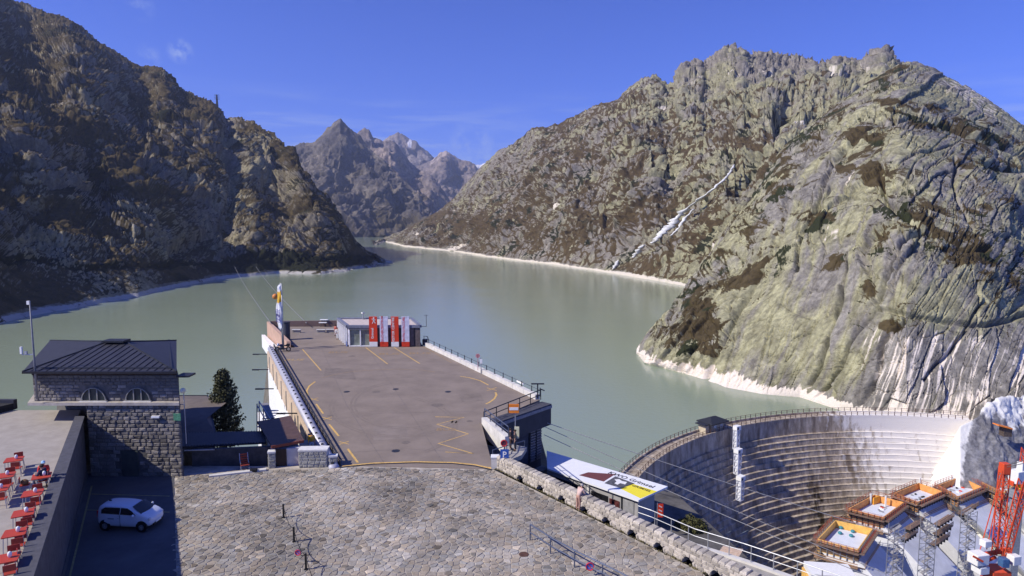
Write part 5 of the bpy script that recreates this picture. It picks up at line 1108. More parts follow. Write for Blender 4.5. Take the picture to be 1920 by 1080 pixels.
for i, (px, py, lb) in enumerate(tabs):
    p = G(px, py, TZ+.75); p.z = TZ; L = 'red square cafe table '+lb; s_ = 1.03
    o = TB if i == 0 else copy_thing(TB, p, rz0, L); o.location = p; o['label'] = L; o.rotation_euler = (0, 0, rz0+random.uniform(-.05, .05)); o.scale = (s_, s_, 1)
    for sgn, w_ in ((1, 'behind'), (-1, 'before')):
        if i == 3: continue
        q = p+DV*(.72*sgn)+Vector((DV.y, -DV.x, 0))*(.1 if sgn > 0 else .22); ra = rz0+(0 if sgn > 0 else math.pi)+random.uniform(-.15, .15)
        L = 'red cafe chair %s the table that is %s' % (w_, lb)
        L = ' '.join(L.split()[:16])
        o = CH if first else copy_thing(CH, q, ra, L); o.location = q; o.rotation_euler = (0, 0, ra); o['label'] = L; first = False
    cup = MB(); c_ = p+Vector((.1, .05, .752)); cup.tube([c_, c_+Vector((0, 0, .12)), c_+Vector((0, 0, .2)), c_+Vector((0, 0, .24))], [.06, .085, .07, .03], 10)
    tag(cup.build('table_pot', white, origin=c_, smooth=True), 'small white pot on the red table '+lb, 'pot', 'white pots on the cafe tables')
for j, (px, py) in enumerate(((100, 944), (70, 968), (52, 1005), (36, 1050))):
    q = G(px-6, py+2, TZ+.45); q.z = TZ; q.x = min(q.x, ext(iN, iF, q.y).x-.35); copy_thing(CH, q, rz0-1.4, 'spare red chair close against the parapet, %s from the far end' % ords[j].replace('farthest', 'first'))
#__PART4__
# ================================================================== LOWER YARD, LONG WHITE ROOF BUILDING
RZ = -4.8
kb = thing('cable_car_hall', 'long low hall with printed white roof below the stone wall', 'building', G(1197, 937, RZ))
kr = [G(1026, 878, RZ), G(1197, 938, RZ), G(1252, 912, RZ), G(1025, 845, RZ)]
mb = MB(); mb.prism([tuple(v)[:2] for v in kr], RZ-.16, RZ); mb.build('roof', mat('white_roof_sheet', (.80, .81, .84), .6, .04, 2), kb)
ki = [lerp(kr[0], kr[3], .08), lerp(kr[1], kr[2], .10), lerp(kr[1], kr[2], .93), lerp(kr[0], kr[3], .95)]; kx = (kr[1]-kr[0]).normalized()
ki[1] = ki[1]-kx*.35; ki[2] = ki[2]-kx*1.1
mb = MB(); mb.prism([tuple(v)[:2] for v in ki], -9, RZ-.17); mb.build('walls', mat('hall_grey_wall', (.36, .35, .35), .8, .08, 2), kb)
f_ = Vector((kx.y, -kx.x, 0)); 
def kfront(t0, t1, z0, z1, m, nm, d=.06):
    a, b = lerp(ki[0], ki[1], t0), lerp(ki[0], ki[1], t1); m_ = MB(); m_.prism([tuple(v)[:2] for v in (a, a+f_*d, b+f_*d, b)], z0, z1); return m_.build(nm, m, kb)
kfront(.02, .44, -8.2, -5.5, darkmet, 'dark_opening'); kfront(.46, .50, -8.2, -5.2, pale_conc, 'door_post', .12); kfront(.52, .70, -7.4, -5.6, black, 'shop_window'); kfront(.715, .82, -7.3, -5.7, mat('poster_dark', (.10, .03, .03), .5, .6, 4), 'poster'); kfront(.86, .965, -8.2, -5.3, mat('steel_door', (.30, .30, .31), .5), 'door'); kfront(.835, .85, -8.2, -4.95, darkmet, 'downpipe')
pc = lerp(ki[0], ki[1], .765)+f_*.1; mb = MB(); mb.tube([pc+Vector((0, 0, -6.4-RZ)), pc+f_*.03+Vector((0, 0, -6.4-RZ))], .28, 14); mb.build('round_sign', white, kb)
def print_(pts, m, nm, z=.006):
    P = [G(*p, RZ) for p in pts]; m_ = MB(); m_.add([p+Vector((0, 0, z)) for p in P], [tuple(range(len(P)-1, -1, -1))]); return m_.build(nm, m, kb)
print_([(1186, 907), (1232, 921.6), (1201, 934.7), (1163, 916)], yel2, 'yellow_print'); print_([(1103, 885.5), (1154, 889), (1132, 903), (1085, 891)], brown_p, 'brown_print'); print_([(1154, 893), (1190.4, 906.8), (1165, 915.6), (1133, 906)], grey_p, 'grey_print')
print_([(1152, 899), (1161, 898.5), (1166, 902), (1176, 904), (1172, 908.5), (1163, 906), (1158, 909), (1152, 906.5), (1156, 903)], white, 'white_emblem', .012)
rx = (kr[2]-kr[3]).normalized(); rx2 = (kr[1]-kr[0]).normalized()
pk = G(1183, 899.5, RZ); text('KWO Grimsel', 'lettering', black, kb, basis(pk+Vector((0, 0, .012)), rx2, (-rx2.y, rx2.x, 0)), .80, .004)
pk = G(1203, 916, RZ); text('GRIMSEL', 'lettering', black, kb, basis(pk+Vector((0, 0, .014)), rx2, (-rx2.y, rx2.x, 0)), .50, .004)
p = At(1238, 967, 51); rs = thing('red_flag_sign', 'red banner with pale marks hanging at the hall corner', 'banner', p)
mb = MB(); mb.box(p+Vector((0, 0, .45)), (.46, .04, 1.15)); mb.build('cloth', mat('bright_red', (.75, .06, .02), .6, .1, 2), rs)
mb = MB()
for q in range(3): mb.box(p+Vector((0, -.03, .1+q*.35)), (.3, .02, .07), 0, Matrix.Rotation(.5, 3, 'Y'))
mb.build('mark', white, rs); mb = MB(); mb.bar(p+Vector((-.26, 0, 1.1)), p+Vector((-.26, 0, -1.2)), .05); mb.build('pole', steel, rs)
mb = MB(); mb.prism([tuple(v)[:2] for v in yard], -9, -8.15); o = mb.build('lower_yard_ground', mat('yard_tarmac', (.10, .095, .09), .95, .3, .7), kind='structure'); o['label'] = 'lower yard beside the long hall'
# walkway below the stone wall and its rail
ZR = -2.7
rp = [G(1196, 978, ZR), G(1221, 987, ZR), G(1303, 1024, ZR), G(1395, 1053, ZR), G(1500, 1090, ZR), G(1640, 1140, ZR)]
mb = MB(); n = len(rp); inn = [w0+wu*(x)+wn*(TW+.02) for x in (9.3, 10.2, 12.6, 14.6, 17, 19.0)]
mb.add([(p.x, p.y, ZR-.02) for p in rp]+[(p.x, p.y, ZR-.02) for p in inn]+[(p.x, p.y, ZR-4.5) for p in rp], [(i, i+1, n+i+1, n+i) for i in range(n-1)]+[(2*n+i, 2*n+i+1, i+1, i) for i in range(n-1)])
o = mb.build('walkway', concrete, kind='structure'); o['label'] = 'narrow concrete walkway below the stone wall'
mb = MB()
for a, b in zip(rp[:-1], rp[1:]): mb.bar(a+Vector((0, 0, .04)), b+Vector((0, 0, .04)), .35, .16)
o = mb.build('walkway_kerb', pale_conc, o)
railing('walkway_railing', 'long galvanised two bar railing along the walkway edge', rp, 1.05, .1, (.55,), 12, .032, steel)
# stuff beyond: bush, planks, rubble, second fence
def leaf_cloud(name, c, rx_, rz_, n, m, parent=None, size=.16, shape=None, seedv=1, trunk=None, dens=None):
    rng = np.random.RandomState(seedv); u = rng.normal(size=(n, 3)); u /= np.linalg.norm(u, axis=1)[:, None]; rr = rng.rand(n)**.45
    P = u*rr[:, None]*np.array([rx_, rx_, rz_]); lump = perlin(P/ (rx_*.45)+seedv); P *= (1+.35*lump)[:, None]
    return P+np.array(c), rng
def leaves(P, rng, size, m, name, parent, sz=(1, 1)):
    n = len(P); a = rng.normal(size=(n, 3)); a /= np.linalg.norm(a, axis=1)[:, None]; b = np.cross(a, rng.normal(size=(n, 3))); b /= np.linalg.norm(b, axis=1)[:, None]
    s = size*(.6+.8*rng.rand(n))[:, None]; V = np.stack([P-a*s, P+b*s*.6, P+a*s, P-b*s*.6], 1).reshape(-1, 3)
    me = bpy.data.meshes.new(name); o_ = Vector(parent.location) if parent else Vector(); V = V-np.array(o_)
    me.from_pydata(V.tolist(), [], (np.arange(n*4).reshape(n, 4)).tolist()); me.materials.append(m); o = bpy.data.objects.new(name, me); COL.objects.link(o); o.parent = parent; return o
lf1 = mat('olive_leaves', (.085, .085, .030), .8, .5, 2.5, rand=0); lf2 = mat('pine_needles', (.055, .062, .030), .9, .35, 2.0, color2=(.125, .122, .060))
bc = At(1296, 992, 53); bu = thing('olive_bush', 'round olive green bush beside the end of the hall', 'bush', bc-Vector((0, 0, 1.2)))
P, rng = leaf_cloud('b', bc, 1.35, 1.0, 5000, lf1, seedv=4); leaves(P, rng, .10, lf1, 'foliage', bu)
mb = MB()
for q in range(6): a = q*1.05; mb.tube([bc-Vector((0, 0, 3.2)), bc+Vector((.7*math.cos(a), .7*math.sin(a), .1))], [.08, .02], 5)
mb.build('stems', wood_d, bu, kind='stuff')
pb = thing('plank_pile', 'small pile of pale planks on the slope below the railing', 'planks', At(1370, 1038, 47))
for q in range(5): c = At(1366+q*2, 1040-q*3, 47.0+q*.12); m_ = MB(); m_.box(c, (1.5, .2, .06), -.45+q*.02); m_.build('plank', mat('pale_plank', (.55, .43, .35), .8, .1, 4), pb)
# young pine by the shelter
tb_ = At(421, 812, 61); tt_ = At(428, 699, 61); pt = thing('pine_tree', 'single dark dense pine standing above the lake behind the shelter', 'tree', tb_-Vector((0, 0, 1.5)))
Ht = tt_.z-tb_.z+1.6; base = tb_-Vector((0, 0, 1.5)); mb = MB(); mb.tube([base, base+Vector((.1, 0, Ht*.5)), tt_], [.22, .14, .03], 7); mb.build('trunk', wood_d, pt)
rng = np.random.RandomState(3); Pn = []; mb = MB()
for q in range(190):
    h = (q/190)**.8*.97+.02; a = q*2.399; rad = (2.15*(1-h)**.5*(.55+.45*min(1, h*4+.55)))*rng.uniform(.7, 1.12); z0_ = base.z+h*Ht
    for kk in range(int(12+20*rad)):
        f_r = rng.rand()**.6; aa = a+rng.normal()*.16; Pn.append((base.x+.1*h+math.cos(aa)*rad*f_r+rng.normal()*.09, base.y+math.sin(aa)*rad*f_r+rng.normal()*.09, z0_+f_r*f_r*.42+rng.normal()*.08))
    if q % 3 == 0: mb.tube([(base.x+.1*h, base.y, z0_), (base.x+math.cos(a)*rad*.9, base.y+math.sin(a)*rad*.9, z0_+.3)], [.04, .01], 4)
leaves(np.array(Pn), rng, .13, lf2, 'crown', pt); mb.build('limbs', wood_d, pt, kind='stuff')

# ================================================================== DAM
def dam_mat():
    m = bpy.data.materials.new('dam_concrete'); m.use_nodes = True; t = m.node_tree; b = t.nodes['Principled BSDF']; b.inputs['Roughness'].default_value = .95; b.inputs['Specular IOR Level'].default_value = .1
    tc = N(t, 'ShaderNodeTexCoord')
    def nz(sc, an, det=6, ro=.65):
        mp = N(t, 'ShaderNodeMapping'); mp.inputs['Scale'].default_value = an; t.links.new(tc.outputs['Object'], mp.inputs[0]); n = N(t, 'ShaderNodeTexNoise', i_Scale=sc, i_Detail=float(det), i_Roughness=ro); t.links.new(mp.outputs[0], n.inputs['Vector']); return n.outputs[0]
    def ramp(x, a, c): r = N(t, 'ShaderNodeMapRange', i_1=a, i_2=c); t.links.new(x, r.inputs[0]); return r.outputs[0]
    def mix(f, a, c, bt='MIX'):
        n = N(t, 'ShaderNodeMix', data_type='RGBA', blend_type=bt)
        if isinstance(f, float): n.inputs[0].default_value = f
        else: t.links.new(f, n.inputs[0])
        for i, q in ((6, a), (7, c)):
            if isinstance(q, tuple): n.inputs[i].default_value = (*q, 1)
            else: t.links.new(q, n.inputs[i])
        return n.outputs[2]
    at = N(t, 'ShaderNodeAttribute', attribute_name='mask'); sp = N(t, 'ShaderNodeSeparateColor'); t.links.new(at.outputs['Color'], sp.inputs[0])
    c = mix(ramp(nz(1.0, (.5, .5, .10)), .35, .65), (.23, .18, .13), (.56, .48, .38))
    c = mix(1.0, c, mix(ramp(nz(1.0, (1.3, 1.3, .5)), .3, .7), (.70, .69, .68), (1.25, 1.25, 1.25)), 'MULTIPLY')
    ad = N(t, 'ShaderNodeMath', operation='ADD'); t.links.new(sp.outputs[0], ad.inputs[0]); s2 = N(t, 'ShaderNodeMath', operation='MULTIPLY', i_1=1.1); n_ = N(t, 'ShaderNodeMath', operation='SUBTRACT', i_1=.5); t.links.new(nz(1.0, (.8, .8, .30), 8, .72), n_.inputs[0]); t.links.new(n_.outputs[0], s2.inputs[0]); t.links.new(s2.outputs[0], ad.inputs[1])
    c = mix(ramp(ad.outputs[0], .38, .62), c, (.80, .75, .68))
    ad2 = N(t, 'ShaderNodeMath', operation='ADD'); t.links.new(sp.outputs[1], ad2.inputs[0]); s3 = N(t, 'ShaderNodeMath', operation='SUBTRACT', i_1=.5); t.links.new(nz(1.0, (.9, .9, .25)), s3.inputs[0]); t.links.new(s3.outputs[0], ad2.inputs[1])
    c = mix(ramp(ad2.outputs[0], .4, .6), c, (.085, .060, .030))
    t.links.new(c, b.inputs['Base Color']); bp = N(t, 'ShaderNodeBump', i_Strength=.7, i_Distance=.12); t.links.new(nz(2.2, (1, 1, 1)), bp.inputs['Height']); t.links.new(bp.outputs[0], b.inputs['Normal'])
    return m
dm = dam_mat(); dam = thing('arch_dam', 'curved stepped concrete arch dam holding back the lake', 'dam', darc(DR, 90, CREST))
angs = np.arange(70.6, 206, .9)
def ring(profile, name, m=dm, jit=0.0):
    prof = np.array(profile, float); A = np.radians(angs); r = prof[:, 0][:, None]+np.zeros(len(A)); z = prof[:, 1][:, None]+np.zeros(len(A))
    if jit:
        nz_ = perlin(np.stack([np.cos(A)*DR/2.2, np.sin(A)*DR/2.2, A*0+prof[0, 1]*1.7], 1))*jit; r = r+nz_[None, :]; z = z+nz_[None, :]*.5
    X = DC.x+r*np.cos(A); Y = DC.y+r*np.sin(A); V = np.stack([X, Y, z], -1).reshape(-1, 3); n = len(A); k = len(prof)
    f = [(j*n+i, (j+1)*n+i, (j+1)*n+i+1, j*n+i+1) for j in range(k-1) for i in range(n-1)]
    me = bpy.data.meshes.new(name); me.from_pydata((V-np.array(dam.location)).tolist(), [], f); me.materials.append(m); me.update()
    deg = np.broadcast_to(np.degrees(A), r.shape).reshape(-1); zz = V[:, 2]
    white_ = .08+.62*sstep(deg, 104, 84)-.25*sstep(deg, 125, 150)+.16*sstep(zz, CREST-6, CREST)+.12*np.sin(deg*3.1)*sstep(deg, 120, 100)  # white bloom, plus sunlit brightness painted on the right side, less on the left
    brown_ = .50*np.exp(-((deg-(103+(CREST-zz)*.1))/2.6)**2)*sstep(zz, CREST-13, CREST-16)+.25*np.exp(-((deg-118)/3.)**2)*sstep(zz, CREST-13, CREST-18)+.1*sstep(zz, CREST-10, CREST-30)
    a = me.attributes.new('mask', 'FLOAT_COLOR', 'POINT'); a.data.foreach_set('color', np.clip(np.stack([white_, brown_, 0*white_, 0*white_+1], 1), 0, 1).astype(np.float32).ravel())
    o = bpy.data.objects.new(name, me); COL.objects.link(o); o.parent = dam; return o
road_m = mat('crest_road', (.16, .14, .13), .9, .2, .5)
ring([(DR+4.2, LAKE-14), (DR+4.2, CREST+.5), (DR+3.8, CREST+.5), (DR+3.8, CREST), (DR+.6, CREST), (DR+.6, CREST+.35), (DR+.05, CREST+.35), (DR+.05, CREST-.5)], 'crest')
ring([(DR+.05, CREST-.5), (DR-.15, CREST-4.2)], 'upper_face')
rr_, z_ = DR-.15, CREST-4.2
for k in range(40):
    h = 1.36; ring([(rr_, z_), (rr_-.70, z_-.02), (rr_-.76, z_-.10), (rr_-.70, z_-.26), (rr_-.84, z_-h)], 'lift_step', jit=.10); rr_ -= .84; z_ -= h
# stains hang off the underside lip: a thin dark drip line per step is left to the lip's own shadow
# crest railings
cr_ = thing('crest_railing', 'rusty post and bar railings along both sides of the dam crest', 'railing', darc(DR+.3, 90, CREST+.35)); rust = mat('rusty_brown', (.13, .075, .06), .8, .3, 3)
for rr, zb in ((DR+.3, CREST+.35), (DR+4.0, CREST+.5)):
    for zz, s_ in ((1.0, .08), (.55, .06)):
        m_ = MB(); m_.tube([darc(rr, a, zb+zz) for a in np.arange(71, 204, 2)], s_*.6, 5); m_.build('rail', rust, cr_)
    pm = MB(); pm.bar((0, 0, 0), (0, 0, 1.08), .13); pst = pm.build('post', rust, cr_, origin=(0, 0, 0)); n = 110
    for q in range(n): o = pst if q == 0 else clone(pst, cr_); o.location = darc(rr, 71+q*1.2, zb)-cr_.location
# gatehouse on the crest
gc = At(1345, 812, 166); aG = math.degrees(math.atan2(gc.y-DC.y, gc.x-DC.x)); gc = darc(DR+2.6, aG, CREST); gh = thing('gatehouse', 'small pale gatehouse with dark hipped roof standing on the dam crest', 'hut', gc)
rz = math.radians(aG+90); R3 = Matrix.Rotation(rz, 3, 'Z')
def gl(x, y, z): return gc+R3@Vector((x, y, z))
mb = MB(); mb.box(gl(0, 0, 1.3), (5.2, 3.4, 2.6), rz); mb.build('walls', mat('gatehouse_wall', (.34, .31, .25), .85, .25, 1.5), gh)
mb = MB(); c8 = [gl(x, y, 2.6) for x, y in ((-3.5, -2.6), (3.5, -2.6), (3.5, 2.6), (-3.5, 2.6))]; mb.add(c8+[gl(-1, 0, 3.7), gl(1, 0, 3.7)]+[p-Vector((0, 0, .3)) for p in c8], [(0, 1, 5, 4), (1, 2, 5), (2, 3, 4, 5), (3, 0, 4), (9, 8, 7, 6), (0, 6, 7, 1), (1, 7, 8, 2), (2, 8, 9, 3), (3, 9, 6, 0)]); mb.build('roof', darkmet, gh)
mb = MB(); mb.box(gl(3.6, 0, 1.1), (1.4, 2.4, 2.2), rz); mb.build('porch', mat('porch_cream', (.52, .45, .33), .8), gh); mb = MB(); mb.box(gl(3.9, 0, 2.35), (2.6, 3.2, .22), rz); mb.build('porch_roof', darkmet, gh)
for x in (-1.4, 1.2): mb = MB(); mb.box(gl(x, 1.74, 1.5), (1.1, .08, 1.3), rz); mb.build('window', mat('pale_blue_pane', (.35, .42, .50), .2), gh); mb = MB(); mb.box(gl(x, -1.74, 1.5), (1.1, .08, 1.3), rz); mb.build('window', glass_m, gh)
# stair and lift tower hanging on the dam face
lt = thing('lift_tower', 'white steel lift tower stepping down the dam face in staggered boxes', 'tower', At(1382, 830, 166)); 
wst = mat('white_steel', (.74, .75, .80), .5, .08, 2)
def damr(z): return DR-.15 if z > CREST-4.2 else DR-.15-.84*((CREST-4.2-z)/1.36+1)
def seg(pxt, pyt, pxb, pyb, wd, z_off=0.9, landing=True):
    # find the point on the face hit by each ray, then stand off it
    def hit(px, py):
        d = pray(px, py); best = None
        for Y in np.linspace(140, 185, 400):
            t_ = Y/d.y; X = d.x*t_; Z = HC+d.z*t_; r = math.hypot(X-DC.x, Y-DC.y)
            if r >= damr(Z)-z_off-wd/2: return Vector((X, Y, Z))
        return Vector((d.x*t_, Y, Z))
    b_ = hit(pxb, pyb); tp = At(pxt, pyt, b_.y); h = tp.z-b_.z; x, y = b_.x, b_.y; a_ = math.atan2(y-DC.y, x-DC.x)+math.pi/2; Rr = Matrix.Rotation(a_, 3, 'Z')
    g = lambda i, j, z: Vector((x, y, z))+Rr@Vector((i*wd/2, j*wd/2, 0)); m_ = MB()
    for i in (-1, 1):
        for j in (-1, 1): m_.bar(g(i, j, b_.z), g(i, j, tp.z), .16)
    m_.build('frame', wst, lt, kind='stuff'); z = b_.z; k = 0
    n_l = max(2, round(h/1.6))
    for q in range(n_l):
        m_ = MB(); z0 = b_.z+h*q/n_l; z1 = b_.z+h*(q+1)/n_l
        for (i, j), (i2, j2) in (((-1, -1), (1, -1)), ((-1, 1), (1, 1)), ((-1, -1), (-1, 1)), ((1, -1), (1, 1))): m_.bar(g(i, j, z0), g(i2, j2, z0), .12); m_.bar(g(i, j, z0), g(i2, j2, z1), .10)
        m_.build('bracing', wst, lt)
    m_ = MB(); m_.box(Vector((x, y, b_.z+h*.5)), (wd*.62, wd*.62, h*.97), a_); m_.build('shaft_panel', wst, lt)
    m_ = MB(); m_.box(Vector((x, y, tp.z))+Rr@Vector((-.1*wd, 0, -.3)), (wd*1.5, wd*1.15, 1.1), a_); m_.build('landing_box', white, lt)
    m_ = MB(); m_.box(Vector((x, y, tp.z-.35))+Rr@Vector((.3, .62*wd, 0)), (.5, .06, .6), a_); m_.build('window', darkmet, lt)
seg(1383, 800, 1380, 842, 1.15); seg(1386, 843, 1382, 888, 1.25); seg(1393, 894, 1387, 937, 1.3)

# ------------------------------------------------------------------ right abutment and gorge floor
def dispE(P, px, py, u, info):
    r = ridged(P*np.array([1, 1, .4]), 1/9., 4); f1, f2, c = worley(P/4.2, .9); e = np.clip((f2-f1)*2, 0, 1); info['e'] = e
    rough = sstep(px, 1800, 1850)*(1-.75*ell(px, py, 1800, 850, 70, 120))
    g1, g2, c2 = worley(P/1.7, .9); return ((r-.4)*1.6+e*RND[c][:, 0]*.6+np.clip((g2-g1)*2, 0, 1)*RND[c2][:, 1]*.3)*(.10+.9*rough)
def maskE(P, n, dd, px, py, u, info):
    pale = .75+.5*fbm(P, 1/9., 4); grey = ell(px, py+perlin(P/6.)*12, 1860, 880, 75, 115)**.5*(px > 1800); pale = pale-1.15*grey+.5*sstep(px, 1830, 1800)+.15*sstep(py, 810, 760)
    v = 0*px-.5+1.0*ell(px, py, 1752, 892, 30, 30)
    return np.stack([v, 0*px+.2, pale, 0*px], 1)
ROCKE = mat_terrain('abutment_rock', (.235, .24, .26), (.30, .30, .31), (.16, .14, .12), (.1, .1, .1), (.74, .73, .70), S=.45, bump=.4)
terrain('abutment_slope', 'bright excavated rock and concrete slope at the right end of the dam', ROCKE, np.concatenate([np.arange(1730, 1990, 1.5), np.arange(1990, 2400, 10)]), [(1730, 1150), (2400, 1250)],
        [(1730, 925), (1745, 892), (1760, 868), (1782, 835), (1800, 800), (1835, 783), (1845, 768), (1862, 755), (1880, 748), (1920, 738), (2000, 720), (2400, 700)], [(1730, 171), (1782, 172), (1835, 174), (1862, 177), (1920, 182), (2400, 178)], 230, k=1.0,
        toe_y=[(1730, 150), (2400, 120)], disp=dispE, masks=maskE, back=.1)
mb = MB(); mb.prism([tuple(darc(96, a, 0))[:2] for a in range(0, 360, 12)], -112, -104); o = mb.build('gorge_floor', mat('gorge_rock', (.20, .19, .17), .95, .3, .2, bump=.4, bscale=.8), kind='structure'); o['label'] = 'gorge floor at the foot of the dam'
# excavation pit niche with orange cover
p = At(1888, 803, 168); ni = thing('orange_shelter', 'small orange canopy over a dark pit on the bright slope', 'canopy', p); mb = MB(); mb.box(p+Vector((-1.2, 0, .6)), (4.0, 2.2, .25), .2, Matrix.Rotation(.25, 3, 'Y')); mb.build('cover', orange, ni); mb = MB(); mb.box(p+Vector((0, .4, -1.0)), (2.2, 1.8, 2.4)); mb.build('pit', mat('pit_dark', (.10, .075, .06), .9, .4, 2), ni)

# ------------------------------------------------------------------ new dam blocks with formwork
FZ = -50.0
conc_new = mat('new_concrete', (.66, .67, .69), .85, .10, .35, bump=.02, bscale=4); conc_b = mat('fresh_blue_white_concrete', (.66, .70, .76), .8, .06, .5)
def formwork(idx, px4, label, form_m, orange_sides, extras):
    C = [G(x, y, FZ) for x, y in px4]; ctr = sum(C, Vector())/4; t_ = thing('concrete_block', label, 'construction block', (ctr.x, ctr.y, -104), 'new dam blocks under construction')
    C = [Vector((p.x, p.y, 0)) for p in C]; c0_ = Vector((ctr.x, ctr.y, 0))
    # winding: make it ccw
    ar_ = sum(C[i].x*C[(i+1) % 4].y-C[(i+1) % 4].x*C[i].y for i in range(4))
    if ar_ < 0: C = C[::-1]
    def off(k): return [tuple(p+(p-c0_).normalized()*k)[:2] for p in C]
    mb = MB(); mb.prism(off(-.1), -103.9, FZ-1.9, None); mb.v = [(v[0]+(42 if v[2] < -100 else 0), v[1]-(46 if v[2] < -100 else 0), v[2]) for v in mb.v]; mb.build('shaft', conc_new, t_)
    mb = MB(); mb.prism(off(-.35), FZ-1.9, FZ-1.6); mb.build('fresh_surface', conc_b, t_)
    for i in range(4):
        a, b = C[i], C[(i+1) % 4]; u = (b-a).normalized(); nn = Vector((u.y, -u.x, 0)); L = (b-a).length
        P3 = lambda s_, o_, z: a+u*s_+nn*o_+Vector((0, 0, z))
        mb = MB(); mb.prism([tuple(P3(*q, 0))[:2] for q in ((0, -.08), (0, .1), (L, .1), (L, -.08))], FZ-2.6, FZ+.05); mb.build('shutter', orange_sides, t_)
        for q in range(4):
            m_ = MB(); z = FZ-.25-q*.62; m_.bar(P3(-.3, .2, z), P3(L+.3, .2, z), .16, .34); m_.build('waler', timber if q % 2 == 0 else timber_d, t_)
        n_s = int(L/1.1)
        for q in range(n_s): m_ = MB(); m_.bar(P3((q+.5)*L/n_s, .34, FZ+.15), P3((q+.5)*L/n_s, .34, FZ-2.9), .14); m_.build('soldier', form_m, t_)
        # top guard, platforms
        m_ = MB(); 
        for zz in (.55, 1.05): m_.bar(P3(-.5, .9, FZ-.4+zz), P3(L+.5, .9, FZ-.4+zz), .06)
        for q in range(int(L/1.4)+1): m_.bar(P3(q*1.4, .9, FZ-.5), P3(q*1.4, .9, FZ+.7), .07)
        m_.build('guard_rail', mat('rust_red_tube', (.42, .10, .05), .6, .2, 3), t_)
        for lv, (zz, w_) in enumerate(((FZ-.6, .95), (FZ-3.5, 1.2))):
            m_ = MB(); m_.prism([tuple(P3(*q, 0))[:2] for q in ((-.4, .4), (-.4, .4+w_), (L+.4, .4+w_), (L+.4, .4))], zz-.1, zz); m_.build('platform', timber_d, t_)
            if lv:
                for q in range(3): m_ = MB(); m_.bar(P3(-.4, .45+w_, zz+.2+q*.42), P3(L+.4, .45+w_, zz+.2+q*.42), .05, .18); m_.build('guard_board', timber, t_)
                for q in range(int(L/1.2)): m_ = MB(); m_.bar(P3((q+.5)*1.2, .4, zz-1.8), P3((q+.5)*1.2, .35+w_, zz-.1), .12); m_.build('bracket', darkmet, t_)
    for kind, px, py in extras:
        if kind == 'ball': q = G(px, py, FZ-1.3); m_ = MB(); m_.ball(q, .48, 12, 8, (1, 1, .7)); tag(m_.build('teal_bucket', mat('teal_plastic', (.05, .24, .30), .5), origin=q, smooth=True), 'round teal tub on the fresh concrete, %s' % extras_lb.pop(0), 'tub', 'teal tubs on the nearest block')
        elif kind == 'panel': q = G(px, py, FZ-1.0); m_ = MB(); m_.box(q+Vector((0, 0, .2)), (2.6, .3, 2.0), .5); m_.build('formwork_panel', mat('orange_yellow_form', (.85, .38, .04), .5, .1, 2), t_)
        elif kind == 'post': q = G(px, py, FZ-1.6); m_ = MB(); m_.box(q+Vector((0, 0, 1.4)), (.3, .3, 2.8)); m_.build('prop', white, t_)
        elif kind == 'rubble':
            for z in range(7): q = G(px+random.uniform(-14, 14), py+random.uniform(-6, 6), FZ-1.5); m_ = MB(); m_.box(q, (random.uniform(.5, 1.2), .4, .3), random.uniform(0, 3)); m_.build('material_bundle', random.choice([darkmet, white, steel, red]), t_)
    return t_
extras_lb = ['back left of the four', 'back right of the four', 'front left of the four', 'front right of the four']
ora = mat('orange_shutter', (.72, .33, .10), .65, .2, 1.2); orb = mat('yellow_shutter', (.80, .48, .13), .6, .15, 1.2)
BL = [formwork(0, [(1567, 976), (1636, 991), (1608, 1031), (1534, 1011)], 'nearest new concrete block with four teal tubs inside its formwork', steel, orb, [('ball', 1577, 989), ('ball', 1599, 996), ('ball', 1575, 999), ('ball', 1596, 1004)]),
      formwork(1, [(1640, 928), (1694, 942), (1656, 970), (1592, 954)], 'second new concrete block with yellow panel and tools inside', darkmet, ora, [('panel', 1643, 940), ('post', 1660, 950), ('post', 1632, 946), ('rubble', 1650, 955)]),
      formwork(2, [(1723, 906), (1766, 921), (1721, 941), (1677, 925)], 'third new concrete block with tall brown shutters and white floor', darkmet, ora, [('rubble', 1722, 932), ('post', 1724, 915)]),
      formwork(3, [(1801, 894), (1840, 913), (1796, 931), (1760, 910)], 'fourth new concrete block with reddish guard rails and an orange hoop', steel, ora, [('rubble', 1793, 918), ('panel', 1812, 905)]),
      formwork(4, [(1868, 893), (1906, 905), (1882, 924), (1838, 903)], 'fifth new concrete block partly hidden behind the red crane', steel, orb, [('panel', 1865, 898), ('rubble', 1872, 908)])]
# extra lower walkways on the block faces
for px, py, L, lb in ((1712, 985, 6, 'on the second block'), (1704, 1003, 6, 'low on the second block'), (1770, 975, 8, 'on the third block'), (1768, 993, 8, 'middle of the third block'), (1762, 1012, 8, 'lowest on the third block'), (1815, 955, 9, 'on the fourth block')):
    c = At(px, py, 134 if px < 1720 else 141 if px < 1790 else 147); t_ = thing('work_platform', 'suspended timber work platform '+lb, 'platform', c, 'work platforms on the new blocks'); a_ = .62
    m_ = MB(); m_.box(c, (L, 1.3, .15), a_); m_.build('deck_board', timber_d, t_)
    for dz in (.3, .65, 1.0): m_ = MB(); m_.box(c+Matrix.Rotation(a_, 3, 'Z')@Vector((0, -.65, dz)), (L, .06, .2), a_); m_.build('guard_board', timber, t_)
    for q in range(5): m_ = MB(); m_.box(c+Matrix.Rotation(a_, 3, 'Z')@Vector((-L/2+(q+.5)*L/5, 0, -.5)), (.12, 1.1, .9), a_); m_.build('bracket', darkmet, t_)
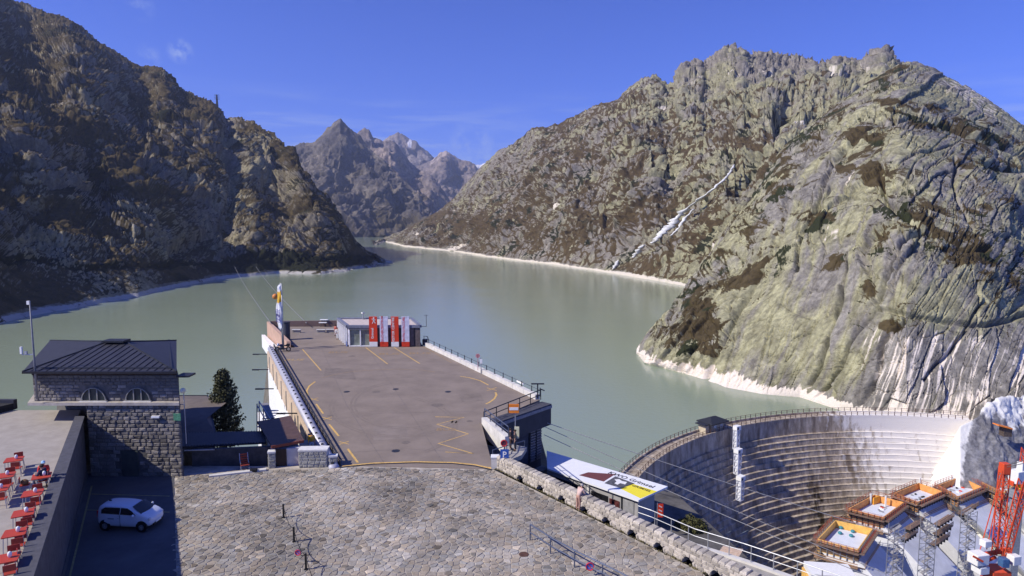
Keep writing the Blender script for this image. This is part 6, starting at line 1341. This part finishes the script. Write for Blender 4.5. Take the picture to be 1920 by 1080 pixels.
# scaffold stair towers
def scaffold(px, pt, pb, Y, label, wd=2.0):
    tp, bt = At(px, pt, Y), At(px, pb, Y); bt.x = tp.x; h = tp.z-bt.z+12; t_ = thing('scaffold_tower', label, 'scaffolding', (tp.x, Y, tp.z-h), 'scaffold stair towers'); m_ = MB()
    for i in (-1, 1):
        for j in (-1, 1): m_.bar((tp.x+i*wd/2, Y+j*wd/2, tp.z-h), (tp.x+i*wd/2, Y+j*wd/2, tp.z), .11)
    m_.build('standard', steel, t_, kind='stuff'); n = int(h/1.15)
    for q in range(n):
        z0 = tp.z-h+q*h/n; z1 = z0+h/n; m_ = MB(); s_ = 1 if q % 2 else -1
        for j in (-1, 1): m_.bar((tp.x-wd/2, Y+j*wd/2, z0), (tp.x+wd/2, Y+j*wd/2, z0), .09); m_.bar((tp.x-s_*wd/2, Y+j*wd/2, z0), (tp.x+s_*wd/2, Y+j*wd/2, z1), .09)
        m_.bar((tp.x+wd/2, Y-wd/2, z0), (tp.x+wd/2, Y+wd/2, z0), .08); m_.build('frame', steel, t_)
        m_ = MB(); m_.bar((tp.x-s_*wd*.4, Y, z0), (tp.x+s_*wd*.4, Y, z1), .7, .12); m_.build('stair_flight', mat('scaffold_grey', (.24, .235, .25), .7, .2, 2), t_)
scaffold(1682, 985, 1085, 121, 'grey scaffold stair tower beside the second concrete block'); scaffold(1742, 972, 1085, 127, 'grey scaffold stair tower beside the third concrete block'); scaffold(1818, 955, 1085, 134, 'tallest grey scaffold stair tower beside the fourth concrete block')
# lowest block right at the frame edge
lb_ = thing('formwork_stack', 'white topped formwork with yellow shutters at the bottom edge', 'formwork', At(1560, 1080, 118)); c = At(1556, 1066, 122)
mb = MB(); mb.box(c+Vector((0, 0, -.7)), (8.5, 5, 1.2), -.15); mb.build('fresh_top', white, lb_); mb = MB(); mb.box(c+Vector((0, 0, -3.2)), (9, 5.4, 3.4), -.15); mb.build('shutter', orb, lb_); mb = MB(); mb.box(c+Vector((0, 0, -30)), (8, 5, 50), -.15); mb.build('shaft', conc_new, lb_)

# ------------------------------------------------------------------ cranes
crane_red = mat('crane_red', (.68, .085, .03), .5, .08, 2)
def lattice(t_, a, b, wd, wd2=None, n=14, r=.16, name='boom_section', m=crane_red):
    a, b = Vector(a), Vector(b); t = (b-a).normalized(); x = t.cross(Vector((0, 1, 0))).normalized(); y = x.cross(t); wd2 = wd2 or wd
    g = lambda s, i, j: lerp(a, b, s)+x*i*lerp(wd, wd2, s)/2+y*j*lerp(wd, wd2, s)/2
    for q in range(n):
        s0_, s1_ = q/n, (q+1)/n; m_ = MB()
        for i in (-1, 1):
            for j in (-1, 1): m_.bar(g(s0_, i, j), g(s1_, i, j), r)
        for j in (-1, 1): m_.bar(g(s0_, -1, j), g(s0_, 1, j), r*.6); m_.bar(g(s0_, -1 if q % 2 else 1, j), g(s1_, 1 if q % 2 else -1, j), r*.6)
        for i in (-1, 1): m_.bar(g(s0_, i, -1), g(s1_, i, 1), r*.6)
        m_.build(name, m, t_)
CY = 112
cb = At(1878, 1060, CY); ca = thing('crawler_crane', 'big red lattice crane with white counterweights at the lower right', 'crane', cb-Vector((0, 0, 4)))
lattice(ca, At(1869, 1040, CY), At(1884, 876, CY+2), 1.1, 1.2, 13, .15, 'mast_section'); lattice(ca, At(1884, 1040, CY), At(1921, 900, CY-2), 1.1, 1.2, 12, .15)
mb = MB(); mb.box(At(1884, 878, CY+1.5), (1.4, 1.3, 2.0)); mb.build('mast_head', crane_red, ca, bevel=.1); mb = MB(); mb.box(At(1867, 1074, CY)+Vector((0, 0, -2.5)), (3.4, 3.2, 7)); mb.build('slewing_body', crane_red, ca, bevel=.15)
for px, py, s_ in ((1834, 1046, (2.6, 2.2, 2.0)), (1848, 1018, (1.5, 1.3, 1.2)), (1900, 1048, (1.7, 1.7, 1.7)), (1838, 1066, (2.0, 2.0, 1.4))): mb = MB(); mb.box(At(px, py, CY-1), s_, .2); mb.build('counterweight', white, ca, bevel=.12)
mb = MB(); mb.box(At(1834, 1048, CY-2.5), (2.2, .1, .35), 0, Matrix.Rotation(.5, 3, 'Y')); mb.build('red_stripe', crane_red, ca); mb = MB(); mb.box(At(1882, 1054, CY-1.5), (1.3, 1.3, 1.6)); mb.build('operator_cab', mat('blue_glass', (.06, .14, .30), .2), ca, bevel=.1)
mb = MB(); mb.bar(At(1845, 1040, CY), At(1895, 1030, CY), .5, .7); mb.bar(At(1850, 1052, CY), At(1867, 1044, CY), .4, .4); mb.build('boom_foot', crane_red, ca)
for a, b in (((1880, 880), (1838, 1030)), ((1880, 884), (1850, 1030)), ((1925, 905), (1888, 1010))): mb = MB(); mb.tube([At(*a, CY), At(*b, CY)], .09, 5); mb.build('stay_cable', crane_red, ca)
mb = MB(); mb.tube([At(1888, 876, CY), At(1990, 852, CY-4)], .07, 5); mb.tube([At(1888, 872, CY), At(1990, 845, CY-4)], .07, 5); mb.build('hoist_rope', darkmet, ca)
cy2 = 126; cm = thing('small_crane', 'second crane with white cab and yellow block behind the red mast', 'crane', At(1905, 930, cy2))
lattice(cm, At(1912, 935, cy2), At(1923, 840, cy2), .9, .9, 9, .13, 'mast_section'); 
for px, py, s_, m in ((1908, 893, (2.6, 2, 2.6), white), (1913, 909, (1.6, 1.2, 1.4), yel2), (1899, 905, (1.4, 1.2, 1.0), crane_red), (1916, 875, (1.4, 1.2, 2.0), white), (1905, 925, (2.4, 2, 1.6), mat('machine_grey', (.25, .27, .30), .6))): mb = MB(); mb.box(At(px, py, cy2), s_, .3); mb.build('cab' if m is white else 'machine_box', m, cm, bevel=.1)
mb = MB(); mb.box(At(1906, 940, cy2)-Vector((0, 0, 24)), (1.6, 1.6, 50)); mb.build('support_column', mat('machine_grey', (.25, .27, .3)), cm)
# power and ropeway cables
def cable(name, label, a, b, sag, m, r=.035, ball=None):
    a, b = Vector(a), Vector(b); t_ = thing(name, label, 'cable', a, 'cables strung across the gorge'); mb = MB(); mb.tube([lerp(a, b, s)-Vector((0, 0, sag*4*s*(1-s))) for s in np.linspace(0, 1, 14)], r, 5); mb.build('wire', m, t_)
    return t_
cm_ = mat('cable_grey', (.20, .20, .20), .6); cl_ = mat('cable_light', (.42, .41, .39), .6)
cable('ropeway_cable', 'upper of three thin cables from the garage front over the dam', At(1026, 793, 62), At(1700, 1010, 60), .2, cl_); cable('ropeway_cable', 'middle of three thin cables from the garage front over the dam', At(1021, 800, 62), At(1660, 1075, 58), .2, cl_)
cable('ropeway_cable', 'lower of three thin cables, passing the printed roof tip', At(1020, 815, 62), At(1640, 1085, 54), .2, cl_)
cable('power_line', 'thin line falling over the water left of the flagpoles', At(440, 500, 330), At(508, 606, 108), 1, cm_, .07); cable('power_line', 'thin line falling over the water right of the flagpoles', At(480, 500, 330), At(575, 606, 110), 1, cm_, .07)
p = At(516, 556, 170); mb = MB(); mb.ball(p, .75, 14, 10); tag(mb.build('marker_ball', mat('orange_ball', (.65, .22, .05), .5), origin=p, smooth=True), 'orange aviation marker ball above the lake left of the flagpoles', 'marker ball')
# pylon on the left ridge
pyl = TERR['shaded_mountain']; P_, PX_, PY_ = pyl; jj, ii = np.unravel_index(np.argmin((PX_-408)**2+(PY_-201)**2), PX_.shape); pb_ = Vector(P_[jj, ii]); pl_ = thing('power_pylon', 'small lattice power pylon on the left ridge against the sky', 'pylon', pb_); Hh = pb_.y*.020
lattice(pl_, pb_-Vector((0, 0, 3)), pb_+Vector((0, 0, Hh)), 3.2, 1.2, 6, .8, 'mast_section', darkmet)
for q in (.68, .82, .97): mb = MB(); mb.bar(pb_+Vector((-5.5, 0, Hh*q)), pb_+Vector((5.5, 0, Hh*q)), .9); mb.build('crossarm', darkmet, pl_)
# ================================================================== PEOPLE
def skin_mesh(name, pts, edges, rad, m, parent, sub=1):
    me = bpy.data.meshes.new(name); me.from_pydata([tuple(p) for p in pts], edges, []); o = bpy.data.objects.new(name, me); COL.objects.link(o)
    sk = o.modifiers.new('skin', 'SKIN'); sk.use_smooth_shade = True; ss = o.modifiers.new('sub', 'SUBSURF'); ss.levels = sub; ss.render_levels = sub
    for v, r in zip(me.skin_vertices[0].data, rad):
        r = r if isinstance(r, tuple) else (r, r); v.radius = r
    me.skin_vertices[0].data[0].use_root = True
    bpy.context.view_layer.update(); dg = bpy.context.evaluated_depsgraph_get(); nm = bpy.data.meshes.new_from_object(o.evaluated_get(dg)); nm.shade_smooth()
    bpy.data.objects.remove(o); o = bpy.data.objects.new(name, nm); COL.objects.link(o); nm.materials.clear(); nm.materials.append(m); o.parent = parent; return o
def cloth(name, c): return mat('cloth_'+name, c, .85, .12, 9)
hair_m = mat('dark_hair', (.04, .028, .02), .8, .2, 12); grey_hair = mat('grey_hair', (.35, .33, .31), .8, .2, 12)
def person(loc, heading, label, top, legs, J=None, hair=hair_m, shoes=black, scale=1.0, sleeves=True, cap=None, group=None):
    """J overrides joints: x to the person's right, y forward, z up"""
    t_ = thing('person', label, 'person', (0, 0, 0), group)
    D = dict(pel=(0, 0, .95), waist=(0, .0, 1.08), chest=(0, .02, 1.30), neck=(0, .0, 1.48), head=(0, .03, 1.60), crown=(0, .03, 1.70),
             sr=(.19, 0, 1.42), er=(.24, -.02, 1.14), wr=(.25, .08, .90), sl=(-.19, 0, 1.42), el=(-.24, -.02, 1.14), wl=(-.25, .08, .90),
             hr=(.10, 0, .92), kr=(.11, .03, .50), ar=(.11, -.02, .09), tr=(.13, .17, .035), hl=(-.10, 0, .92), kl=(-.11, .03, .50), al=(-.11, -.02, .09), tl=(-.13, .17, .035))
    D.update(J or {}); V = {k: Vector(v) for k, v in D.items()}
    pts = []; rad = []; ed = []; ix = {}
    def add(k, p, r, par=None): ix[k] = len(pts); pts.append(Vector(p)); rad.append(r); (par is not None) and ed.append((ix[par], ix[k]))
    add('pel', V['pel'], (.13, .10)); add('waist', V['waist'], (.125, .095), 'pel'); add('chest', V['chest'], (.15, .105), 'waist'); add('neck', V['neck'], .05, 'chest'); add('jaw', lerp(V['neck'], V['head'], .55), .062, 'neck'); add('head', V['head'], (.082, .098), 'jaw'); add('crown', V['crown'], (.06, .07), 'head')
    for s in 'rl':
        add('s'+s, V['s'+s], .062, 'chest'); add('e'+s, V['e'+s], .042, 's'+s); add('w'+s, V['w'+s], .028, 'e'+s)
        d = (V['w'+s]-V['e'+s]).normalized(); palm = V['w'+s]+d*.06; add('p'+s, palm, (.036, .018), 'w'+s)
        side = d.cross(Vector((0, 1, .2))).normalized(); sg = 1 if s == 'r' else -1
        for q in range(4): a = palm+d*.035+side*(-.027+q*.018); add('f%d%s' % (q, s), a, .009, 'p'+s); add('g%d%s' % (q, s), a+d*(.032+.008*(q in (1, 2)))+Vector((0, .012, -.01)), .007, 'f%d%s' % (q, s))
        add('th'+s, V['w'+s]+d*.03+side*-.04*sg, .010, 'w'+s)
        add('h'+s, V['h'+s], .088, 'pel'); add('k'+s, V['k'+s], .058, 'h'+s); add('a'+s, V['a'+s], .036, 'k'+s); add('t'+s, V['t'+s], .03, 'a'+s)
    skin_mesh('body', pts, ed, rad, skin_m, t_)
    fwd = (V['head']-V['neck']); hd = V['head']
    for sx_ in (-.033, .033): m_ = MB(); m_.ball(hd+Vector((sx_, .088, .01)), .011, 6, 4); m_.build('eye', black, t_)
    m_ = MB(); m_.ball(hd+Vector((0, .105, -.015)), .018, 6, 5, (.7, 1, 1.4)); m_.build('nose', skin_m, t_); m_ = MB(); m_.box(hd+Vector((0, .093, -.055)), (.045, .01, .009)); m_.build('mouth', mat('lips', (.35, .12, .10), .6), t_)
    for sx_ in (-.085, .085): m_ = MB(); m_.ball(hd+Vector((sx_, 0, 0)), .026, 6, 5, (.5, .8, 1.2)); m_.build('ear', skin_m, t_)
    skin_mesh('shirt', [V['pel']+Vector((0, 0, -.03)), V['waist'], V['chest'], lerp(V['chest'], V['neck'], .75)]+[V['sr'], V['er'], lerp(V['er'], V['wr'], .85 if sleeves else .05), V['sl'], V['el'], lerp(V['el'], V['wl'], .85 if sleeves else .05)],
              [(0, 1), (1, 2), (2, 3), (2, 4), (4, 5), (5, 6), (2, 7), (7, 8), (8, 9)], [(.16, .125), (.155, .12), (.178, .13), .072, .082, .058, .045, .082, .058, .045], top, t_)
    skin_mesh('trousers', [V['pel']+Vector((0, 0, .03)), V['pel']]+[V['hr'], V['kr'], lerp(V['kr'], V['ar'], .92), V['hl'], V['kl'], lerp(V['kl'], V['al'], .92)], [(0, 1), (1, 2), (2, 3), (3, 4), (1, 5), (5, 6), (6, 7)], [(.14, .112), (.145, .118), .104, .075, .06, .104, .075, .06], legs, t_)
    for s in 'rl': skin_mesh('shoe', [V['a'+s]+Vector((0, -.03, -.02)), lerp(V['a'+s], V['t'+s], .5)+Vector((0, 0, -.01)), V['t'+s]+Vector((0, .03, .01))], [(0, 1), (1, 2)], [(.05, .045), (.052, .042), (.045, .03)], shoes, t_)
    m_ = MB(); m_.ball(hd+Vector((0, -.02, .045)), .108, 12, 8, (.92, 1.05, .88)); m_.build('cap' if cap else 'hair', cap or hair, t_, smooth=True)
    if cap: m_ = MB(); m_.box(hd+Vector((0, .13, .05)), (.13, .12, .012)); m_.build('visor', cap, t_)
    t_.location = loc; t_.rotation_euler = (0, 0, heading-math.pi/2); t_.scale = (scale,)*3; return t_
def head_to(v): return math.atan2(v.y, v.x)
# man leaning on the wall (pinkish clothes)
q = G(1084, 957); person(q, head_to(wn), 'person in salmon pink shirt and trousers leaning on the low stone wall', cloth('salmon', (.62, .44, .38)), cloth('salmon_dark', (.40, .23, .18)), dict(
    waist=(0, .06, 1.08), chest=(0, .20, 1.27), neck=(0, .28, 1.43), head=(0, .34, 1.54), crown=(0, .34, 1.63), sr=(.19, .24, 1.38), sl=(-.19, .24, 1.38), er=(.26, .30, 1.12), el=(-.26, .30, 1.12), wr=(.12, .52, 1.02), wl=(-.12, .52, 1.02)), hair=grey_hair, shoes=cloth('tan_shoe', (.3, .2, .14)))
mb = MB(); mb.prism([tuple(G(*v))[:2] for v in ((930, 868), (952, 864), (978, 853), (988, 838), (949, 831))], -.35, -.004); o = mb.build('stair_landing', concrete, kind='structure'); o['label'] = 'small landing between plaza wall and garage front'
# two dark figures at the top of the stairs
q = G(957, 842); person(q, head_to(Vector((1, .3, 0))), 'person in dark clothes standing behind the blue parking sign at the bus stop', cloth('black', (.03, .025, .03)), cloth('dark_brown', (.06, .035, .03)), None)
q = G(966, 845); person(q, head_to(Vector((-1, -.2, 0))), 'person in dark jacket standing under the yellow timetable board', cloth('charcoal', (.05, .045, .05)), cloth('black2', (.03, .03, .04)), dict(wr=(.20, .25, 1.15), er=(.25, .02, 1.15)))
# terrace: seated pair
sit = dict(pel=(0, 0, .52), waist=(0, .0, .66), chest=(0, .03, .88), neck=(0, .05, 1.06), head=(0, .08, 1.18), crown=(0, .08, 1.28), sr=(.19, .04, 1.0), sl=(-.19, .04, 1.0), er=(.24, .12, .76), el=(-.24, .12, .76), wr=(.12, .36, .78), wl=(-.12, .36, .78),
           hr=(.10, .02, .50), hl=(-.10, .02, .50), kr=(.13, .44, .50), kl=(-.13, .44, .50), ar=(.13, .42, .09), al=(-.13, .42, .09), tr=(.14, .60, .035), tl=(-.14, .60, .035))
tbp = G(78, 892, TZ+.75); tbp.z = TZ; sd = Vector((DV.y, -DV.x, 0))
q = tbp+DV*.85; person(q, head_to(-DV), 'person in red top and light blue cap sitting behind the terrace table', cloth('scarlet', (.72, .06, .04)), cloth('white_trousers', (.5, .5, .5)), sit, cap=cloth('sky_cap', (.35, .55, .70)))
copy_thing(CH, q+DV*.02, rz0, 'red chair under the person with the light blue cap')
q = tbp+sd*.62+DV*-.15; q.x = min(q.x, ext(iN, iF, q.y).x-.38); person(q, head_to(-sd*.8+DV*.5), 'person in dark blue clothes sitting beside the parapet at the terrace table', cloth('navy', (.03, .035, .07)), cloth('grey_jeans', (.20, .24, .30)), sit)
copy_thing(CH, q, math.atan2(sd.y, sd.x)-math.pi/2, 'red chair under the person in dark blue beside the parapet')
q = tbp-sd*.72-DV*.1; copy_thing(CH, q, math.atan2(-sd.y, -sd.x)-math.pi/2, 'empty red chair left of the seated pair'); mb = MB(); mb.ball(q+Vector((0, 0, .58)), .2, 10, 8, (1, .7, .8)); tag(mb.build('brown_bag', mat('brown_bag', (.16, .085, .04), .8), origin=q+Vector((0, 0, .47)), smooth=True), 'brown bag on the empty chair left of the seated pair', 'bag')
# by the pavilion
q = G(633, 636.5); person(q, head_to(Vector((.6, -1, 0))), 'person in white standing at the left side of the visitor pavilion', cloth('white', (.78, .78, .76)), cloth('white2', (.7, .7, .68)), None, scale=1.1)
q = G(629.5, 629.5); person(q, head_to(Vector((-.5, -1, 0))), 'person in red and pale clothes behind the person in white', cloth('red_mix', (.5, .12, .10)), cloth('pale', (.6, .5, .48)), None, scale=1.05)
q = onz(585, 849, -.6); person(q, head_to(Vector((.4, -1, 0))), 'person in yellow vest beside the grey block wall and deck gutter', cloth('yellow_vest', (.85, .48, .04)), cloth('white3', (.7, .7, .7)), None)
mb = MB(); mb.prism([tuple(v)[:2] for v in (G(562, 878), G(612, 877), G(590, 812), G(560, 812))], -.9, -.62); o = mb.build('side_landing', concrete, kind='structure'); o['label'] = 'concrete landing between the shed and the deck gutter'

# ================================================================== CAR
def car():
    t_ = thing('parked_car', 'small white hatchback parked in the shade beside the terrace wall', 'car', (0, 0, 0))
    paint = mat('white_car_paint', (.66, .69, .76), .22, .03, 2, spec=.6); gl_ = mat('car_glass', (.012, .014, .018), .06, .1, 2, spec=.8)
    L = 3.56; st = [(-1.76, .60), (-1.72, .74), (-1.45, .80), (-1.0, .815), (-.3, .82), (.4, .82), (1.0, .81), (1.4, .775), (1.66, .68), (1.76, .52)]
    # belt height, roof/hood height, cabin half width factor
    belt = [.90, .98, 1.0, .99, .98, .97, .94, .86, .76, .62]; top_ = [1.18, 1.42, 1.48, 1.50, 1.50, 1.44, 1.13, .98, .84, .68]; low = [.42, .30, .22, .20, .20, .20, .20, .22, .30, .40]; cabf = [.74, .74, .76, .76, .75, .74, .80, .84, .84, .84]
    vs = []; n = 12
    for (x, w_), b_, h_, l_, cf in zip(st, belt, top_, low, cabf):
        hw = [(0, l_), (w_*.85, l_), (w_, l_+.16), (w_*1.02, (l_+b_)/2), (w_*.985, b_), (w_*cf*1.06, lerp(b_, h_, .82)), (w_*cf*.86, h_-.015), (0, h_+.012)]
        ring_ = hw+[(-y, z) for y, z in hw[-2:0:-1]]; vs += [(x, y, z) for y, z in ring_]
    k = 14; fs = [(i*k+j, (i+1)*k+j, (i+1)*k+(j+1) % k, i*k+(j+1) % k) for i in range(len(st)-1) for j in range(k)]+[tuple(range(k)), tuple(reversed([(len(st)-1)*k+j for j in range(k)]))]
    mb = MB(); mb.add(vs, fs); b_ = mb.build('body', paint, t_, smooth=True); sub = b_.modifiers.new('s', 'SUBSURF'); sub.levels = 2; sub.render_levels = 2
    def side(pts, s, nm, m, off=.012):
        m_ = MB()
        def yy(x, z):
            w_ = np.interp(x, [a[0] for a in st], [a[1] for a in st]); bl = np.interp(x, [a[0] for a in st], belt); h_ = np.interp(x, [a[0] for a in st], top_); cf = np.interp(x, [a[0] for a in st], cabf)
            t = (z-bl)/(h_-bl) if h_ > bl else 0; return w_*.985 if t <= 0 else lerp(w_*.985, w_*cf*1.06, min(1, t/.82))
        V_ = [(x, s*(yy(x, z)+off), z) for x, z in pts]; m_.add(V_, [tuple(range(len(V_))) if s < 0 else tuple(reversed(range(len(V_))))]); o = m_.build(nm, m, t_); sd_ = o.modifiers.new('t', 'SOLIDIFY'); sd_.thickness = .02; sd_.offset = 0; return o
    for s in (-1, 1):
        side([(-1.38, 1.05), (-.2, 1.03), (-.2, 1.38), (-1.2, 1.38), (-1.42, 1.25)], s, 'rear_window', gl_); side([(-.14, 1.03), (.86, 1.0), (.55, 1.22), (.26, 1.36), (-.14, 1.38)], s, 'door_window', gl_)
        side([(-.17, .32), (-.15, .32), (-.15, 1.0), (-.17, 1.0)], s, 'door_gap', black, .016); side([(-.95, .74), (-.55, .74), (-.55, .80), (-.95, .80)], s, 'lettering_strip', mat('car_lettering', (.25, .3, .4), .5), .03); side([(-.30, .78), (-.22, .78), (-.22, .82), (-.30, .82)], s, 'door_handle', steel, .03)
        m_ = MB(); m_.ball((.78, s*.93, 1.04), .1, 8, 6, (.7, 1, .8)); m_.build('mirror', paint, t_, smooth=True)
        m_ = MB(); m_.ball((1.60, s*.58, .74), .13, 10, 6, (.8, 1.0, .75)); m_.build('headlight', mat('headlight_glass', (.5, .52, .55), .1, spec=.8), t_, smooth=True); m_ = MB(); m_.box((-1.72, s*.62, .95), (.1, .16, .4)); m_.build('tail_light', mat('tail_red', (.4, .02, .02), .3), t_, bevel=.03)
        for x in (-1.18, 1.20):
            m_ = MB(); wheel(m_, (x, s*.74, .30), .215, .095); wo = m_.build('tyre', black, t_, smooth=True); m_ = MB(); m_.tube([(x, s*.80, .30), (x, s*.835, .30)], .17, 16)
            m_.build('rim', mat('rim_grey', (.28, .28, .30), .35, metallic=.6), wo)
            m_ = MB()
            for q in range(5): a = q*1.257; m_.bar((x, s*.84, .30), (x+.15*math.cos(a), s*.84, .30+.15*math.sin(a)), .035, .02)
            m_.build('spoke', steel, wo, kind='stuff'); m_ = MB(); m_.tube([(x, s*.70, .33), (x, s*.815, .33)], .355, 18); m_.build('wheel_arch', black, t_)
    ws = [(.52, .575, 1.425), (1.12, .66, 1.03)]; m_ = MB(); (x0, w0_, z0), (x1, w1_, z1) = ws; V_ = [(x0, -w0_, z0), (x1, -w1_, z1), (x1+.1, 0, z1+.02), (x1, w1_, z1), (x0, w0_, z0), (x0+.03, 0, z0+.03)]
    V_ = [(a+.015, b, c+.02) for a, b, c in V_]; m_.add(V_, [(0, 1, 2, 5), (5, 2, 3, 4)]); o = m_.build('windscreen', gl_, t_, smooth=True)
    m_ = MB(); m_.add([(-1.735, -.55, 1.02), (-1.735, .55, 1.02), (-1.63, .5, 1.38), (-1.63, -.5, 1.38)], [(3, 2, 1, 0)]); m_.build('rear_glass', gl_, t_); m_ = MB(); m_.box((1.775, 0, .45), (.03, .5, .11)); m_.build('number_plate', white, t_); m_ = MB(); m_.box((1.74, 0, .36), (.08, .9, .12)); m_.build('grille', black, t_, bevel=.02)
    m_ = MB(); m_.ball((-1.35, 0, 1.52), .08, 8, 5, (1.4, .5, .6)); m_.build('roof_antenna', black, t_)
    return t_
c_ = car(); c_.scale = (.95, .97, 1); p = (G(184, 992)+G(289, 998))/2; c_.location = p+Vector((.0, .62, .02)); c_.rotation_euler = (0, 0, math.radians(-5))

# ================================================================== STREET FURNITURE ON THE PLAZA
def post_base(px, py): return G(px, py)
pp = [post_base(532, 971), post_base(551.5, 1016), post_base(574, 1068), post_base(599, 1128)]
for i, (p, lb) in enumerate(zip(pp, ('farthest of the chain posts', 'middle chain post', 'chain post nearest the bottom edge', 'chain post cut by the bottom edge'))):
    if i == 0:
        t_ = thing('chain_post', 'black square post standing on the paving, '+lb, 'post', p, 'black chain posts on the plaza'); mb = MB(); mb.bar(p, p+Vector((0, 0, .88)), .09); mb.build('shaft', black, t_); mb = MB(); mb.box(p+Vector((0, 0, .02)), (.18, .18, .04)); mb.build('foot', black, t_); P0 = t_
    else: copy_thing(P0, p, 0, 'black square post standing on the paving, '+lb)
for a, b, lb in ((pp[0], pp[1], 'far and middle posts'), (pp[1], pp[2], 'middle and near posts'), (pp[2], pp[3], 'near post and the bottom edge')):
    mb = MB(); mb.tube([lerp(a, b, s)+Vector((0, 0, .80-.42*4*s*(1-s)*.9)) for s in np.linspace(0, 1, 12)], .018, 5); tag(mb.build('chain', black, origin=a), 'thin black chain sagging between the '+lb, 'chain', 'chains between the black posts')
p = lerp(pp[1], pp[2], .78)+Vector((-.25, -.05, .62)); mb = MB(); t_ = thing('hanging_sign', 'small round violet and red no parking sign on the chain', 'sign', p)
Rs = Matrix.Rotation(.35, 3, 'X')
mb.tube([p+Vector((0, -.012, .0)), p+Vector((0, .0, 0))], .17, 20); mb.build('disc', mat('violet_disc', (.25, .20, .52), .5), t_); mb = MB(); mb.tube([p+Vector((.15*math.cos(a), -.025, .15*math.sin(a))) for a in np.linspace(0, 2*math.pi, 20)], .022, 6, cap=False); mb.bar(p+Vector((-.1, -.03, .1)), p+Vector((.1, -.03, -.1)), .035, .01, up=(0, 1, 0)); mb.build('red_ring', mat('sign_red', (.6, .05, .05), .5), t_)
mb = MB(); mb.bar(p+Vector((.15, 0, -.18)), p+Vector((.75, 0, -.12)), .03); mb.build('holder', black, t_)
# foreground two bar railing with raking struts
fp = [G(994, 1013), G(1036, 1041), G(1082, 1067), G(1132, 1092), G(1185, 1120)]
fr_ = railing('plaza_railing', 'dark blue two bar railing with struts in the near right of the plaza', fp, .95, 0, (.5,), 5, .04, bluesteel)
for a in fp[:4]: pass
p = lerp(fp[2], fp[3], .48)+Vector((0, -.06, .52)); t_ = thing('railing_sign', 'round blue and red no parking sign fixed to the dark blue railing', 'sign', p); mb = MB(); mb.tube([p+Vector((0, -.012, 0)), p], .23, 20); mb.build('disc', mat('sign_mid_blue', (.12, .16, .50), .5), t_)
mb = MB(); mb.tube([p+Vector((.2*math.cos(a), -.025, .2*math.sin(a))) for a in np.linspace(0, 2*math.pi, 22)], .03, 6, cap=False); mb.bar(p+Vector((-.14, -.03, .14)), p+Vector((.14, -.03, -.14)), .045, .012, up=(0, 1, 0)); mb.build('red_ring', MATS['sign_red'], t_)
p = G(982, 1040); mb = MB(); mb.tube([p+Vector((0, 0, .005)), p+Vector((0, 0, .03))], .27, 20); tag(mb.build('drain_cover', mat('rusty_iron', (.10, .05, .035), .8, .3, 10), origin=p), 'round rusty drain cover in the paving left of the blue railing', 'drain cover')
# signs and bus stop at the deck entrance
p = G(946, 882); t_ = thing('parking_sign', 'blue parking sign with white P and a dark round sign above it', 'sign', p); mb = MB(); mb.bar(p, p+Vector((0, 0, 2.2)), .08); mb.build('post', darkmet, t_)
c = At(946, 853, p.y-.1); mb = MB(); mb.box(c, (.62, .04, .85)); mb.build('blue_board', blueviolet, t_); text('P', 'lettering', white, t_, basis(c+Vector((0, -.03, .02)), (1, 0, 0), (0, 0, 1)), .62, .006)
mb = MB(); mb.box(c+Vector((0, -.03, -.34)), (.4, .01, .07)); mb.build('white_strip', white, t_); c = At(945, 831, p.y-.1); mb = MB(); mb.tube([c, c+Vector((0, .04, 0))], .26, 20); mb.build('round_sign', mat('dark_red_disc', (.13, .03, .05), .5), t_); mb = MB(); mb.tube([c+Vector((.22*math.cos(a), -.02, .22*math.sin(a))) for a in np.linspace(0, 2*math.pi, 22)], .03, 6, cap=False); mb.build('ring', mat('sign_red', (.6, .05, .05)), t_)
p = G(966, 838); Yb = p.y; t_ = thing('bus_stop_sign', 'tall grey bus stop pole with orange and white flag box', 'bus stop', p); tp = At(964, 757, Yb); tp.x = p.x; mb = MB(); mb.bar(p+Vector((0, 0, -1)), tp, .08); mb.build('pole', steel, t_)
c = At(963.5, 766, Yb-.06); mb = MB(); mb.box(c, (.82, .12, .72)); mb.build('orange_box', orange, t_); mb = MB(); mb.box(c+Vector((0, -.065, .0)), (.72, .02, .24)); mb.build('white_band', white, t_)
c = At(969, 811, Yb-.1); mb = MB(); mb.box(c, (.38, .08, .95)); mb.build('timetable_board', mat('pale_yellow_board', (.80, .76, .50), .5, .1, 3), t_)
# grass tufts along the foot of the stone wall and kerbs
rng = np.random.RandomState(8); P = []
for q in range(260):
    s_ = rng.rand()*(Lw-2); b_ = w0+wu*s_-wn*(.04+abs(rng.normal())*.05)
    for _ in range(5): P.append((b_.x+rng.normal()*.05, b_.y+rng.normal()*.05, .03+rng.rand()*.04))
gt = thing('weeds', 'small dry weeds along the foot of the low stone wall', 'weeds', w0); leaves(np.array(P), rng, .045, mat('dry_weed', (.15, .13, .06), .9, .3, 4), 'leaf_tufts', gt)
# ================================================================== AIR
hb = MB(); hb.box((1000, 6500, 700), (24000, 15200, 1700)); hz_o = hb.build('haze', [], kind='stuff'); hz_o['label'] = 'thin blue air haze filling the valley'
hm = bpy.data.materials.new('haze'); hm.use_nodes = True; t = hm.node_tree; t.nodes.clear(); ho = N(t, 'ShaderNodeOutputMaterial'); hv = N(t, 'ShaderNodeVolumePrincipled'); hv.inputs['Density'].default_value = 5.5e-5; hv.inputs['Color'].default_value = (.62, .72, 1.0, 1); hv.inputs['Anisotropy'].default_value = .1
t.links.new(hv.outputs[0], ho.inputs['Volume']); hz_o.data.materials.append(hm); hz_o.display_type = 'WIRE'
